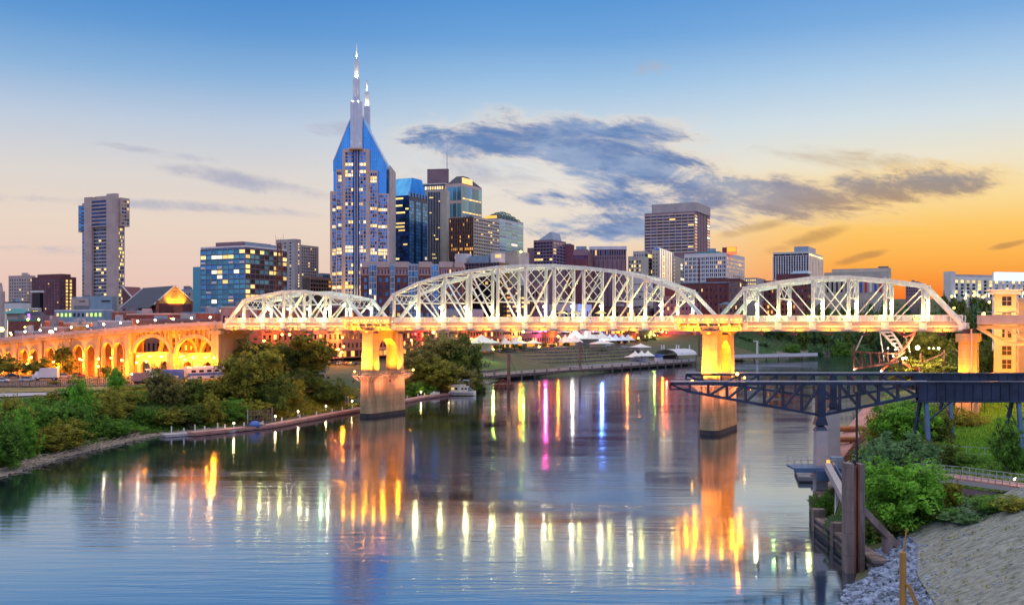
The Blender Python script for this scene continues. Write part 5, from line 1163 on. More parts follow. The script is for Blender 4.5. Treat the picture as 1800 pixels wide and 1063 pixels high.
# its visible broad face looks at the eye
mat('cream_wall', (.58,.45,.27), .8, 0, .08, .2); b.body('cream_wall', 'wall', 0, b.Z(520), .6, 30, 1.0, b.a+0); b.a_ = b.a
b.mk(MB().box(0, 10, -.6, b.a+.4, 0, b.Z(517)), 'stair_tower', 'cream_wall'); b.mk(MB().box(-.9, 10.8, -1.4, b.a+1.3, b.Z(517)+.003, b.Z(511)).box(-1.5, 11.3, -2.0, b.a+2.0, b.Z(511)+.004, b.Z(508)), 'cornice', 'stone_white')
b.mk(MB().box(9.8, 46, -8, b.a, 0, b.Z(530)), 'wing', 'cream_wall'); b.mk(MB().box(9.9, 46.5, -8.4, b.a, b.Z(530)+.003, b.Z(524)), 'wing_roof', 'stone_grey')
mat('dark_pane', (.018,.009,.008), .3, 0, .5, 1.5)
for pa in (521, 549, 577, 608, 632, 659, 683):
    b.place('L', b.Y(1778), b.Y(1761.5), b.Z(pa+16), b.Z(pa), 'dark_pane', 0)
fr = MB()
for pa in (521, 549, 577, 608, 632, 659, 683):
    y0, y1, z0, z1 = b.Y(1778), b.Y(1761.5), b.Z(pa+16), b.Z(pa); fr.box(-.22, 0, y0-.15, y1+.15, z0-.25, z0); fr.box(-.2, -.1, (y0+y1)/2-.05, (y0+y1)/2+.05, z0, z1); fr.box(-.19, -.11, y0, y1, (z0+z1)/2-.05, (z0+z1)/2+.05)
b.mk(fr, 'window_frame', 'cream_wall'); b.grid('R', (12, 44), (b.Z(690), b.Z(540)), 7, 6, .5, .6, 'dark_pane', .05, off=-8); b.grid('R', (1.5, 9), (b.Z(690), b.Z(525)), 2, 7, .3, .5, 'glass_dark', .05, off=-.6)
b.mk(MB().tube((-.5, -.9, 2), (-.5, -.9, b.Z(520)), .12, .12, 6), 'drain_pipe', 'galv')
for pz in (660, 700): plight(b.e, (-6, b.a*.5, b.Z(pz)), 3000, SODIUM, .3)
plight(b.e, (-7, b.a*.4, b.Z(560)), 5500, (1, .48, .09), .3); plight(b.e, (-3, -9, b.Z(560)), 5500, (1, .48, .09), .3); plight(b.e, (-5, -6, b.Z(640)), 3500, SODIUM, .3)
b.finish()
b = Bld('lit_stadium_screen', 'glowing pale blue screen structure above the cream building', 1748, 1752, 1850, 330, 478, 8, rot=75, cat='screen')
b.mk(MB().box(0, b.b, 0, 1.2, b.Z(493), b.Z(478)), 'screen_panel', 'screen'); fr = MB()
for k in range(8): xk = b.b*k/7; fr.box(xk-.25, xk+.25, 1.3, 1.8, 0, b.Z(479)); 
fr.box(-.3, b.b, 1.25, 1.7, b.Z(500), b.Z(499)); 
for k in range(7): fr.bar((b.b*k/7, 1.5, b.Z(506)), (b.b*(k+1)/7, 1.5, b.Z(494)), .25, .25)
b.mk(fr, 'support_frame', 'steel_bright')
# ------------------------------------------------------------------ paved and mown ground (sheets laid on the land)
def sheet(name, pts, m, dz=.25, kind='structure', n=14):
    """a sheet draped over the land between two polylines given as (x, y) pairs"""
    a, b2 = pts; mb = MB(); rows = []
    for i in range(n+1):
        t = i/n; row = []
        for j in range(9):
            q = j/8
            def pl(l): 
                k_ = t*(len(l)-1); i0 = max(0, min(int(k_), len(l)-2)); f = k_-i0
                return (l[i0][0]+(l[i0+1][0]-l[i0][0])*f, l[i0][1]+(l[i0+1][1]-l[i0][1])*f)
            p, r = pl(a), pl(b2); x, y = p[0]+(r[0]-p[0])*q, p[1]+(r[1]-p[1])*q
            row.append((x, y, tz(x, y)+dz))
        rows.append(row)
    vs = [v for r in rows for v in r]; fs = []
    for i in range(n):
        for j in range(8): fs.append((i*9+j, i*9+j+1, (i+1)*9+j+1, (i+1)*9+j))
    mb.add(vs, fs); o = mb.build(name, m, smooth=True); o['kind'] = kind; return o
def gx(px, y): return ((px-900)/F*y, y)
mat('asphalt', (.075,.072,.075), .9, 0, .2, .2, .15, 3); mat('paving', (.30,.26,.25), .9, 0, .15, .3); mat('lawn', (.075,.13,.03), .95, 0, .3, .12, .5, 3, col2=(.12,.13,.04)); mat('dry_grass', (.20,.17,.06), .95, 0, .3, .15, .5, 3)
mat('pale_road', (.36,.36,.40), .85, 0, .12, .3)
sheet('car_park', ([gx(-40, 290), gx(120, 292), gx(250, 296), gx(400, 300)], [gx(-40, 362), gx(120, 356), gx(250, 345), gx(400, 326)]), M['asphalt'], .22)
sheet('grass_verge', ([gx(-40, 262), gx(120, 270), gx(190, 276), gx(260, 284)], [gx(-40, 282), gx(120, 289), gx(190, 292), gx(260, 296)]), M['dry_grass'], .25, 'stuff')
sheet('river_road', ([gx(-40, 246), gx(100, 256), gx(190, 266)], [gx(-40, 260), gx(100, 266), gx(190, 273)]), M['pale_road'], .24)
sheet('street', ([(-105, 440), (-70, 474), (10, 610), (94, 800)], [(-125, 452), (-86, 486), (-4, 622), (74, 812)]), M['asphalt'], .25)
mat('terrace_lawn', (.20,.31,.06), .95, 0, .3, .1, .5, 3, col2=(.11,.19,.04))
# --- the riverside park: grass steps rising from the dock
def shore_pt(t): # along the west shore beyond the bridge
    a, b2 = Vector((-3, 508, 0)), Vector((92, 647, 0)); return a+(b2-a)*t
sd_ = (Vector((92, 647, 0))-Vector((-3, 508, 0))).normalized(); sn = Vector((-sd_.y, sd_.x, 0))
def PK(a, w, z): q = Vector((-3, 508, 0))+sd_*a+sn*w; return (q.x, q.y, z)
def slab(mb, a0, a1, w0, w1, z0, z1, m=None):
    vs = [PK(a0, w0, z0), PK(a1, w0, z0), PK(a1, w1, z0), PK(a0, w1, z0), PK(a0, w0, z1), PK(a1, w0, z1), PK(a1, w1, z1), PK(a0, w1, z1)]
    return mb.add(vs, [(0,3,2,1),(4,5,6,7),(0,1,5,4),(1,2,6,5),(2,3,7,6),(3,0,4,7)], m)
for nm, a0, a1, lab in (('grass_terrace', -66, 36, 'stepped grass terrace left of the park stairs'), ('grass_terrace', 62, 215, 'stepped grass terrace right of the park stairs, above the dock')):
    e = thing(nm, lab, 'terrace', PK((a0+a1)/2, 20, 2), 0, 'grass terraces of the riverside park'); inv = Vector(e.location)
    for k in range(6):
        w0, w1 = 13+k*7.2, 13+(k+1)*7.2; z1 = 4.0+k*1.75
        mb = MB(); slab(mb, a0, a1, w0, w1, 0, z1); mb.v = [tuple(Vector(v)-inv) for v in mb.v]; mb.build('lawn_step', M['terrace_lawn'], e)
        mb = MB(); slab(mb, a0, a1, w0-.5, w0-.02, 0, z1+.12); mb.v = [tuple(Vector(v)-inv) for v in mb.v]; mb.build('step_wall', M['concrete_old'], e)
    mb = MB(); slab(mb, a0, a1, 56.3, 70, 0, 13.2); mb.v = [tuple(Vector(v)-inv) for v in mb.v]; mb.build('promenade', M['paving'], e)
e = thing('park_stairs', 'broad dark stairs between the two grass terraces', 'stairs', PK(49, 30, 2)); inv = Vector(e.location); mb = MB()
for k in range(22):
    slab(mb, 36.2, 61.8, 13+k*2.0, 56.2, 2.0 + k*.5, 2.5+k*.5-.004) if False else slab(mb, 36.2, 61.8, 13+k*2.0, 13+(k+1)*2.0-.004, 0, 3.0+k*.48)
mb.v = [tuple(Vector(v)-inv) for v in mb.v]; mb.build('tread', M['deck_slab'], e)
for a in (36.4, 44.8, 53.2, 61.5):
    mb = MB(); mb.bar(PK(a, 13, 4.2), PK(a, 56, 14.3), .12, .12)
    for k in range(8): w = 13+k*6; mb.bar(PK(a, w, 2.8+k*1.43), PK(a, w, 4.2+k*1.43), .1, .1)
    mb.v = [tuple(Vector(v)-inv) for v in mb.v]; mb.build('handrail', M['galv'], e)
e = thing('park_stairs', 'second dark stairs at the promenade edge just above the long dock', 'stairs', PK(80, 6, 2)); inv = Vector(e.location); mb = MB()
for k in range(4): slab(mb, 40, 214, 6+k*1.6, 6+(k+1)*1.6-.004, 0, 2.2+k*.45)
mb.v = [tuple(Vector(v)-inv) for v in mb.v]; mb.build('tread', M['deck_slab'], e)
# --- long dock with posts and mesh railing
e = thing('river_dock', 'long dock with pale railing along the riverside park', 'dock', PK(80, 0, 0)); inv = Vector(e.location)
def loc_(mb): mb.v = [tuple(Vector(v)-inv) for v in mb.v]; return mb
mb = MB(); slab(mb, -58, 222, -7, 6, 2.0, 2.7); slab(mb, -58, 222, -6.6, -6.0, 1.2, 1.996); loc_(mb).build('dock_deck', M['concrete_old'], e)
mb = MB(); slab(mb, -58, 222, -2, 5.8, -2, 1.99); loc_(mb).build('dock_wall', M['roof_dark'], e)
for k in range(24):
    a = -56+k*12; mb = MB(); slab(mb, a, a+.7, -6.9, -6.2, -3, 1.99); slab(mb, a, a+.7, -6.95, -6.2, 2.704, 4.1); loc_(mb).build('dock_post', M['concrete_old'], e)
mb = MB(); mb.bar(PK(-58, -6.7, 3.9), PK(222, -6.7, 3.9), .14, .14); mb.bar(PK(-58, -6.7, 2.9), PK(222, -6.7, 2.9), .1, .1)
for k in range(280): mb.bar(PK(-58+k, -6.7, 2.7), PK(-58+k, -6.7, 3.9), .16, .05)
loc_(mb).build('dock_railing', M['panel_white'], e)
e = thing('river_dock', 'far end of the riverside dock standing behind the right pier', 'dock', (196, 765, 0)); mb = MB()
mb.bar((-34, -22, 2.4), (44, 29, 2.4), 9, .7); mb.build('dock_deck', M['concrete_old'], e); mb = MB()
for k in range(14): t_ = k/13; mb.bar((-34+78*t_+2.4, -22+51*t_-3.8, 2.76), (-34+78*t_+2.4, -22+51*t_-3.8, 5.6), .3, .3)
mb.bar((-31.6, -25.8, 4.2), (46.4, 25.2, 4.2), .2, 2.4); mb.build('dock_railing', M['panel_white'], e); mb = MB()
for k in range(8): t_ = k/7; mb.bar((-34+78*t_, -22+51*t_, -3), (-34+78*t_, -22+51*t_, 2.0), .7, .7)
mb.build('dock_post', M['concrete_old'], e)
# --- mooring dolphins with tall posts
for px, yt, D, d_ in ((886, 622, 436, 'left'), (1013, 600, 560, 'right')):
    x, y = gx(px, D); e = thing('mooring_dolphin', f'tall brown mooring post on a round base, the {d_} one of the two', 'mooring post', (x, y, 0), 0, 'mooring posts off the riverside park')
    r = 4.6; mb = MB(); mb.tube((0, 0, -2), (0, 0, 1.5), r, r*1.02, 16); mb.build('base_ring', M['rust'], e); mb = MB()
    mb.tube((r*.45, 0, 1.2), (r*.45, 0, H-(yt-HY)*D/F), .75, .7, 10); mb.build('post', M['brick_brown'], e)
    mb = MB()
    for k in range(5): a = k*1.3; mb.bar((math.cos(a)*r*.8, math.sin(a)*r*.8, 1.5), (math.cos(a+1.9)*r*.6, math.sin(a+1.9)*r*.6, 3.4), .3, .3)
    mb.build('drift_timber', M['rust'], e); mb = MB()
    mb.bar((r*.45, 0, H-(yt-HY)*D/F-1), (r*1.6, 0, 2), .14, .14); mb.build('stay', M['black_steel'], e)
# --- tents
def tent(label, px, D, w, d, hw, hp, zg=13.2, n=1, m='white_paint', rz=.45, walls=True, glow=None):
    x, y = gx(px, D); e = thing('event_tent', label, 'tent', (x, y, zg), rz, 'tents in the riverside park')
    for k in range(n):
        x0 = -w*n/2+k*w; x1 = x0+w; cx = (x0+x1)/2; mb = MB()
        rings = [(w/2+.3, d/2+.3, hw-.35), (w/2+.3, d/2+.3, hw), (w*.24, d*.24, hw+(hp-hw)*.42), (w*.09, d*.09, hw+(hp-hw)*.72), (.05, .05, hp)]
        vs = []
        for a, c, z in rings: vs += [(cx-a, -c, z), (cx+a, -c, z), (cx+a, c, z), (cx-a, c, z)]
        fs = [(i*4+j, i*4+(j+1) % 4, (i+1)*4+(j+1) % 4, (i+1)*4+j) for i in range(4) for j in range(4)]
        mb.add(vs, fs); mb.build('canopy', M[m], e)
        pm = MB()
        for a in (x0, x1):
            for c in (-d/2, d/2): pm.tube((a, c, 0), (a, c, hw), .09, .09, 5)
        pm.build('pole', M['galv'], e)
        if walls: MB().box(x0+.1, x1-.1, d/2-.1, d/2, 0, hw-.4).build('side_wall', M['panel_white'], e)
        if glow: MB().box(cx-w*.3, cx+w*.3, d/2-.35, d/2-.12, hw*.25, hw*.8).build('lit_stall', M[glow], e)
    return e
tent('large white marquee beside the dark tree clump', 846, 560, 17, 12, 5, 9.5, 12.5, 1, rz=.4)
tent('white pointed tent with warm stall light left of the park stairs', 896, 600, 7, 7, 3, 7, 13.2, 2, glow='lit_amber')
tent('flat blue white tent just left of the stairs top', 926, 615, 9, 6, 3, 5, 13.2, 2, glow='lit_orange')
tent('wide white marquee with three peaks above the right terrace', 1032, 690, 10, 14, 5, 12, 13.0, 3, rz=.55)
tent('low white lean-to tent on the right flank of the wide marquee', 1058, 672, 14, 8, 2.5, 5, 12.5, 1, rz=.55)
tent('small white tent pair left of the wide marquee', 1002, 672, 8, 7, 3, 8, 13.0, 2, rz=.55, glow='lit_amber')
for k, px in enumerate((1060, 1072, 1082, 1094, 1104)): tent(f'{ORD[k]} small peaked tent right of the wide marquee by the lamps', px, 735+8*k, 7, 7, 3, 7.5, 13, 1, rz=.55, glow='lit_orange' if k % 2 else None)
tent('plain white house shaped tent alone on the upper grass terrace', 1126, 700, 10, 10, 4.5, 7, 7.5, 1, rz=.6)
tent('three small white peaks in a row beside the dock', 1128, 655, 5.4, 6, 4, 7.5, 3.2, 3, rz=.55)
tent('small cream tent at the left of the three white peaks', 1112, 652, 8, 6, 2.4, 4, 4.2, 1, rz=.55, walls=False)
# stage on the dock
x, y = gx(1188, 690); e = thing('stage_canopy', 'dock stage with an arched pale roof and dark sides', 'stage', (x, y, 2.8), .9)
mb = MB(); n_ = 8
for k in range(n_):
    a0, a1 = math.pi*k/n_, math.pi*(k+1)/n_; mb.add([(-14, 9*math.cos(a0), 4+4*math.sin(a0)), (14, 9*math.cos(a0), 4+4*math.sin(a0)), (14, 9*math.cos(a1), 4+4*math.sin(a1)), (-14, 9*math.cos(a1), 4+4*math.sin(a1))], [(0, 1, 2, 3)])
mb.build('arched_roof', M['panel_white'], e); mb = MB()
for x_ in (-13.5, 13.5):
    for y_ in (-8.6, 8.6): mb.tube((x_, y_, 0), (x_, y_, 4.2), .25, .25, 6)
mb.box(-12, 12, 6, 7, 0, 3.6); mb.build('side_frame', M['roof_dark'], e); MB().box(-13, 13, -8, 8, 0, 1.1).build('stage_floor', M['deck_slab'], e)
x, y = gx(1158, 670); e = thing('blue_container', 'white and blue container box left of the dock stage', 'container', (x, y, 2.8), .6)
MB().box(-2.6, 2.6, -1.3, 1.3, 0, 2.6).build('lower_box', M['panel_white'], e); MB().box(-2.6, 2.6, -1.3, 1.3, 2.603, 5).build('upper_box', mat('cargo_blue', (.05,.13,.45), .5) and M['cargo_blue'], e); mb = MB()
for k in range(-5, 6): mb.box(k*.45-.04, k*.45+.04, -1.36, -1.3, .1, 4.9)
mb.build('rib', M['panel_blue'], e)
for k, px in enumerate((1163, 1167, 1189, 1193, 1212)):
    x, y = gx(px, 700); z0 = tz(x, y); e = thing('white_pole', f'tall white pole behind the dock stage, {ORD[k]} from the left of five', 'pole', (x, y, z0), 0, 'white poles behind the stage'); q = MB(); q.tube((0, 0, 0), (0, 0, H-(606-HY)*.4-z0), .45, .4, 8); q.build('shaft', M['stone_white'], e); MB().box(-.8, .8, -.8, .8, 0, .5).build('footing', M['concrete_old'], e)
x, y = gx(1331, 800); e = thing('white_pylon', 'pale pylon at the far end of the dock behind the right pier', 'pylon', (x, y, 1)); q = MB(); q.box(-.7, .7, -.7, .7, 0, 13); q.build('shaft', M['stone_white'], e); MB().box(-3.2, .8, -.8, .8, 13.003, 13.8).build('cap', M['stone_white'], e)
# --- flagpole mast in front of the white office block
x, y = gx(1229, 480); e = thing('steel_mast', 'thin rusty mast rising in front of the white office block', 'mast', (x, y, 12)); q = MB(); q.tube((0, 0, 0), (0, 0, H-(456-HY)*480/F-12), .42, .3, 6)
for k in range(30): q.box(-.6, .6, -.05, .05, 4+k*1.2, 4.15+k*1.2)
q.build('shaft', M['rust'], e); MB().box(-1, 1, -1, 1, 0, .6).build('footing', M['concrete_old'], e)

# --- dock along the left bank with bollard lights
LD = [gx(312, 0), 0]
dk_pts = [(-78.5, 243), (-64.0, 262), (-52.6, 300), (-44.3, 324), (-33, 366), (-25, 384)]
e = thing('river_boardwalk', 'pinkish boardwalk floating along the foot of the left bank', 'boardwalk', (dk_pts[2][0], dk_pts[2][1], 0)); inv = Vector(e.location)
for (a, b2) in zip(dk_pts, dk_pts[1:]):
    mb = MB(); mb.bar((*a, .75), (*b2, .75), 3.0, .55); mb.bar((*a, .3), (*b2, .3), 2.6, .36); loc_(mb).build('deck_section', M['brick_pink'], e)
mb = MB()
for (a, b2) in zip(dk_pts, dk_pts[1:]):
    for k in range(4): t_ = k/4; mb.tube((a[0]+(b2[0]-a[0])*t_-1.6, a[1]+(b2[1]-a[1])*t_, -2), (a[0]+(b2[0]-a[0])*t_-1.6, a[1]+(b2[1]-a[1])*t_, 2.0), .2, .2, 6)
loc_(mb).build('pile_row', M['stone_white'], e)
def bol(px, D, k):
    x, y = gx(px, D); q = thing('bollard_light', f'small lit bollard on the left boardwalk, {ORD[k]} from the left', 'bollard', (x, y, 1.03), 0, 'lit bollards of the boardwalk')
    MB().tube((0, 0, 0), (0, 0, 1.1), .12, .1, 6).build('post', M['white_paint'], q); MB().ball((0, 0, 1.3), .26).build('lamp_head', M['bulb_warm'], q, True); plight(q, (0, -.3, 1.9), 200, (1, .6, .2), .2)
for k, (px, D) in enumerate(((411, 252), (484, 271), (524, 286), (573, 305), (619, 326), (740, 370))): bol(px, D, k)
for k, (px, D) in enumerate(((607, 322), (612, 323))):
    x, y = gx(px, D); q = thing('mooring_pile', f'white capped mooring pile beside the arched pier, {["left","right"][k]} of the pair', 'pile', (x, y, -2), 0, 'white capped piles'); MB().tube((0, 0, 0), (0, 0, 5.6), .3, .28, 8).build('shaft', M['stone_pink'], q); MB().tube((0, 0, 5.604), (0, 0, 6.4), .34, .05, 8).build('cap', M['stone_white'], q)
# floating platform left of the boardwalk
x, y = gx(345, 250); e = thing('floating_dock', 'pale floating dock at the near end of the boardwalk', 'dock', (x+1.5, y-3, 0), .72); MB().box(-9, 9, -1.8, 1.8, .1, .7).build('deck', M['stone_grey'], e); MB().box(-8.6, 8.6, -1.5, 1.5, -.5, .096).build('pontoon', M['roof_dark'], e); mb = MB()
for x_ in (-6, 0, 6): mb.tube((x_, 2.1, -2), (x_, 2.1, 2.3), .16, .16, 6)
mb.build('guide_pile', M['stone_white'], e)
x, y = gx(330, 256); e = thing('gangway', 'thin dark gangway plank leading down to the near floating dock', 'gangway', (x, y, 0)); MB().bar((-7, 6, 3.6), (2, -3, 1.0), 1.0, .2).bar((-7, 6.6, 4.5), (2, -2.4, 1.9), .07, .07).bar((-7, 5.4, 4.5), (2, -3.6, 1.9), .07, .07).build('ramp', M['black_steel'], e)
# little boat with blue cover and cage fence beside it
def hull(L, B_, Hh, m, parent, name='hull'):
    st = [(-.5, .80, .0), (-.2, 1, .0), (.2, .92, .05), (.40, .55, .18), (.5, .04, .34)]; vs = []; fs = []
    for t_, w, r in st: vs += [(t_*L, -w*B_/2, Hh*(1+r)), (t_*L, -w*B_/2*.75, 0), (t_*L, 0, -.25*Hh), (t_*L, w*B_/2*.75, 0), (t_*L, w*B_/2, Hh*(1+r))]
    for i in range(len(st)-1):
        for j in range(4): fs.append((i*5+j, (i+1)*5+j, (i+1)*5+j+1, i*5+j+1))
        fs.append((i*5+4, (i+1)*5+4, (i+1)*5, i*5))
    fs += [(0, 1, 2, 3, 4), tuple(range((len(st)-1)*5+4, (len(st)-1)*5-1, -1))]
    return MB().add(vs, fs).build(name, m, parent)
x, y = gx(448, 258); e = thing('covered_boat', 'small moored boat under a rumpled blue cover', 'boat', (x, y, .25), .9); hull(6.5, 2.4, .9, M['roof_dark'], e); q = MB(); q.ball((0, 0, 1.0), 1.5, 10, 6, .75); q.build('cover', M['cargo_blue'], e, True); MB().ball((1.9, 0, .95), .95, 9, 5, .7).build('cover', M['stone_grey'], e, True)
x, y = gx(458, 266); e = thing('fence_cage', 'rusty fence cage on the boardwalk right of the covered boat', 'fence', (x, y, 1.0), .9); mb = MB()
for k in range(9): mb.bar((-4+k, 0, 0), (-4+k, 0, 3.4), .1, .1)
for z_ in (.2, 1.2, 2.3, 3.3): mb.bar((-4, 0, z_), (4, 0, z_), .08, .08)
mb.build('mesh_panel', M['stone_mauve'], e); [MB().tube((d, .2, 0), (d, .2, 3.9), .14, .14, 6).build('post', M['stone_pink'], e) for d in (-4, 4)]
# river cruiser
x, y = gx(813, 384); e = thing('house_cruiser', 'white cabin cruiser with blue canopies moored beside the tree clump', 'boat', (x, y, .3), -.12)
hull(10.5, 3.6, 1.3, M['white_paint'], e); MB().box(-4.4, 2.4, -1.45, 1.45, 1.3, 3.3).build('cabin', M['white_paint'], e); MB().box(-4.6, 1.0, -1.55, 1.55, 3.303, 4.0).build('flybridge', M['white_paint'], e)
MB().prism([(2.4, -1.3), (4.1, -.7), (4.1, .7), (2.4, 1.3)], 1.5, 2.9, top=[(2.4, -1.2), (3.0, -.6), (3.0, .6), (2.4, 1.2)]).build('windscreen', M['glass_grey'], e)
for x_ in (-3.6, -2.2): inst(unit('lit_warm' if x_ < -3 else 'glass_dark'), 'cabin_window', e, (x_, -1.47, 2.45), (1.0, .1, .9))
for x_ in (.2, 1.5): inst(unit('glass_dark'), 'cabin_window', e, (x_, -1.47, 2.45), (.8, .1, .7))
for x_, w in ((-2.6, 3.6), (1.4, 2.4)):
    c_ = MB(); c_.prism([(x_-w/2, -1.4), (x_+w/2, -1.4), (x_+w/2, 1.4), (x_-w/2, 1.4)], 5.6, 5.85, top=[(x_-w*.42, -1.1), (x_+w*.42, -1.1), (x_+w*.42, 1.1), (x_-w*.42, 1.1)]); cp_o = c_.build('canopy', M['roof_blue'], e); p_ = MB()
    for a in (-w/2+.1, w/2-.1):
        for c2 in (-1.3, 1.3): p_.tube((x_+a, c2, 3.4), (x_+a, c2, 5.6), .05, .05, 5)
    p_.build('canopy_frame', M['galv'], cp_o)
MB().box(-5.0, 4.6, -1.86, -1.80, .55, .8).build('stripe', M['cargo_blue'], e); plight(e, (-5.4, 0, 3.0), 60, (1, .7, .4), .2)
x, y = gx(764, 376); e = thing('white_dinghy', 'white covered dinghy on the boardwalk left of the cabin cruiser', 'boat', (x, y, .9), .8); hull(5, 1.9, .8, M['white_paint'], e); MB().ball((-.2, 0, .8), 1.0, 9, 5, .5).build('cover', M['stone_white'], e, True)
# --- the two sagging handrails / stairs on the bank
for k, (pa, ya, Da, pb, yb, Db, lb) in enumerate(((536, 688, 322, 604, 714, 322, 'slanting pipe on the green slope left of the arched pier'), (738, 672, 385, 790, 688, 384, 'thin stair rail on the bank behind the cabin cruiser'))):
    a, q = P(pa, ya, Da), P(pb, yb, Db); e = thing('slope_pipe', lb, 'railing', q); MB().bar(a-q, (0, 0, 0), .35, .35).build('pipe', M['rust'], e); mb = MB()
    for j in range(6): v_ = (a-q)*(j/5); mb.tube(v_+Vector((0, 0, -2.5)), v_, .12, .12, 6)
    mb.build('support', M['rust'], e)

# --- vehicles
def car(label, x, y, z, rz, col, truckbox=False, s=1.0):
    e = thing('parked_truck' if truckbox else 'parked_car', label, 'truck' if truckbox else 'car', (x, y, z), rz, None if truckbox else 'cars parked on the left')
    if truckbox:
        MB().box(-3.2, 2.2, -1.25, 1.25, 1.0, 4.0).build('cargo_box', M['panel_white'], e); MB().prism([(2.3, -1.1), (4.6, -1.1), (4.6, 1.1), (2.3, 1.1)], .7, 1.9).prism([(2.3, -1.1), (3.9, -1.1), (3.9, 1.1), (2.3, 1.1)], 1.903, 2.9, top=[(2.3, -1), (3.4, -1), (3.4, 1), (2.3, 1)]).build('cab', M[col], e)
        MB().box(-3.2, 4.5, -.9, .9, .55, .95).build('chassis', M['black_steel'], e); wx = (-2.2, 3.4); r = .55; yw = 1.1
        inst(unit('glass_dark'), 'windscreen', e, (3.72, 0, 2.35), (.12, 1.7, .7)); hl = 4.62
    else:
        MB().prism([(-2.2, -.85), (2.2, -.85), (2.2, .85), (-2.2, .85)], .35, .95, top=[(-2.25, -.82), (2.15, -.8), (2.15, .8), (-2.25, .82)]).build('body', M[col], e)
        MB().prism([(-1.7, -.78), (1.0, -.78), (1.0, .78), (-1.7, .78)], .953, 1.5, top=[(-1.3, -.65), (.35, -.65), (.35, .65), (-1.3, .65)]).build('cabin', M['glass_dark'], e); MB().prism([(-1.3, -.66), (.35, -.66), (.35, .66), (-1.3, .66)], 1.503, 1.56).build('roof', M[col], e); wx = (-1.4, 1.4); r = .34; yw = .72; hl = 2.2
    for x_ in wx:
        for d in (-1, 1):
            w_ = MB(); w_.tube((x_, d*yw, r), (x_, d*(yw+.22), r), r, r, 10); wo_ = w_.build('wheel', M['black_steel'], e); h_ = MB(); h_.tube((x_, d*(yw+.221), r), (x_, d*(yw+.24), r), r*.55, r*.5, 8); h_.build('rim', M['galv'], wo_)
    for d in (-.6, .6): inst(unit('stone_white'), 'headlight', e, (hl, d, .75), (.08, .3, .18))
    return e
mat('car_red', (.35,.03,.03), .3, .2); mat('car_silver', (.5,.5,.53), .3, .5); mat('car_dark', (.03,.035,.05), .25, .3); mat('car_white', (.7,.7,.72), .3)
def on(px, D): x, y = gx(px, D); return x, y, tz(x, y)+.24
x, y, z = on(84, 322); car('white box truck parked in the lot on the left', x, y, z, 3.3, 'car_white', True)
x, y, z = on(48, 318); car('pale sedan just left of the white box truck', x, y, z, .25, 'car_silver')
x, y, z = on(114, 338); car('silver car just right of the white box truck', x, y, z, .3, 'car_silver')
x, y, z = on(3, 312); car('white car cut by the left edge of the picture', x, y, z, .1, 'car_white')
x, y, z = on(22, 338); car('dark car parked far back at the left of the lot', x, y, z, .3, 'car_dark')
x, y, z = on(138, 343); car('dark red car parked under the viaduct arches', x, y, z, .4, 'car_red')
cc = ['car_red', 'car_white', 'car_silver', 'car_dark', 'car_white', 'car_red', 'car_silver', 'car_dark']
cn_ = ['red', 'white', 'silver', 'black', 'white', 'red', 'silver', 'black']
for k in range(8):
    x, y, z = on(556+k*10.5, 452-k*1.5); car(f'{cn_[k]} car, {ORD[k]} in the parked row left of the arched pier', x, y, z, 1.1+.1*(k % 3), cc[k])
# --- train
u_tr = Vector((.72, .69, 0)).normalized(); p0 = Vector((*gx(232, 300), 0)); zt_ = tz(p0.x, p0.y)+.35
def wagon(label, d0, L, loco=False):
    c = p0+u_tr*(d0+L/2); e = thing('locomotive' if loco else 'passenger_coach', label, 'train', (c.x, c.y, zt_), math.atan2(u_tr.y, u_tr.x), None if loco else 'passenger coaches')
    hb = 4.3 if not loco else 4.4
    if loco:
        MB().box(-L/2, -L/2+5, -1.1, 1.1, .9, 3.4).build('nose', M['brick_pink'], e); MB().box(-L/2+4.6, -L/2+7.6, -1.45, 1.45, .9, hb).build('cab', M['white_paint'], e); MB().box(-L/2+7.6, L/2, -1.25, 1.25, .9, hb-.3).build('engine_hood', M['cargo_blue'], e); MB().box(-L/2+9, L/2-2, -1.3, -1.25, 1.2, 2.1).build('side_stripe', M['white_paint'], e)
        for y_ in (-.8, .8): inst(unit('glass_dark'), 'cab_window', e, (-L/2+4.56, y_, 3.7), (.1, .9, .7))
        MB().ball((-L/2-.05, 0, 3.0), .28).build('headlight', M['bulb_warm'], e)
    else:
        MB().box(-L/2, L/2, -1.45, 1.45, .9, hb).prism([(-L/2, -1.45), (L/2, -1.45), (L/2, 1.45), (-L/2, 1.45)], hb+.003, hb+.5, top=[(-L/2, -.8), (L/2, -.8), (L/2, .8), (-L/2, .8)]).build('body', M['panel_white'], e); MB().box(-L/2, L/2, -1.5, -1.45, 1.9, 2.7).build('side_stripe', M['cargo_blue'], e)
        for k in range(9): inst(unit('glass_dark'), 'coach_window', e, (-L/2+2+k*(L-4)/8, -1.47, 3.3), (1.5, .1, .75))
        for k in range(5): inst(unit('glass_dark'), 'coach_window', e, (-L/2+4+k*(L-8)/4, -1.47, 1.35), (1.4, .1, .55))
    for x_ in (-L/2+2.4, L/2-2.4):
        MB().box(x_-1.5, x_+1.5, -1.1, 1.1, .35, .88).tube((x_-.9, -1.15, .45), (x_-.9, 1.15, .45), .45, .45, 10).tube((x_+.9, -1.15, .45), (x_+.9, 1.15, .45), .45, .45, 10).build('bogie', M['black_steel'], e)
wagon('cream and blue locomotive at the head of the train', 0, 16, True); wagon('white coach with a blue stripe right behind the locomotive', 17, 25); wagon('white coach with a blue stripe, last of the train', 43, 25)
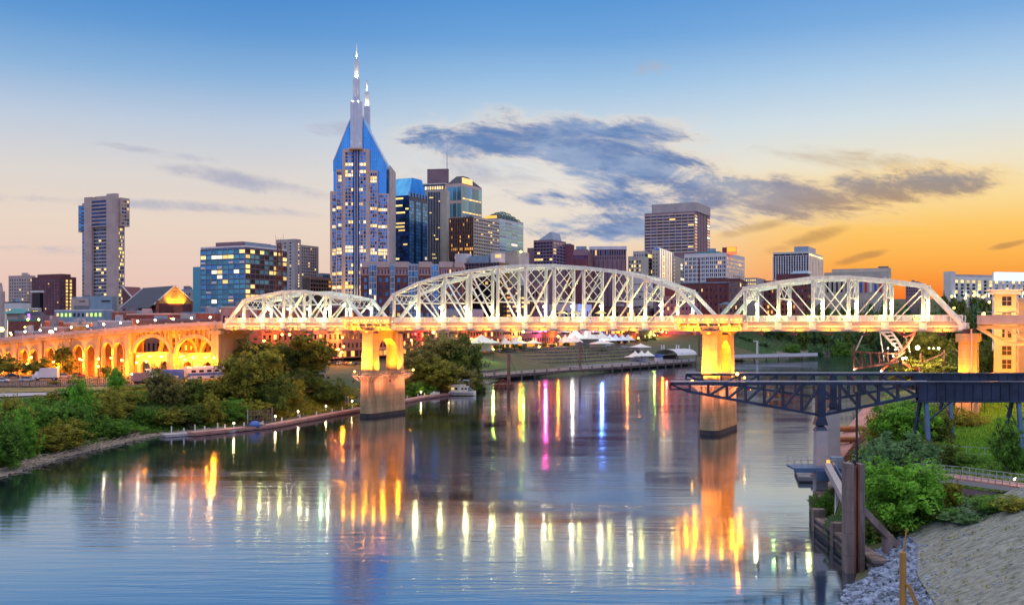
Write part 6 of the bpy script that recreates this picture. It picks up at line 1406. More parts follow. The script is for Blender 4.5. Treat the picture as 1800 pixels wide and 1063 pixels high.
# --- fences of the lot
def pfence(label, px0, D0, px1, D1, h=2.2, n=30):
    a, q = Vector((*gx(px0, D0), 0)), Vector((*gx(px1, D1), 0)); mid = (a+q)/2; e = thing('picket_fence', label, 'fence', (mid.x, mid.y, tz(mid.x, mid.y)+.2)); rl_ = MB(); pk = MB(); L = (q-a).length; k = int(L/.55)
    zf = lambda p_: tz(p_.x, p_.y)+.2-e.location.z
    for j in range(k+1):
        p_ = a+(q-a)*j/k; v_ = Vector((p_.x-mid.x, p_.y-mid.y, zf(p_))); pk.bar(v_, v_+Vector((0, 0, h)), .06 if j % 6 else .14, .06 if j % 6 else .14)
    for z_ in (.3, h-.25):
        pts = [a+(q-a)*j/10 for j in range(11)]
        for s_, t_ in zip(pts, pts[1:]): rl_.bar((s_.x-mid.x, s_.y-mid.y, zf(s_)+z_), (t_.x-mid.x, t_.y-mid.y, zf(t_)+z_), .07, .07)
    pk.build('picket_row', M['black_steel'], e); rl_.build('rail', M['black_steel'], e)
pfence('black picket fence between the lot and the river road', 62, 287, 200, 294); pfence('faint wire fence at the left end of the lot', -20, 290, 58, 287, 1.9); pfence('black fence in front of the train', 120, 306, 250, 304, 2.4)
# --- street lamps
lampn = {}
rowD = lambda px: float(np.interp(px, [500, 640, 690, 820, 900, 960, 1000, 1060, 1100, 1160, 1230], [423, 474, 496, 561, 611, 655, 687, 743, 785, 859, 965]))
def lamp(label, px, D, yb, kind='amber', e_=900, r=.42, zg=None, off=.9, cat='street lamp', group=None, arm=False):
    p = P(px, yb, D); zg = tz(p.x, p.y) if zg is None else zg
    q = thing('street_lamp', label, cat, (p.x, p.y, zg), 0, group); hh = p.z-zg
    MB().tube((0, 0, 0), (0, 0, hh-r*.7), .13, .08, 6).tube((0, 0, 0), (0, 0, .7), .24, .2, 8).build('post', M['black_steel'], q)
    bm, c = BULB[kind]; MB().ball((0, 0, hh), r, 8, 5).build('lamp_globe', M[bm], q, True)
    if e_: plight(q, (0, -r-off*.3, hh+r+off*.2), e_*2.6, c, .45)
    return q
k = 0
for px, D, yb in ((55, 352, 628), (102, 340, 645), (140, 335, 631), (172, 318, 644), (173, 334, 631), (214, 324, 633), (240, 330, 637), (257, 322, 635), (283, 316, 627), (325, 316, 632), (339, 312, 629), (376, 308, 629)):
    lamp(f'amber lamp glowing before the viaduct arches, {ORD[k]} from the left', px, D, yb, 'amber', 1500, .40, group='amber lamps before the viaduct'); k += 1
k = 0
for px, D, yb in ((404, 330, 640), (430, 350, 612), (464, 400, 599), (496, 412, 588), (509, 414, 588), (498, 380, 619), (548, 400, 616), (590, 440, 615), (595, 442, 614), (601, 446, 619), (604, 450, 609), (602, 455, 593), (680, 470, 590), (723, 480, 598)):
    lamp(f'amber lamp among the trees left of the arched pier, {ORD[k]} from the left', px, D, yb, 'amber', 1700, .48, group='amber lamps left of the arched pier'); k += 1
k = 0
for px, D, yb, kd, ee in sorted(((752, 560, 590, 'red', 2500), (762, 560, 584, 'amber', 700), (829, 600, 596, 'amber', 1500), (857, 610, 597, 'amber', 2500), (914, 640, 594, 'amber', 2600), (920, 655, 583, 'green', 900), (959, 680, 581, 'pink', 9000), (981, 680, 591, 'amber', 2800), (1006, 660, 578, 'white', 1800), (1049, 720, 588, 'amber', 3000), (1058, 700, 577, 'blue', 16000), (1102, 760, 586, 'amber', 3200), (1150, 800, 589, 'green', 1600), (1164, 800, 583, 'amber', 3600), (1171, 805, 585, 'red', 5000), (1207, 860, 581, 'amber', 3600), (1032, 700, 604, 'amber', 800), (948, 640, 609, 'amber', 800), (1122, 760, 594, 'amber', 800), (1186, 800, 594, 'amber', 900))):
    cn2 = {'red': 'red', 'amber': 'amber', 'green': 'green', 'pink': 'pink', 'white': 'white', 'blue': 'blue'}[kd]; lampn[kd] = lampn.get(kd, -1)+1
    x_ = P(px, yb, rowD(px)-9); zgr = 12
    D = rowD(px)-9
    lamp(f'{cn2} lamp on the shop street behind the park, {ORD[lampn[kd]]} {cn2} one from the left', px, D, yb, kd, ee, .75, min(zgr, x_.z-4), group='lamps of the shop street')
for k, (px, D, yb) in enumerate(((20, 420, 588), (44, 440, 575), (76, 430, 590), (118, 432, 586), (168, 436, 580), (190, 440, 574), (226, 440, 566), (262, 455, 566), (300, 455, 561), (338, 450, 566), (372, 450, 562), (410, 405, 566))):
    lamp(f'small amber rooftop level lamp above the viaduct, {ORD[k]} from the left', px, D, yb, 'amber', 1500, .42, 12, group='amber lamps among the low roofs')
lamp('yellow green lamp on a thin post by the left mooring post', 867, 540, 614, 'green', 1500, .5, 4.0)
lamp('bright white floodlamp at the left end of the viaduct deck', 90, 372, 584, 'warm', 2200, .9, 16)
lamp('bright amber floodlamp at the left edge above the viaduct', 3, 380, 579, 'amber', 2600, .9, 14)
lamp('amber lamp beside the cream building above the approach deck', 1729, 300, 552, 'amber', 900, .5, 8)
for k, (px, yb) in enumerate(sorted(((1673, 521), (1697, 524), (1712, 519), (1739, 531), (1677, 541), (1728, 522)))): lamp(f'small amber lamp on the hill under the columned building, {ORD[k]} from the left', px, 1080, yb, 'amber', 0, 1.3, None, group='hillside lamps')
# umbrellas standing on the far side of the deck
k = 0
for px, D in ((987, 282), (1010, 280), (1056, 276)):
    s_ = S(px, 11); p = BR(s_, 11, ZD); e = thing('market_umbrella', f'yellow lit canopy umbrella on the bridge deck, {ORD[k]} of three', 'umbrella', p, BROT, 'canopy umbrellas on the deck'); MB().tube((0, 0, 0), (0, 0, 2.9), .05, .05, 6).build('pole', M['galv'], e); MB().prism([(1.9*math.cos(a*math.pi/4), 1.9*math.sin(a*math.pi/4)) for a in range(8)], 2.4, 3.3, top=[(.1*math.cos(a*math.pi/4), .1*math.sin(a*math.pi/4)) for a in range(8)]).build('canopy', mat('canvas_yellow', (.75,.6,.25), .8) if k == 0 else M['canvas_yellow'], e); k += 1
# ------------------------------------------------------------------ dark steel launching gantry: two parallel runways
def runway(label, D, xs, px_tip, px_tow, px_end, zb_tow, zlow, legs, colr, dy=0):
    X = lambda px: (px-900)/F*D
    xt, xw, xe = X(px_tip), X(px_tow), X(px_end); zt = 18.3; x_r = X(1900)
    e = thing('gantry_runway', label, 'gantry', (xw, D, 0), 0, 'navy steel runways of the launching gantry'); o = lambda x, z, y=0: (x-xw, y, z)
    tr = MB(); wd = .7
    for y_ in (-wd/2, wd/2):
        tr.bar(o(xt, zt-.25, y_), o(xe+1, zt-.25, y_), .2, .42); n1 = 7
        bot = lambda x: (zlow-.4)+(zb_tow-zlow+.4)*(abs(x-xt-3)/(xw-xt-3)) if x < xw else (zb_tow+(zlow-.9-zb_tow)*((x-xw)/(xe-xw)))
        tr.bar(o(xt+2.5, zlow-.2, y_), o(xw, zb_tow, y_), .22, .40); tr.bar(o(xw, zb_tow, y_), o(xe, zlow-.9, y_), .22, .42)
        xsn = [xt+3+(xw-xt-3)*i/n1 for i in range(n1+1)]
        for i, x in enumerate(xsn):
            tr.bar(o(x, zt-.4, y_), o(x, bot(x), y_), .17, .24)
            if i < n1: tr.bar(o(x, bot(x), y_), o(xsn[i+1], zt-.4, y_), .18, .26) if i else None
        n2 = 5; xs2 = [xw+(xe-xw)*i/n2 for i in range(n2+1)]
        for i, x in enumerate(xs2):
            if i: tr.bar(o(x, zt-.4, y_), o(x, bot(x), y_), .17, .24)
            if i < n2: tr.bar(o(x, zt-.4, y_), o(xs2[i+1], bot(xs2[i+1]), y_), .2, .3)
        tr.bar(o(xt, zt-.3, y_), o(xt+2.5, zlow-.2, y_), .2, .3); tr.bar(o(xt, zt-1.1, y_), o(xt+3, zt-1.1, y_), .2, .2); tr.bar(o(xt, zt-.3, y_), o(xt, zt-1.2, y_), .2, .2)
    k = 0
    for i in range(9):
        x = xt+(xw-xt)*i/8; tr.bar(o(x, zt-.3, -wd/2), o(x, zt-.3, wd/2), .2, .2)
    t_o = tr.build('cantilever_truss', M['navy_steel'], e)
    MB().box(*[xt-xw, xe-xw+1.5], -.16, .16, zt+.06, zt+.2).build('crane_rail', M['steel_bright'], t_o)
    tw = MB(); tw.box(-.62, .62, -.7, .7, zb_tow-.2, zt-.1); tw.prism([(-1.0, -.8), (1.0, -.8), (1.0, .8), (-1.0, .8)], zb_tow-1.5, zb_tow-.2, top=[(-.6, -.7), (.6, -.7), (.6, .7), (-.6, .7)]); tw.prism([(-1.0, -.8), (1.0, -.8), (1.0, .8), (-1.0, .8)], zb_tow-2.3, zb_tow-1.503, top=[(-.4, -.4), (.4, -.4), (.4, .4), (-.4, .4)]); tw.build('support_tower', M['navy_steel'], e)
    gd = MB(); gd.box(xe-xw, x_r-xw, -.5, .5, zlow-1.7, zt-.12)
    for i in range(18): x = xe-xw+(x_r-xe)*i/18; gd.box(x, x+.14, -.62, .62, zlow-1.6, zt-.2)
    gd.box(xe-xw-.5, x_r-xw, -.75, .75, zt-.117, zt+.1); gd.box(xe-xw-.5, x_r-xw, -.75, .75, zlow-1.9, zlow-1.703); gd.build('plate_girder', M['navy_steel'], e)
    cl = MB(); w = colr; zc = zb_tow-2.303
    for y_ in ((-.9, .9) if colr < 1.1 else (0,)):
        cl.prism([(-w, y_-w), (w, y_-w), (w, y_+w), (-w, y_+w)], -3, zc, top=[(-w*.82, y_-w*.8), (w*.82, y_-w*.8), (w*.82, y_+w*.8), (-w*.82, y_+w*.8)]) if colr > 1.1 else cl.prism([(-w, -w), (w, -w), (w, w), (-w, w)], -3, zc, top=[(-w*.85, -w*.8), (w*.85, -w*.8), (w*.85, w*.8), (-w*.85, w*.8)]) if y_ < 0 else None
    cl.build('concrete_column', M['stone_grey'], e)
    for px, zg, both in legs:
        x = X(px)-xw; lg = MB(); lg.bar((x, -.2, zlow-1.9), (x, -1.6, zg), .55, .55); lg.build('trestle_leg', M['blue_steel'], e); lg = MB(); lg.bar((x-.6, .6, zlow-1.9), (x-1.6, 2.4, zg), .45, .45); lg.build('trestle_leg', M['navy_steel'], e)
        br = MB(); br.bar((x, -.9, (zlow+zg)*.45), (x-1.1, 1.4, (zlow+zg)*.62), .14, .14); br.bar((x+.3, .2, zlow-5), (x+4, .2, zlow-1.9), .2, .2); br.build('leg_brace', M['navy_steel'], e)
    return e
runway('nearer navy steel cantilever gantry reaching over the river on a split column', 153.5, 0, 1178, 1442, 1612, 13.2, 17.1, ((1627, 5.0, True), (1789, 6.5, True)), .95)
runway('farther navy steel cantilever gantry on a broad concrete column', 181.5, 0, 1206, 1463, 1604, 13.6, 17.2, ((1668, 5.5, False),), 1.25)
e = thing('amber_worklight', 'amber work lamp on the farther gantry in front of the right pier', 'lamp', P(1296, 662, 180)); MB().ball((0, 0, .5), .28).build('lamp_globe', M['bulb_amber'], e, True); MB().tube((0, 0, -.4), (0, 0, .25), .08, .08, 6).build('stem', M['black_steel'], e); plight(e, (0, -.6, 1.0), 160, SODIUM, .2)
# --- platform with railing round the near column
zp = 5.75; e = thing('service_platform', 'blue steel service platform with railing around the near gantry column', 'platform', (47.0, 152, zp)); mb = MB(); mb.box(-4.4, 3.2, -1.8, 2.6, -.55, -.25); mb.box(-4.4, 3.2, -1.8, -1.55, -.9, -.553); mb.box(-1.2, 1.4, -2.4, -1.81, -2.0, -.56); mb.build('deck', M['blue_steel'], e); r_ = MB()
for k in range(8): x = -4.3+k*1.06; r_.bar((x, -1.7, -.25), (x, -1.7, 1.0), .07, .07); r_.bar((x, 2.5, -.25), (x, 2.5, 1.0), .06, .06)
for z_ in (.4, 1.0): r_.bar((-4.3, -1.7, z_), (3.1, -1.7, z_), .06, .06); r_.bar((-4.3, 2.5, z_), (3.1, 2.5, z_), .05, .05); r_.bar((-4.3, -1.7, z_), (-4.3, 2.5, z_), .06, .06)
r_.build('railing', M['galv'], e); cb = MB(); cb.box(1.7, 3.5, -.4, .8, -.246, 1.2); cb.build('control_cabinet', M['roof_blue'], e); cb = MB(); cb.box(.7, 1.15, -1.2, -.9, .1, .9); cb.build('lamp_box', M['lit_amber'], e); plight(e, (.9, -2.0, .6), 40, AMBER, .15)
# --- floating work dock and sloping conveyor gangway
x, y = gx(1416, 178); e = thing('work_float', 'dark floating work dock beside the gantry columns', 'dock', (x+1.2, y, 0)); mb = MB(); mb.prism([(-4.3, -6.5), (4.5, -6.5), (5.6, 6), (-1.5, 6)], .25, .95); mb.build('deck', M['roof_grey'], e); MB().prism([(-4.2, -6.4), (4.4, -6.4), (5.5, 5.9), (-1.4, 5.9)], -.6, .246).build('pontoon', M['roof_dark'], e); mb = MB()
for k in range(1, 5): mb.box(-4.3+k*.6, 5, -6.4+k*2.5, -6.34+k*2.5, .953, .97)
mb.build('deck_seam', M['roof_dark'], e)
a, q = P(1443, 832, 172), P(1534, 716, 214); e = thing('covered_gangway', 'long sloping pinkish gangway rising from the work dock to the bank', 'gangway', (a.x, a.y, 0)); v_ = q-a; b0 = Vector((0, 0, a.z)); mb = MB(); mb.bar(b0, b0+v_, 3.4, .35); mb.build('deck', M['brick_pink'], e); mb = MB(); mb.bar(b0+Vector((1.7, 0, -.9)), b0+v_+Vector((1.7, 0, -.9)), .3, 1.2); mb.bar(b0+Vector((-1.6, 0, -.6)), b0+v_+Vector((-1.6, 0, -.6)), .3, .8); mb.build('side_beam', M['brick_brown'], e); mb = MB()
for k in range(1, 8):
    w_ = b0+v_*(k/8); mb.bar(w_+Vector((1.7, 0, -1.4)), w_+Vector((3.4, 0, -.2)), .22, .22); mb.bar(w_+Vector((1.7, 0, -.4)), w_+Vector((3.4, 0, -.2)), .18, .18)
mb.build('outrigger', M['brick_brown'], e)
for k, (px, yb, D, L) in enumerate(((1492, 753, 196, 6.5), (1484, 772, 188, 4.2))):
    p = P(px, yb, D); e = thing('orange_pipe', f'rusty orange float pipe by the sloping gangway, {["upper","lower"][k]} one', 'pipe', p, .1, 'rusty pipes by the gangway'); MB().tube((-L/2, 0, 0), (L/2, 0, 0), .55, .55, 10).build('barrel', mat('pipe_orange', (.42,.14,.05), .7) if k == 0 else M['pipe_orange'], e); MB().tube((-L*.3, 0, -p.z-1), (-L*.3, 0, -.4), .18, .18, 6).tube((L*.3, 0, -p.z-1), (L*.3, 0, -.4), .18, .18, 6).build('strut', M['rust'], e)
p = P(1506, 692, 128); e = thing('black_pole', 'thin black pole rising behind the tall concrete posts', 'pole', (p.x, p.y, 3)); MB().tube((0, 0, 0), (0, 0, p.z-3), .17, .15, 8).build('shaft', M['black_steel'], e); MB().tube((0, 0, p.z-3), (0, 0, p.z-2.7), .3, .3, 8).build('cap', M['black_steel'], e)
# --- concrete bulkhead wall
bw_pts = [(39.2, 106.5), (40.2, 131), (46, 150), (56, 168)]
e = thing('bulkhead_wall', 'low concrete bulkhead wall with a ledge along the right water edge', 'wall', (bw_pts[1][0], bw_pts[1][1], 0)); inv = Vector(e.location)
mb = MB(); cp2 = MB()
for a, q in zip(bw_pts, bw_pts[1:]):
    mb.bar((a[0], a[1], -.6), (q[0], q[1], -.6), .9, 4.4); cp2.bar((a[0]+.2, a[1], 1.75), (q[0]+.2, q[1], 1.75), 1.6, .3); cp2.bar((a[0]-.5, a[1], .95), (q[0]-.5, q[1], .95), .25, .3)
loc_(mb).build('wall', M['roof_dark'], e); loc_(cp2).build('coping', M['concrete_old'], e); mb = MB()
for x_, y_ in ((39.9, 122), (40.3, 131), (43, 141)): mb.box(x_-.75, x_+.75, y_-.6, y_+.6, -2, 2.9)
loc_(mb).build('buttress', M['concrete_old'], e)
# --- the tall twin concrete post with rusted groove
D = 109.5; x0 = (1500-900)/F*D; e = thing('concrete_pylon', 'tall weathered twin concrete post with a rusty groove at the water edge', 'post', (x0, D, -.5)); zt = H-(813-HY)*D/F+.5
MB().box(-1.05, -.22, -.9, .7, -2, zt).build('post_half', M['concrete_old'], e); MB().box(.42, 1.0, -.8, .7, -2, zt-.06).build('post_half', M['concrete_old'], e); MB().box(-.219, .419, -.45, .5, -2, zt-.25).build('rusty_web', M['rust'], e); MB().box(-.22, -.02, -.86, -.452, -2, zt-.3).box(.26, .418, -.84, -.452, -2, zt-.35).build('rusty_flange', M['rust'], e); MB().box(-.1, .25, -.2, .15, zt-.247, zt+.35).build('top_bolt', M['black_steel'], e)
# raking strut and its short post
a = Vector((x0+.7, D+.6, 7.2)); q = P(1592, 975, 113); e = thing('raking_strut', 'inclined concrete strut from the tall post down to the bank', 'strut', (q.x, q.y, q.z)); MB().bar(a-q, (0, 0, 0), .6, .75).build('strut', M['concrete_old'], e); c_ = P(1560, 945, 112)-q; MB().box(c_.x-.5, c_.x+.5, c_.y-.45, c_.y+.45, -3.4, c_.z+.4).build('short_post', M['concrete_old'], e); MB().bar((-3, -.2, -.6), (6, .6, -.2), .7, .6).build('foot_beam', M['concrete_old'], e)
# pale beam from platform to post with V struts
a, q = Vector((47.4, 149.5, 5.9)), Vector((41.5, 124, 5.4)); e = thing('walkway_beam', 'pale grey beam from the blue platform to the tall post, on thin V struts', 'beam', (q.x, q.y, 0)); v_ = a-q; MB().bar((0, 0, q.z), v_+Vector((0, 0, q.z)), .9, 1.0).build('beam', M['stone_grey'], e); mb = MB()
for t_ in (.22, .5): w_ = Vector((0, 0, q.z-.4))+v_*t_; f_ = Vector((v_.x*.36-.4, v_.y*.36, 1.6)); mb.bar(w_, f_, .16, .16)
w_ = v_*.36; mb.bar((w_.x, w_.y, q.z-.4), (w_.x-.4, w_.y, -.2), .2, .2); mb.build('strut', M['galv'], e); MB().bar((.9, 0, q.z+.2), v_+Vector((.9, 0, q.z+.2)), .12, .8).build('side_plate', M['blue_steel'], e)
# --- timber pile in front
e = thing('timber_pile', 'yellow timber pile standing on the riprap at the bottom edge', 'pile', (32.2, 82, 0)); MB().tube((0, 0, -1), (0, 0, 8.35), .30, .27, 12).build('shaft', mat('pine', (.40,.20,.05), .7, 0, .25, .8, .2, 3, streak=True), e); MB().bar((.05, 0, 8.35), (.35, .1, 10.3), .09, .09).build('rebar_stub', M['pine'], e); MB().bar((.3, -.3, 5.8), (1.6, -.5, 2.5), .22, .3).build('brace', M['pine'], e)
# --- riprap
rs = np.random.RandomState(4); mb = MB(); cnt = 0
def rock(mb, c, r):
    ico = [(0, 0, -1), (.72, -.53, -.45), (-.28, -.85, -.45), (-.89, 0, -.45), (-.28, .85, -.45), (.72, .53, -.45), (.28, -.85, .45), (-.72, -.53, .45), (-.72, .53, .45), (.28, .85, .45), (.89, 0, .45), (0, 0, 1)]
    fc = [(0,1,2),(1,0,5),(0,2,3),(0,3,4),(0,4,5),(1,5,10),(2,1,6),(3,2,7),(4,3,8),(5,4,9),(1,10,6),(2,6,7),(3,7,8),(4,8,9),(5,9,10),(6,10,11),(7,6,11),(8,7,11),(9,8,11),(10,9,11)]
    sc = np.array([1, rs.uniform(.6, 1), rs.uniform(.45, .8)])*r; a = rs.uniform(0, 6.28); ca, sa = math.cos(a), math.sin(a); tl = rs.uniform(-.5, .5)
    vs = []
    for v in ico:
        k = rs.uniform(.72, 1.12); x_, y_, z_ = v[0]*sc[0]*k, v[1]*sc[1]*k, v[2]*sc[2]*k; x_, z_ = x_*math.cos(tl)-z_*math.sin(tl), x_*math.sin(tl)+z_*math.cos(tl)
        vs.append((c[0]+x_*ca-y_*sa, c[1]+x_*sa+y_*ca, c[2]+z_))
    mb.add(vs, fc)
for _ in range(4300):
    y_ = rs.uniform(72, 114); R_ = float(np.interp(y_, rsy, rsx)); x_ = R_+rs.uniform(-1.2, 7.8)
    if y_ > 104 and x_ < R_+1.5: continue
    r_ = rs.choice([.18, .27, .38, .55], p=[.3, .38, .24, .08]); rock(mb, (x_, y_, tz(x_, y_)+r_*.25), r_)
for _ in range(500):
    y_ = rs.uniform(112, 122); x_ = float(np.interp(y_, rsy, rsx))+rs.uniform(6, 17); rock(mb, (x_, y_, tz(x_, y_)+.1), rs.uniform(.15, .4))
for _ in range(260):
    y_ = rs.uniform(72, 115); q_ = rs.uniform(0, 1)**2.6; x_ = float(np.interp(y_, rsy, rsx))+7+q_*14; rock(mb, (x_, y_, float(np.clip(.42*(x_-float(np.interp(y_, rsy, rsx)))*.9, 0, 14))+.45), rs.uniform(.07, .2))
o = mb.build('riprap', mat('rock_blue', (.23,.28,.40), .85, 0, .5, .9, .4, 3)); stuff(o)
# far shore rocks on the left bank
mb = MB()
for _ in range(2600):
    y_ = rs.uniform(165, 262); x_ = float(np.interp(y_, lsy, lsx))-rs.uniform(-.3, 3.2); r_ = rs.uniform(.15, .5); rock(mb, (x_, y_, max(.02, tz(x_, y_))+r_*.2), r_)
for _ in range(900):
    y_ = rs.uniform(385, 470); x_ = float(np.interp(y_, lsy, lsx))-rs.uniform(-.5, 6); r_ = rs.uniform(.3, .9); rock(mb, (x_, y_, max(.02, tz(x_, y_))+r_*.2), r_)
for _ in range(900):
    y_ = rs.uniform(860, 1040); x_ = float(np.interp(y_, lsy, lsx))-rs.uniform(-1, 14); r_ = rs.uniform(.8, 2.0); rock(mb, (x_, y_, max(.02, tz(x_, y_))+r_*.2), r_)
o = mb.build('shore_rocks', mat('rock_brown', (.29,.24,.20), .9, 0, .35, .6, .4, 3)); stuff(o)
# driftwood along the left shore
mb = MB()
for _ in range(420):
    y_ = rs.uniform(172, 240); x_ = float(np.interp(y_, lsy, lsx))-rs.uniform(.2, 6); z_ = max(.1, tz(x_, y_))+.15; a = rs.uniform(0, 3.1); L_ = rs.uniform(1, 4); mb.tube((x_, y_, z_), (x_+L_*math.cos(a), y_+L_*math.sin(a), z_+rs.uniform(-.2, .9)), .08, .04, 5)
stuff(mb.build('driftwood', mat('dead_wood', (.42,.34,.27), .9, 0, .3, .8)))
# --- straw erosion blanket over the slope at lower right: long woven ridges
def blanket():
    vs = []; fs = []; n, m = 340, 44; rs2 = np.random.RandomState(8)
    for i in range(n+1):
        y_ = 60+(116-60)*i/n; R_ = float(np.interp(y_, rsy, rsx))
        for j in range(m+1):
            q_ = j/m; x_ = R_+6.6+q_*26; t_ = y_+.10*x_+.5*math.sin(x_*.33); z_ = float(np.clip(.42*(x_-R_)*.9, 0, 14))+.42+.06*math.sin(t_*8.0)+.04*math.sin(t_*3.1+x_*.2)+rs2.normal(0, .014); vs.append((x_, y_, z_))
    for i in range(n):
        for j in range(m): a = i*(m+1)+j; fs.append((a, a+1, a+m+2, a+m+1))
    return MB().add(vs, fs)
mat('straw', (.35,.355,.32), .95, 0, .35, 2.2, 1.0, 8, stretch=(.16, 1.6, 1), col2=(.12,.125,.11))
struct(blanket().build('erosion_blanket', M['straw'], smooth=True))
# --- boardwalk ramp with lit handrails
rp = [(51.5, 127.5), (56, 125), (62, 119.5), (70, 114.5), (80, 110)]; zr_ = 8.0
e = thing('ramp_walkway', 'grey boardwalk ramp with double handrails and small lights among the trees', 'walkway', (rp[1][0], rp[1][1], zr_)); inv = Vector(e.location)
zz_ = [8.1, 8.0, 7.7, 7.3, 7.0]
mb = MB(); fb = MB(); rl_ = MB()
for (a, b2, za, zb3) in zip(rp, rp[1:], zz_, zz_[1:]):
    mb.bar((*a, za), (*b2, zb3), 3.4, .2); d_ = Vector((b2[0]-a[0], b2[1]-a[1], 0)).normalized(); nn_ = Vector((d_.y, -d_.x, 0))
    for sd2 in (-1.65, 1.65):
        fb.bar((a[0]+nn_.x*sd2, a[1]+nn_.y*sd2, za-.35), (b2[0]+nn_.x*sd2, b2[1]+nn_.y*sd2, zb3-.35), .2, .5)
        for hh in (.45, 1.1): rl_.bar((a[0]+nn_.x*sd2, a[1]+nn_.y*sd2, za+hh), (b2[0]+nn_.x*sd2, b2[1]+nn_.y*sd2, zb3+hh), .07, .07)
        L_ = math.hypot(b2[0]-a[0], b2[1]-a[1]); k_ = int(L_/.75)
        for j in range(k_): t_ = j/k_; rl_.bar((a[0]+(b2[0]-a[0])*t_+nn_.x*sd2, a[1]+(b2[1]-a[1])*t_+nn_.y*sd2, za+(zb3-za)*t_), (a[0]+(b2[0]-a[0])*t_+nn_.x*sd2, a[1]+(b2[1]-a[1])*t_+nn_.y*sd2, za+(zb3-za)*t_+1.1), .08, .08)
loc_(mb).build('deck', M['brick_pink'], e); loc_(fb).build('edge_beam', M['stone_grey'], e); loc_(rl_).build('railing', M['galv'], e); ps = MB()
for (x_, y_) in rp[:4]: ps.tube((x_, y_, 3), (x_, y_, 7.4), .3, .3, 8)
loc_(ps).build('support_post', M['blue_steel'], e); rt = MB(); rt.bar((54.5, 124.0, 5.4), (66, 115.5, 5.0), .5, 3.0); loc_(rt).build('retaining_wall', M['stone_mauve'], e)
for k, (x_, y_) in enumerate(((60.2, 119.3), (66.2, 115.2), (69.8, 113.2))):
    gl = MB(); gl.ball((x_, y_, 7.7+.9), .13, 6, 4); loc_(gl).build('rail_light', M['bulb_warm'], e, True); plight(e, Vector((x_, y_-.3, 8.9))-inv, 26, (1, .6, .3), .1)
e = thing('chain_fence', 'pale chain link fence running uphill above the ramp walkway', 'fence', (72, 148, tz(72, 148))); mb = MB()
for k in range(9): mb.bar((-9+k*2.2, 8-k*1.2, -.5), (-9+k*2.2, 8-k*1.2, 2.0), .08, .08)
mb.bar((-9, 8, 1.9), (8.6, -1.6, 1.9), .06, .06); mb.bar((-9, 8, .9), (8.6, -1.6, .9), .04, .04); mb.build('mesh_panel', M['galv'], e)
# --- red steel ride-like sculpture on the bank behind the bridge
DS = 340.0; c0 = P(1560, 640, DS); e = thing('red_track_sculpture', 'red and pink steel sculpture of tracks and trusses lit behind the bridge', 'sculpture', (c0.x, DS, tz(c0.x, DS)))
def SP(px, py, dd=0): p = P(px, py, DS+dd); return (p.x-e.location.x, dd, p.z-e.location.z)
mb = MB()
for dd in (-2, 2):
    mb.bar(SP(1500, 618, dd), SP(1580, 622, dd), .5, .5); mb.bar(SP(1502, 648, dd), SP(1578, 636, dd), .6, .7)
    for k in range(6): mb.bar(SP(1500+k*15, 618, dd), SP(1501+k*15, 648-k*2.4, dd), .42, .42); mb.bar(SP(1500+k*13, 620, dd), SP(1514+k*13, 646-k*2.2, dd), .26, .26)
mb.build('box_truss', M['rust'], e); mb = MB()
A_ = [(1544, 578), (1556, 590), (1568, 604), (1582, 617)]; B_ = [(1562, 578), (1572, 590), (1580, 602), (1588, 616)]
for l_ in (A_, B_):
    for p_, q_ in zip(l_, l_[1:]): mb.bar(SP(*p_), SP(*q_), .6, .6)
for k in range(7):
    t_ = k/6*3; i0 = min(int(t_), 2); f_ = t_-i0; pa = [A_[i0][j]+(A_[i0+1][j]-A_[i0][j])*f_ for j in (0, 1)]; pb = [B_[i0][j]+(B_[i0+1][j]-B_[i0][j])*f_ for j in (0, 1)]; mb.bar(SP(*pa), SP(*pb), .5, .5)
mb.build('ladder_track', M['stone_pink'], e); mb = MB()
for pts, w_ in (([(1610, 578), (1602, 596), (1590, 612), (1580, 622)], 1.6), ([(1578, 582), (1590, 592), (1604, 588), (1606, 578)], 1.2), ([(1548, 652), (1562, 640), (1576, 628), (1590, 618)], 1.6), ([(1586, 636), (1600, 646), (1616, 648)], 1.8)):
    for dd in (-1.2, 1.2):
        for p_, q_ in zip(pts, pts[1:]): mb.bar(SP(p_[0], p_[1], dd), SP(q_[0], q_[1], dd), w_*.45, w_*.45)
    for p_, q_ in zip(pts, pts[1:]):
        for t_ in (0, .33, .66): x_, y_ = p_[0]+(q_[0]-p_[0])*t_, p_[1]+(q_[1]-p_[1])*t_; mb.bar(SP(x_, y_, -1.4), SP(x_, y_, 1.4), .35, .5)
mb.build('curved_track', M['sculpt_red'], e); mb = MB()
for a, q in (((1546, 580), (1554, 634)), ((1588, 578), (1600, 620)), ((1616, 645), (1614, 665)), ((1504, 616), (1521, 580))): mb.bar(SP(*a), SP(*q), .35, .35)
mb.build('strut', M['stone_beige'], e); mb = MB()
for a in ((1501, 605), (1618, 620), (1659, 615)): MB().bar(SP(a[0], a[1]), SP(a[0], 690), .5, .5).build('column', M['rust'], e)
MB().bar(SP(1614, 640), SP(1660, 620), .4, .4).build('lamp_boom', M['rust'], e)
for px, py, ee in ((1561, 612, 700), (1574, 614, 900), (1587, 630, 1200), (1592, 629, 1200), (1613, 611, 7000), (1633, 612, 700), (1641, 612, 700), (1650, 612, 1500), (1549, 652, 700), (1570, 626, 600), (1502, 649, 300)):
    p_ = SP(px, py, -2); MB().ball(p_, (.75 if ee > 5000 else .42) if ee > 1000 else .24, 8, 5).build('floodlight', M['bulb_warm'], e, True); plight(e, (p_[0], p_[1]-1.2, p_[2]+.3), ee, (1, .74, .40), .3)
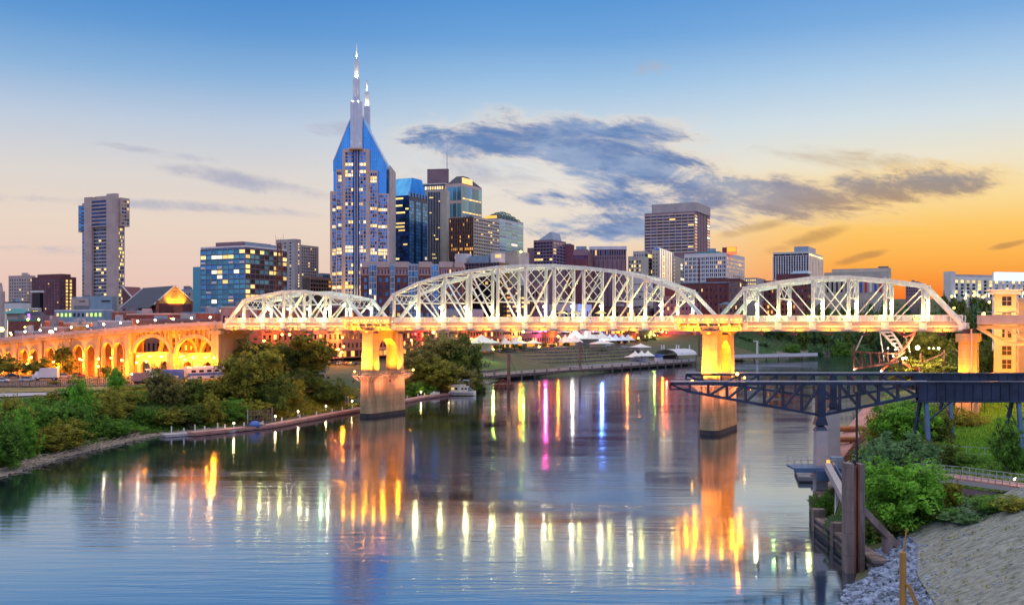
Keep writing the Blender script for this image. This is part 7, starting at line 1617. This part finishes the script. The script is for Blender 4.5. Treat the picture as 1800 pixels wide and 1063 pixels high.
# ------------------------------------------------------------------ trees, shrubs and ground cover
def leafmat(name, c, c2, var=.45):
    m = bpy.data.materials.new(name); m.use_nodes = True; nt = m.node_tree; b = nt.nodes['Principled BSDF']; out = nt.nodes['Material Output']
    ge = nt.nodes.new('ShaderNodeNewGeometry'); oi = nt.nodes.new('ShaderNodeObjectInfo'); t = nt.nodes.new('ShaderNodeTexCoord')
    n = nt.nodes.new('ShaderNodeTexNoise'); n.inputs['Scale'].default_value = 3.2; n.inputs['Detail'].default_value = 3; nt.links.new(t.outputs['Object'], n.inputs['Vector'])
    a = nt.nodes.new('ShaderNodeMath'); a.operation = 'MULTIPLY_ADD'; nt.links.new(ge.outputs['Random Per Island'], a.inputs[0]); a.inputs[1].default_value = .4
    s = nt.nodes.new('ShaderNodeMath'); s.operation = 'MULTIPLY_ADD'; nt.links.new(oi.outputs['Random'], s.inputs[0]); s.inputs[1].default_value = .22
    r = nt.nodes.new('ShaderNodeMapRange'); nt.links.new(n.outputs[0], r.inputs[0]); r.inputs[1].default_value = .3; r.inputs[2].default_value = .7; r.inputs[3].default_value = -.30; r.inputs[4].default_value = .75  # noise varies leaf tone and puts clump shadow and highlight into the colour
    nt.links.new(r.outputs[0], s.inputs[2]); nt.links.new(s.outputs[0], a.inputs[2])
    mx = nt.nodes.new('ShaderNodeMix'); mx.data_type = 'RGBA'; nt.links.new(a.outputs[0], mx.inputs[0]); mx.inputs[6].default_value = (*c, 1); mx.inputs[7].default_value = (*c2, 1)
    nt.links.new(mx.outputs[2], b.inputs['Base Color']); b.inputs['Roughness'].default_value = .6; b.inputs['Specular IOR Level'].default_value = .25
    tr = nt.nodes.new('ShaderNodeBsdfTranslucent'); nt.links.new(mx.outputs[2], tr.inputs[0]); ms = nt.nodes.new('ShaderNodeMixShader'); ms.inputs[0].default_value = .42
    nt.links.new(b.outputs[0], ms.inputs[1]); nt.links.new(tr.outputs[0], ms.inputs[2]); nt.links.new(ms.outputs[0], out.inputs[0]); M[name] = m; return m
leafmat('leaf_green', (.026,.075,.012), (0.220,0.450,0.060)); leafmat('leaf_olive', (0.048,0.061,0.010), (0.522,0.493,0.069)); leafmat('leaf_dark', (0.019,0.039,0.010), (0.258,0.351,0.062))
leafmat('leaf_blue', (0.027,0.069,0.034), (0.245,0.440,0.174)); leafmat('leaf_bright', (.035,.115,.012), (0.300,0.660,0.070)); leafmat('leaf_grey', (0.048,0.051,0.017), (0.484,0.438,0.136))
def crown_mesh(seed, ncl, nlf, lf, shape='round', mname='leaf_green'):
    """unit crown: radius 1 in plan, 0..2 high; clumps of leaf-sized faces spread through the volume"""
    r = np.random.RandomState(seed); C_ = []
    while len(C_) < ncl:
        p = r.uniform(-1, 1, 3); d = np.linalg.norm(p)
        if d > .86 or d < .25: continue
        z = p[2]
        if shape == 'mound': p[2] = abs(p[2])*1.5-.75; p[:2] *= 1.0-.25*max(0, p[2])
        if shape == 'column': p[:2] *= .85
        if shape == 'cone': p[:2] *= (.95-.42*(p[2]+1)/2*1.6)
        rad_ = r.uniform(.12, .34); C_.append((p, rad_))
    P_, N_ = [], []
    for c, rc in C_:
        k = int(nlf*rc/.33); d = r.normal(size=(k, 3)); d[:, 2] += .35; d /= np.linalg.norm(d, axis=1)[:, None]
        rr = rc*r.uniform(.55, 1.12, k)**.6; q = c+d*rr[:, None]*np.array([1, 1, .82]); P_.append(q); nn = d+r.normal(0, .55, (k, 3)); nn /= np.linalg.norm(nn, axis=1)[:, None]; N_.append(nn)
    for _ in range(ncl):                     # stray sprays that break the outline
        p = r.normal(size=3); p /= np.linalg.norm(p); p *= r.uniform(.8, 1.22); 
        if shape == 'mound' and p[2] < -.2: p[2] = abs(p[2])
        k = nlf//8; q = p+r.normal(0, 1, (k, 3))*r.uniform(.03, .11); P_.append(q); nn = r.normal(size=(k, 3)); nn /= np.linalg.norm(nn, axis=1)[:, None]; N_.append(nn)
    P_ = np.concatenate(P_); N_ = np.concatenate(N_); P_[:, 2] += 1; P_[:, 2] = np.maximum(P_[:, 2], 0)
    a = np.cross(N_, r.normal(size=N_.shape)); a /= np.linalg.norm(a, axis=1)[:, None]; b = np.cross(N_, a)
    s = lf*r.uniform(.6, 1.35, (len(P_), 1)); e1, e2 = a*s, b*s*.62
    V = np.stack([P_-e1, P_-e2*.9+e1*.1, P_+e1, P_+e2*.9+e1*.1], 1).reshape(-1, 3); n = len(P_)
    me = bpy.data.meshes.new('crown_'+shape); me.vertices.add(4*n); me.vertices.foreach_set('co', V.ravel()); me.loops.add(4*n); me.loops.foreach_set('vertex_index', np.arange(4*n)); me.polygons.add(n); me.polygons.foreach_set('loop_start', np.arange(0, 4*n, 4)); me.polygons.foreach_set('loop_total', np.full(n, 4))
    me.materials.append(M[mname]); me.update(calc_edges=True); me.validate(); return me
CR = {}
def crown(shape, mname, v, fine=0):
    key = (shape, mname, v, fine)
    if key not in CR: CR[key] = crown_mesh(hash((shape, v)) % 9973 if False else (len(CR)*37+v*11+5), 40 if not fine else 64, 120 if not fine else 270, .085 if not fine else .050, shape, mname)
    return CR[key]
TM = {}
def trunk_mesh(v):
    if v in TM: return TM[v]
    r = random.Random(v); mb = MB(); mb.tube((0, 0, -.15), (r.uniform(-.04, .04), r.uniform(-.04, .04), .9), .075, .05, 8)
    for k in range(6):
        a = k*1.05+r.uniform(-.3, .3); z0 = r.uniform(.5, .95); L_ = r.uniform(.35, .65); p = (.0, 0, z0); q = (L_*math.cos(a), L_*math.sin(a), z0+r.uniform(.25, .6)); mb.tube(p, q, .036, .014, 6); mb.tube(q, (q[0]*1.4, q[1]*1.3, q[2]+.3), .014, .005, 5)
    mb.tube((0, 0, .85), (r.uniform(-.1, .1), r.uniform(-.1, .1), 1.6), .05, .012, 6)
    TM[v] = mb.mesh('trunk', M['bark']); return TM[v]
mat('bark', (.11,.08,.06), .95, 0, .3, 3, .4, 6)
TR = random.Random(21)
def tree(name, label, cat, x, y, w, h, shape='round', m='leaf_green', group=None, lift=0.0, fine=0, z=None, share=False):
    z = tz(x, y) if z is None else z
    e = thing(name, label, cat, (x, y, z-.1), TR.uniform(0, 6.28), group, share)
    c = inst(crown(shape, m, TR.randrange(2), fine), 'crown', e, (0, 0, lift), (w/2, w/2*TR.uniform(.88, 1.1), (h-lift)/2))
    if lift > 0 or shape in ('round', 'cone'): inst(trunk_mesh(TR.randrange(3)), 'trunk', e, (0, 0, 0), (max(1.6, h*.32), max(1.6, h*.32), (h*.62)))
    else: inst(trunk_mesh(TR.randrange(3)), 'stem', e, (0, 0, 0), (w*.3, w*.3, h*.4))
    return e
def ttop(px, D, yt): return H-(yt-HY)*D/F
def put(name, label, cat, px, D, yt, wpx, shape, m, group, lift=0, fine=0, z=None, share=False):
    x, y = gx(px, D); z = tz(x, y) if z is None else z; h = max(1.5, ttop(px, D, yt)-z)
    return tree(name, label, cat, x, y, wpx*D/F, h, shape, m, group, lift*h, fine, z, share)
# left bank, waterline row then rows behind
rows = {
 'nearest the water': [(2,181,728,88),(44,194,742,84),(84,203,752,70),(118,210,738,84),(160,222,730,80),(196,231,736,72),(226,239,742,54),(262,246,732,60),(300,250,716,60),(338,255,712,58),(376,259,706,64),(412,265,704,62),(446,272,700,64)],
 'in the second row': [(18,199,712,92),(62,212,706,86),(104,222,700,80),(140,231,686,70),(176,238,694,78),(208,248,684,70),(238,255,700,60)],
 'along the top': [(6,214,720,70),(48,226,712,64),(90,237,702,60),(127,246,680,44),(166,256,690,60),(205,266,664,46),(236,272,676,60),(256,276,690,50)],
}
k_i = 0
for rn, lst in rows.items():
    for k, (px, D, yt, w) in enumerate(lst):
        m = ['leaf_green', 'leaf_olive', 'leaf_bright', 'leaf_green', 'leaf_olive'][(k*2+k_i) % 5] if px < 250 else ['leaf_olive', 'leaf_dark', 'leaf_olive', 'leaf_green'][k % 4]
        cone = (k+k_i) % 3 == 1; D2 = D+(3.5 if k_i == 0 else 3)
        put('vine_shrub', f'{"peaked" if cone else "mounded"} shrub {rn} of the left bank, {ORD[k]} from the left', 'shrub', px-(5 if k_i == 0 else 0), D2, yt-(16 if cone else 0)-(2 if k % 2 else -3), w*(.82 if cone else 1.08), 'cone' if cone else 'mound', m, 'vine covered shrubs of the left bank', 0, 1)
    k_i += 1
tall = [(278,262,646,46,'column','leaf_grey','tall columnar grey green tree left of its twin'),(303,264,660,40,'column','leaf_grey','slightly shorter columnar grey green tree beside its twin'),(334,268,664,46,'column','leaf_dark','dark columnar tree third of the tall group'),
 (366,276,668,58,'round','leaf_olive','rounded olive tree at the right of the columnar trees'),(396,284,664,56,'mound','leaf_olive','low olive tree mass behind the boardwalk'),(424,282,620,66,'round','leaf_olive','tall vine draped tree left of the open hillside'),(456,290,606,74,'round','leaf_olive','tallest vine draped tree of the left bank'),(474,286,652,70,'mound','leaf_dark','broad dark vine mass below the tallest vine draped tree'),
 (440,330,600,70,'round','leaf_dark','dark tree in front of the orange arch right of the viaduct'),(478,345,598,60,'round','leaf_olive','orange tinted tree under the left truss'),(510,330,612,50,'round','leaf_dark','dark tree between the two big trees under the left truss'),
 (548,335,583,72,'round','leaf_olive','large rounded tree with a dark trunk under the left truss'),(536,320,650,66,'mound','leaf_dark','dark bush mass at the foot of the large rounded tree'),(575,318,664,60,'mound','leaf_dark','dark bush right of the bare orange earth patch'),(600,330,678,60,'mound','leaf_olive','olive bush left of the arched pier'),(500,300,664,60,'mound','leaf_olive','olive bush above the middle of the boardwalk'),
 (740,392,606,70,'round','leaf_grey','left tree of the clump right of the arched pier'),(775,400,586,80,'round','leaf_grey','tallest tree of the clump right of the arched pier'),(808,402,590,72,'round','leaf_dark','dark right tree of the clump by the cabin cruiser'),(760,384,630,84,'round','leaf_olive','front tree of the clump behind the boardwalk'),(800,392,640,66,'round','leaf_grey','lower front tree directly above the cabin cruiser'),(735,376,672,50,'mound','leaf_green','green bush right of the arched pier at the waterline'),(828,408,655,44,'mound','leaf_dark','dark bush right of the tree clump')]
for px, D, yt, w, sh_, m, lb in tall:
    put('bank_tree' if sh_ != 'mound' else 'bank_shrub', lb, 'tree' if sh_ != 'mound' else 'shrub', px, D, yt, w*1.12, sh_, m, None, .16 if sh_ == 'round' else (.03 if sh_ == 'column' else 0), 1)
# street trees of the park and before the viaduct
st_ = [(876,600,604,16),(890,585,611,18),(905,640,603,14),(937,650,603,16),(955,660,601,18),(970,665,603,16),(996,690,601,14),(1075,720,597,14),(1088,740,595,12),(1098,745,596,12),(1118,765,594,12),(1134,775,593,12),(1147,780,592,14),(1192,800,588,24),(1180,790,592,14),(1215,830,588,14),(862,590,612,16),(918,640,606,16)]
for k, (px, D, yt, w) in enumerate(sorted(st_)): put('street_tree', f'small street tree along the park promenade, {ORD[k]} from the left', 'tree', px, rowD(px)-16, yt, w, 'round', 'leaf_dark' if k % 3 else 'leaf_olive', 'street trees of the park', .25, 0, 12)
for k, (px, D, yt, w) in enumerate(((2,356,622,50),(24,350,632,44),(62,345,634,50),(78,340,628,30),(112,352,606,38),(122,340,628,34),(186,330,640,20))): put('lot_tree', f'leafy tree in front of the left viaduct arches, {ORD[k]} from the left', 'tree', px, D, yt, w, 'round', ['leaf_dark', 'leaf_olive'][k % 2], 'trees before the viaduct', .2, 0)
for k, (px, D, yt, w) in enumerate(((95,300,672,22),(128,306,668,18),(215,300,672,26))): put('lot_shrub', f'small shrub by the lot fence, {ORD[k]} from the left', 'shrub', px, D, yt, w, 'round', 'leaf_olive', 'shrubs by the lot fence', .2, 0)
# far bank beyond the bridge
FT = []
for k in range(14): FT.append((1296+k*19, 930+14*(k % 3), 577-(k*7 % 11)+(k % 2)*3, 26))
for k, (px, D, yt, w) in enumerate(FT): put('far_tree', f'dark tree on the far green slope under the third truss, {ORD[k]} from the left', 'tree', px, D, yt, w, 'round', ['leaf_dark', 'leaf_blue'][k % 2], 'trees of the far slope', .1, 0)
for k in range(16): put('ridge_tree', f'dark tree on the ridge behind the third truss, {ORD[k]} from the left', 'tree', 1428+k*20.5, 985+(k*37 % 60), 541-(k*5 % 9), 30, 'round', ['leaf_dark', 'leaf_dark', 'leaf_blue'][k % 3], 'trees of the ridge', .1, 0)
for k, px in enumerate((1660, 1676, 1690, 1712, 1726, 1742)): put('hill_tree', f'tree at the foot of the columned government building, {ORD[k]} from the left', 'tree', px, 1100, 516+(k % 3)*3, 16, 'round', 'leaf_dark', 'trees below the government building', .1, 0)
for k, (px, yt, w) in enumerate(sorted(((1310, 597, 34), (1340, 600, 30), (1392, 604, 30), (1436, 603, 28), (1480, 600, 34), (1516, 604, 30), (1300, 606, 30)))): put('slope_bush', f'bush on the green slope above the far rocks, {ORD[k]} from the left', 'shrub', px, 890, yt, w, 'mound', ['leaf_blue', 'leaf_green'][k % 2], 'bushes of the far slope', 0, 0)
# right bank
rt_ = [(1590,118,808,138,'round','leaf_bright','bright green tree right of the tall concrete posts',.05),(1560,122,850,80,'mound','leaf_bright','bright green bush at the foot of the bright green tree',0),(1586,140,764,118,'round','leaf_blue','blue green tree behind the bright green tree',.05),(1540,136,790,60,'round','leaf_blue','small blue green tree left of the bright green tree',.05),(1526,150,786,50,'mound','leaf_green','leafy bush behind the black pole',0),
 (1590,172,700,120,'round','leaf_bright','yellow green tree under the gantry girders',.05),(1628,180,716,86,'round','leaf_dark','dark tree behind the blue trestle leg',.05),(1560,180,716,60,'round','leaf_olive','olive tree beside the sloping gangway',.05),(1640,150,770,80,'mound','leaf_dark','dark bush right of the blue green tree',0),(1680,150,795,70,'mound','leaf_green','green bush on the slope above the ramp walkway',0),
 (1772,136,742,52,'cone','leaf_green','narrow green tree at the right edge by the ramp walkway',.03),(1800,138,800,60,'mound','leaf_green','bush under the narrow green tree at the right edge',0),(1448,138,862,42,'mound','leaf_green','green bush in front of the near gantry column',0),(1468,124,908,36,'mound','leaf_blue','spiky bush on the bulkhead ledge',0),(1672,119,842,34,'round','leaf_olive','small olive tree in front of the ramp walkway',.05),
 (1700,112,900,90,'mound','leaf_blue','blue green undergrowth clump below the ramp walkway',0),(1760,112,880,90,'mound','leaf_green','green undergrowth clump at the top of the straw slope',0),(1660,116,890,80,'mound','leaf_dark','dark undergrowth clump right of the bright green tree',0),(1800,108,872,80,'mound','leaf_olive','olive undergrowth clump at the right edge above the straw slope',0),(1630,120,930,60,'mound','leaf_dark','dark low bush above the riprap',0),(1540,118,900,60,'mound','leaf_dark','dark low bush behind the raking strut',0),(1600,116,940,60,'mound','leaf_dark','dark low bush at the foot of the raking strut',0),
 (1632,356,582,80,'round','leaf_olive','round tree lit by the sculpture floodlights',.1),(1618,345,630,100,'mound','leaf_olive','low bush under the red sculpture',0),(1660,350,624,60,'mound','leaf_dark','dark bush right of the red sculpture',0),(1740,290,604,50,'round','leaf_dark','dark tree between the bridge pier and the cream building',.1),(1676,205,716,60,'mound','leaf_olive','orange tinted bush at the foot of the orange right pier',0),(1700,200,726,60,'mound','leaf_olive','orange tinted bush on the crest of the grassy hill',0)]
for px, D, yt, w, sh_, m, lb, lf in rt_: put('bank_tree' if sh_ != 'mound' else 'bank_shrub', lb, 'tree' if sh_ != 'mound' else 'shrub', px, D, yt, w*1.1, sh_, m, None, lf, 1)
# ground cover: leafy undergrowth on the banks, grass on the hill
def cover(name, n, region, size, mname, seed, tall=False):
    r = np.random.RandomState(seed); pts = []
    X, Y = region(r, n); Z = terr(X, Y); ok = Z > .35; X, Y, Z = X[ok], Y[ok], Z[ok]; n = len(X)
    P_ = np.stack([X, Y, Z], -1); s = size*r.uniform(.6, 1.4, (n, 1))
    if tall:
        a = r.uniform(0, 6.28, n); d = np.stack([np.cos(a), np.sin(a), 0*a], -1); up = np.stack([r.normal(0, .35, n), r.normal(0, .35, n), np.ones(n)], -1); w = d*s*.16; t_ = up*s*1.5
        V = np.stack([P_-w, P_+w, P_+w*.3+t_, P_-w*.3+t_], 1).reshape(-1, 3)
    else:
        P_[:, 2] += r.uniform(0, .9, n)*size*2; N_ = r.normal(size=(n, 3)); N_[:, 2] = abs(N_[:, 2])+.3; N_ /= np.linalg.norm(N_, axis=1)[:, None]; a = np.cross(N_, r.normal(size=(n, 3))); a /= np.linalg.norm(a, axis=1)[:, None]; b = np.cross(N_, a); V = np.stack([P_-a*s, P_-b*s*.6, P_+a*s, P_+b*s*.6], 1).reshape(-1, 3)
    me = bpy.data.meshes.new(name); me.vertices.add(4*n); me.vertices.foreach_set('co', V.ravel()); me.loops.add(4*n); me.loops.foreach_set('vertex_index', np.arange(4*n)); me.polygons.add(n); me.polygons.foreach_set('loop_start', np.arange(0, 4*n, 4)); me.polygons.foreach_set('loop_total', np.full(n, 4)); me.materials.append(M[mname]); me.update(calc_edges=True)
    o = bpy.data.objects.new(name, me); COL.objects.link(o); return stuff(o)
def lband(y0, y1, d0, d1):
    def f(r, n): y = r.uniform(y0, y1, n); return np.interp(y, lsy, lsx)-r.uniform(d0, d1, n), y
    return f
def rband(y0, y1, d0, d1):
    def f(r, n): y = r.uniform(y0, y1, n); return np.interp(y, rsy, rsx)+r.uniform(d0, d1, n), y
    return f
cover('undergrowth', 26000, lband(165, 262, 2.0, 30), .32, 'leaf_green', 1); cover('undergrowth', 30000, lband(262, 330, 1.5, 40), .34, 'leaf_olive', 2); cover('undergrowth', 9000, lband(360, 430, 1.5, 16), .45, 'leaf_dark', 3)
cover('undergrowth', 15000, rband(116, 150, 2.5, 44), .22, 'leaf_green', 4); cover('undergrowth', 9000, rband(148, 260, 2, 26), .34, 'leaf_green', 5)
cover('tall_grass', 60000, rband(150, 245, 12, 62), .55, 'leaf_bright', 6, True); cover('slope_grass', 14000, lband(830, 1010, 8, 70), 1.0, 'leaf_blue', 7, True)
def blan(r, n): y = r.uniform(104, 118, n); return np.interp(y, rsy, rsx)+r.uniform(10, 34, n), y
cover('undergrowth', 7000, blan, .2, 'leaf_blue', 8)
def weeds(name, n, seed):
    r = np.random.RandomState(seed); vs = []; fs = []
    for _ in range(n):
        y = r.uniform(76, 115); R_ = float(np.interp(y, rsy, rsx)); x = R_+7+r.uniform(0, 20); z = float(np.clip(.42*(x-R_)*.9, 0, 14))+.42
        for _b in range(r.randint(4, 11)):
            a = r.uniform(0, 6.28); h = r.uniform(.12, .42); d = r.uniform(.05, .25); bx, by = x+r.normal(0, .08), y+r.normal(0, .08); c, s_ = math.cos(a), math.sin(a); k = len(vs)
            vs += [(bx-s_*.025, by+c*.025, z-.08), (bx+s_*.025, by-c*.025, z-.08), (bx+c*d, by+s_*d, z+h)]; fs.append((k, k+1, k+2))
    return stuff(MB().add(vs, fs).build(name, M['leaf_olive']))
weeds('weeds', 420, 12)
# bare orange earth patch on the slope
x, y = gx(541, 318); mb = MB().prism([(-3, -1.5), (3.2, -1.2), (2.6, 1.6), (-2.4, 1.8)], -1.5, .6, top=[(-.9, -.4), (.8, -.3), (.5, .6), (-.6, .6)]); o = mb.build('earth_mound', mat('bare_earth', (.5,.24,.12), .95, 0, .2, .5, .4, 2), loc=(x, y, tz(x, y)+2.6)); o['kind'] = 'structure'
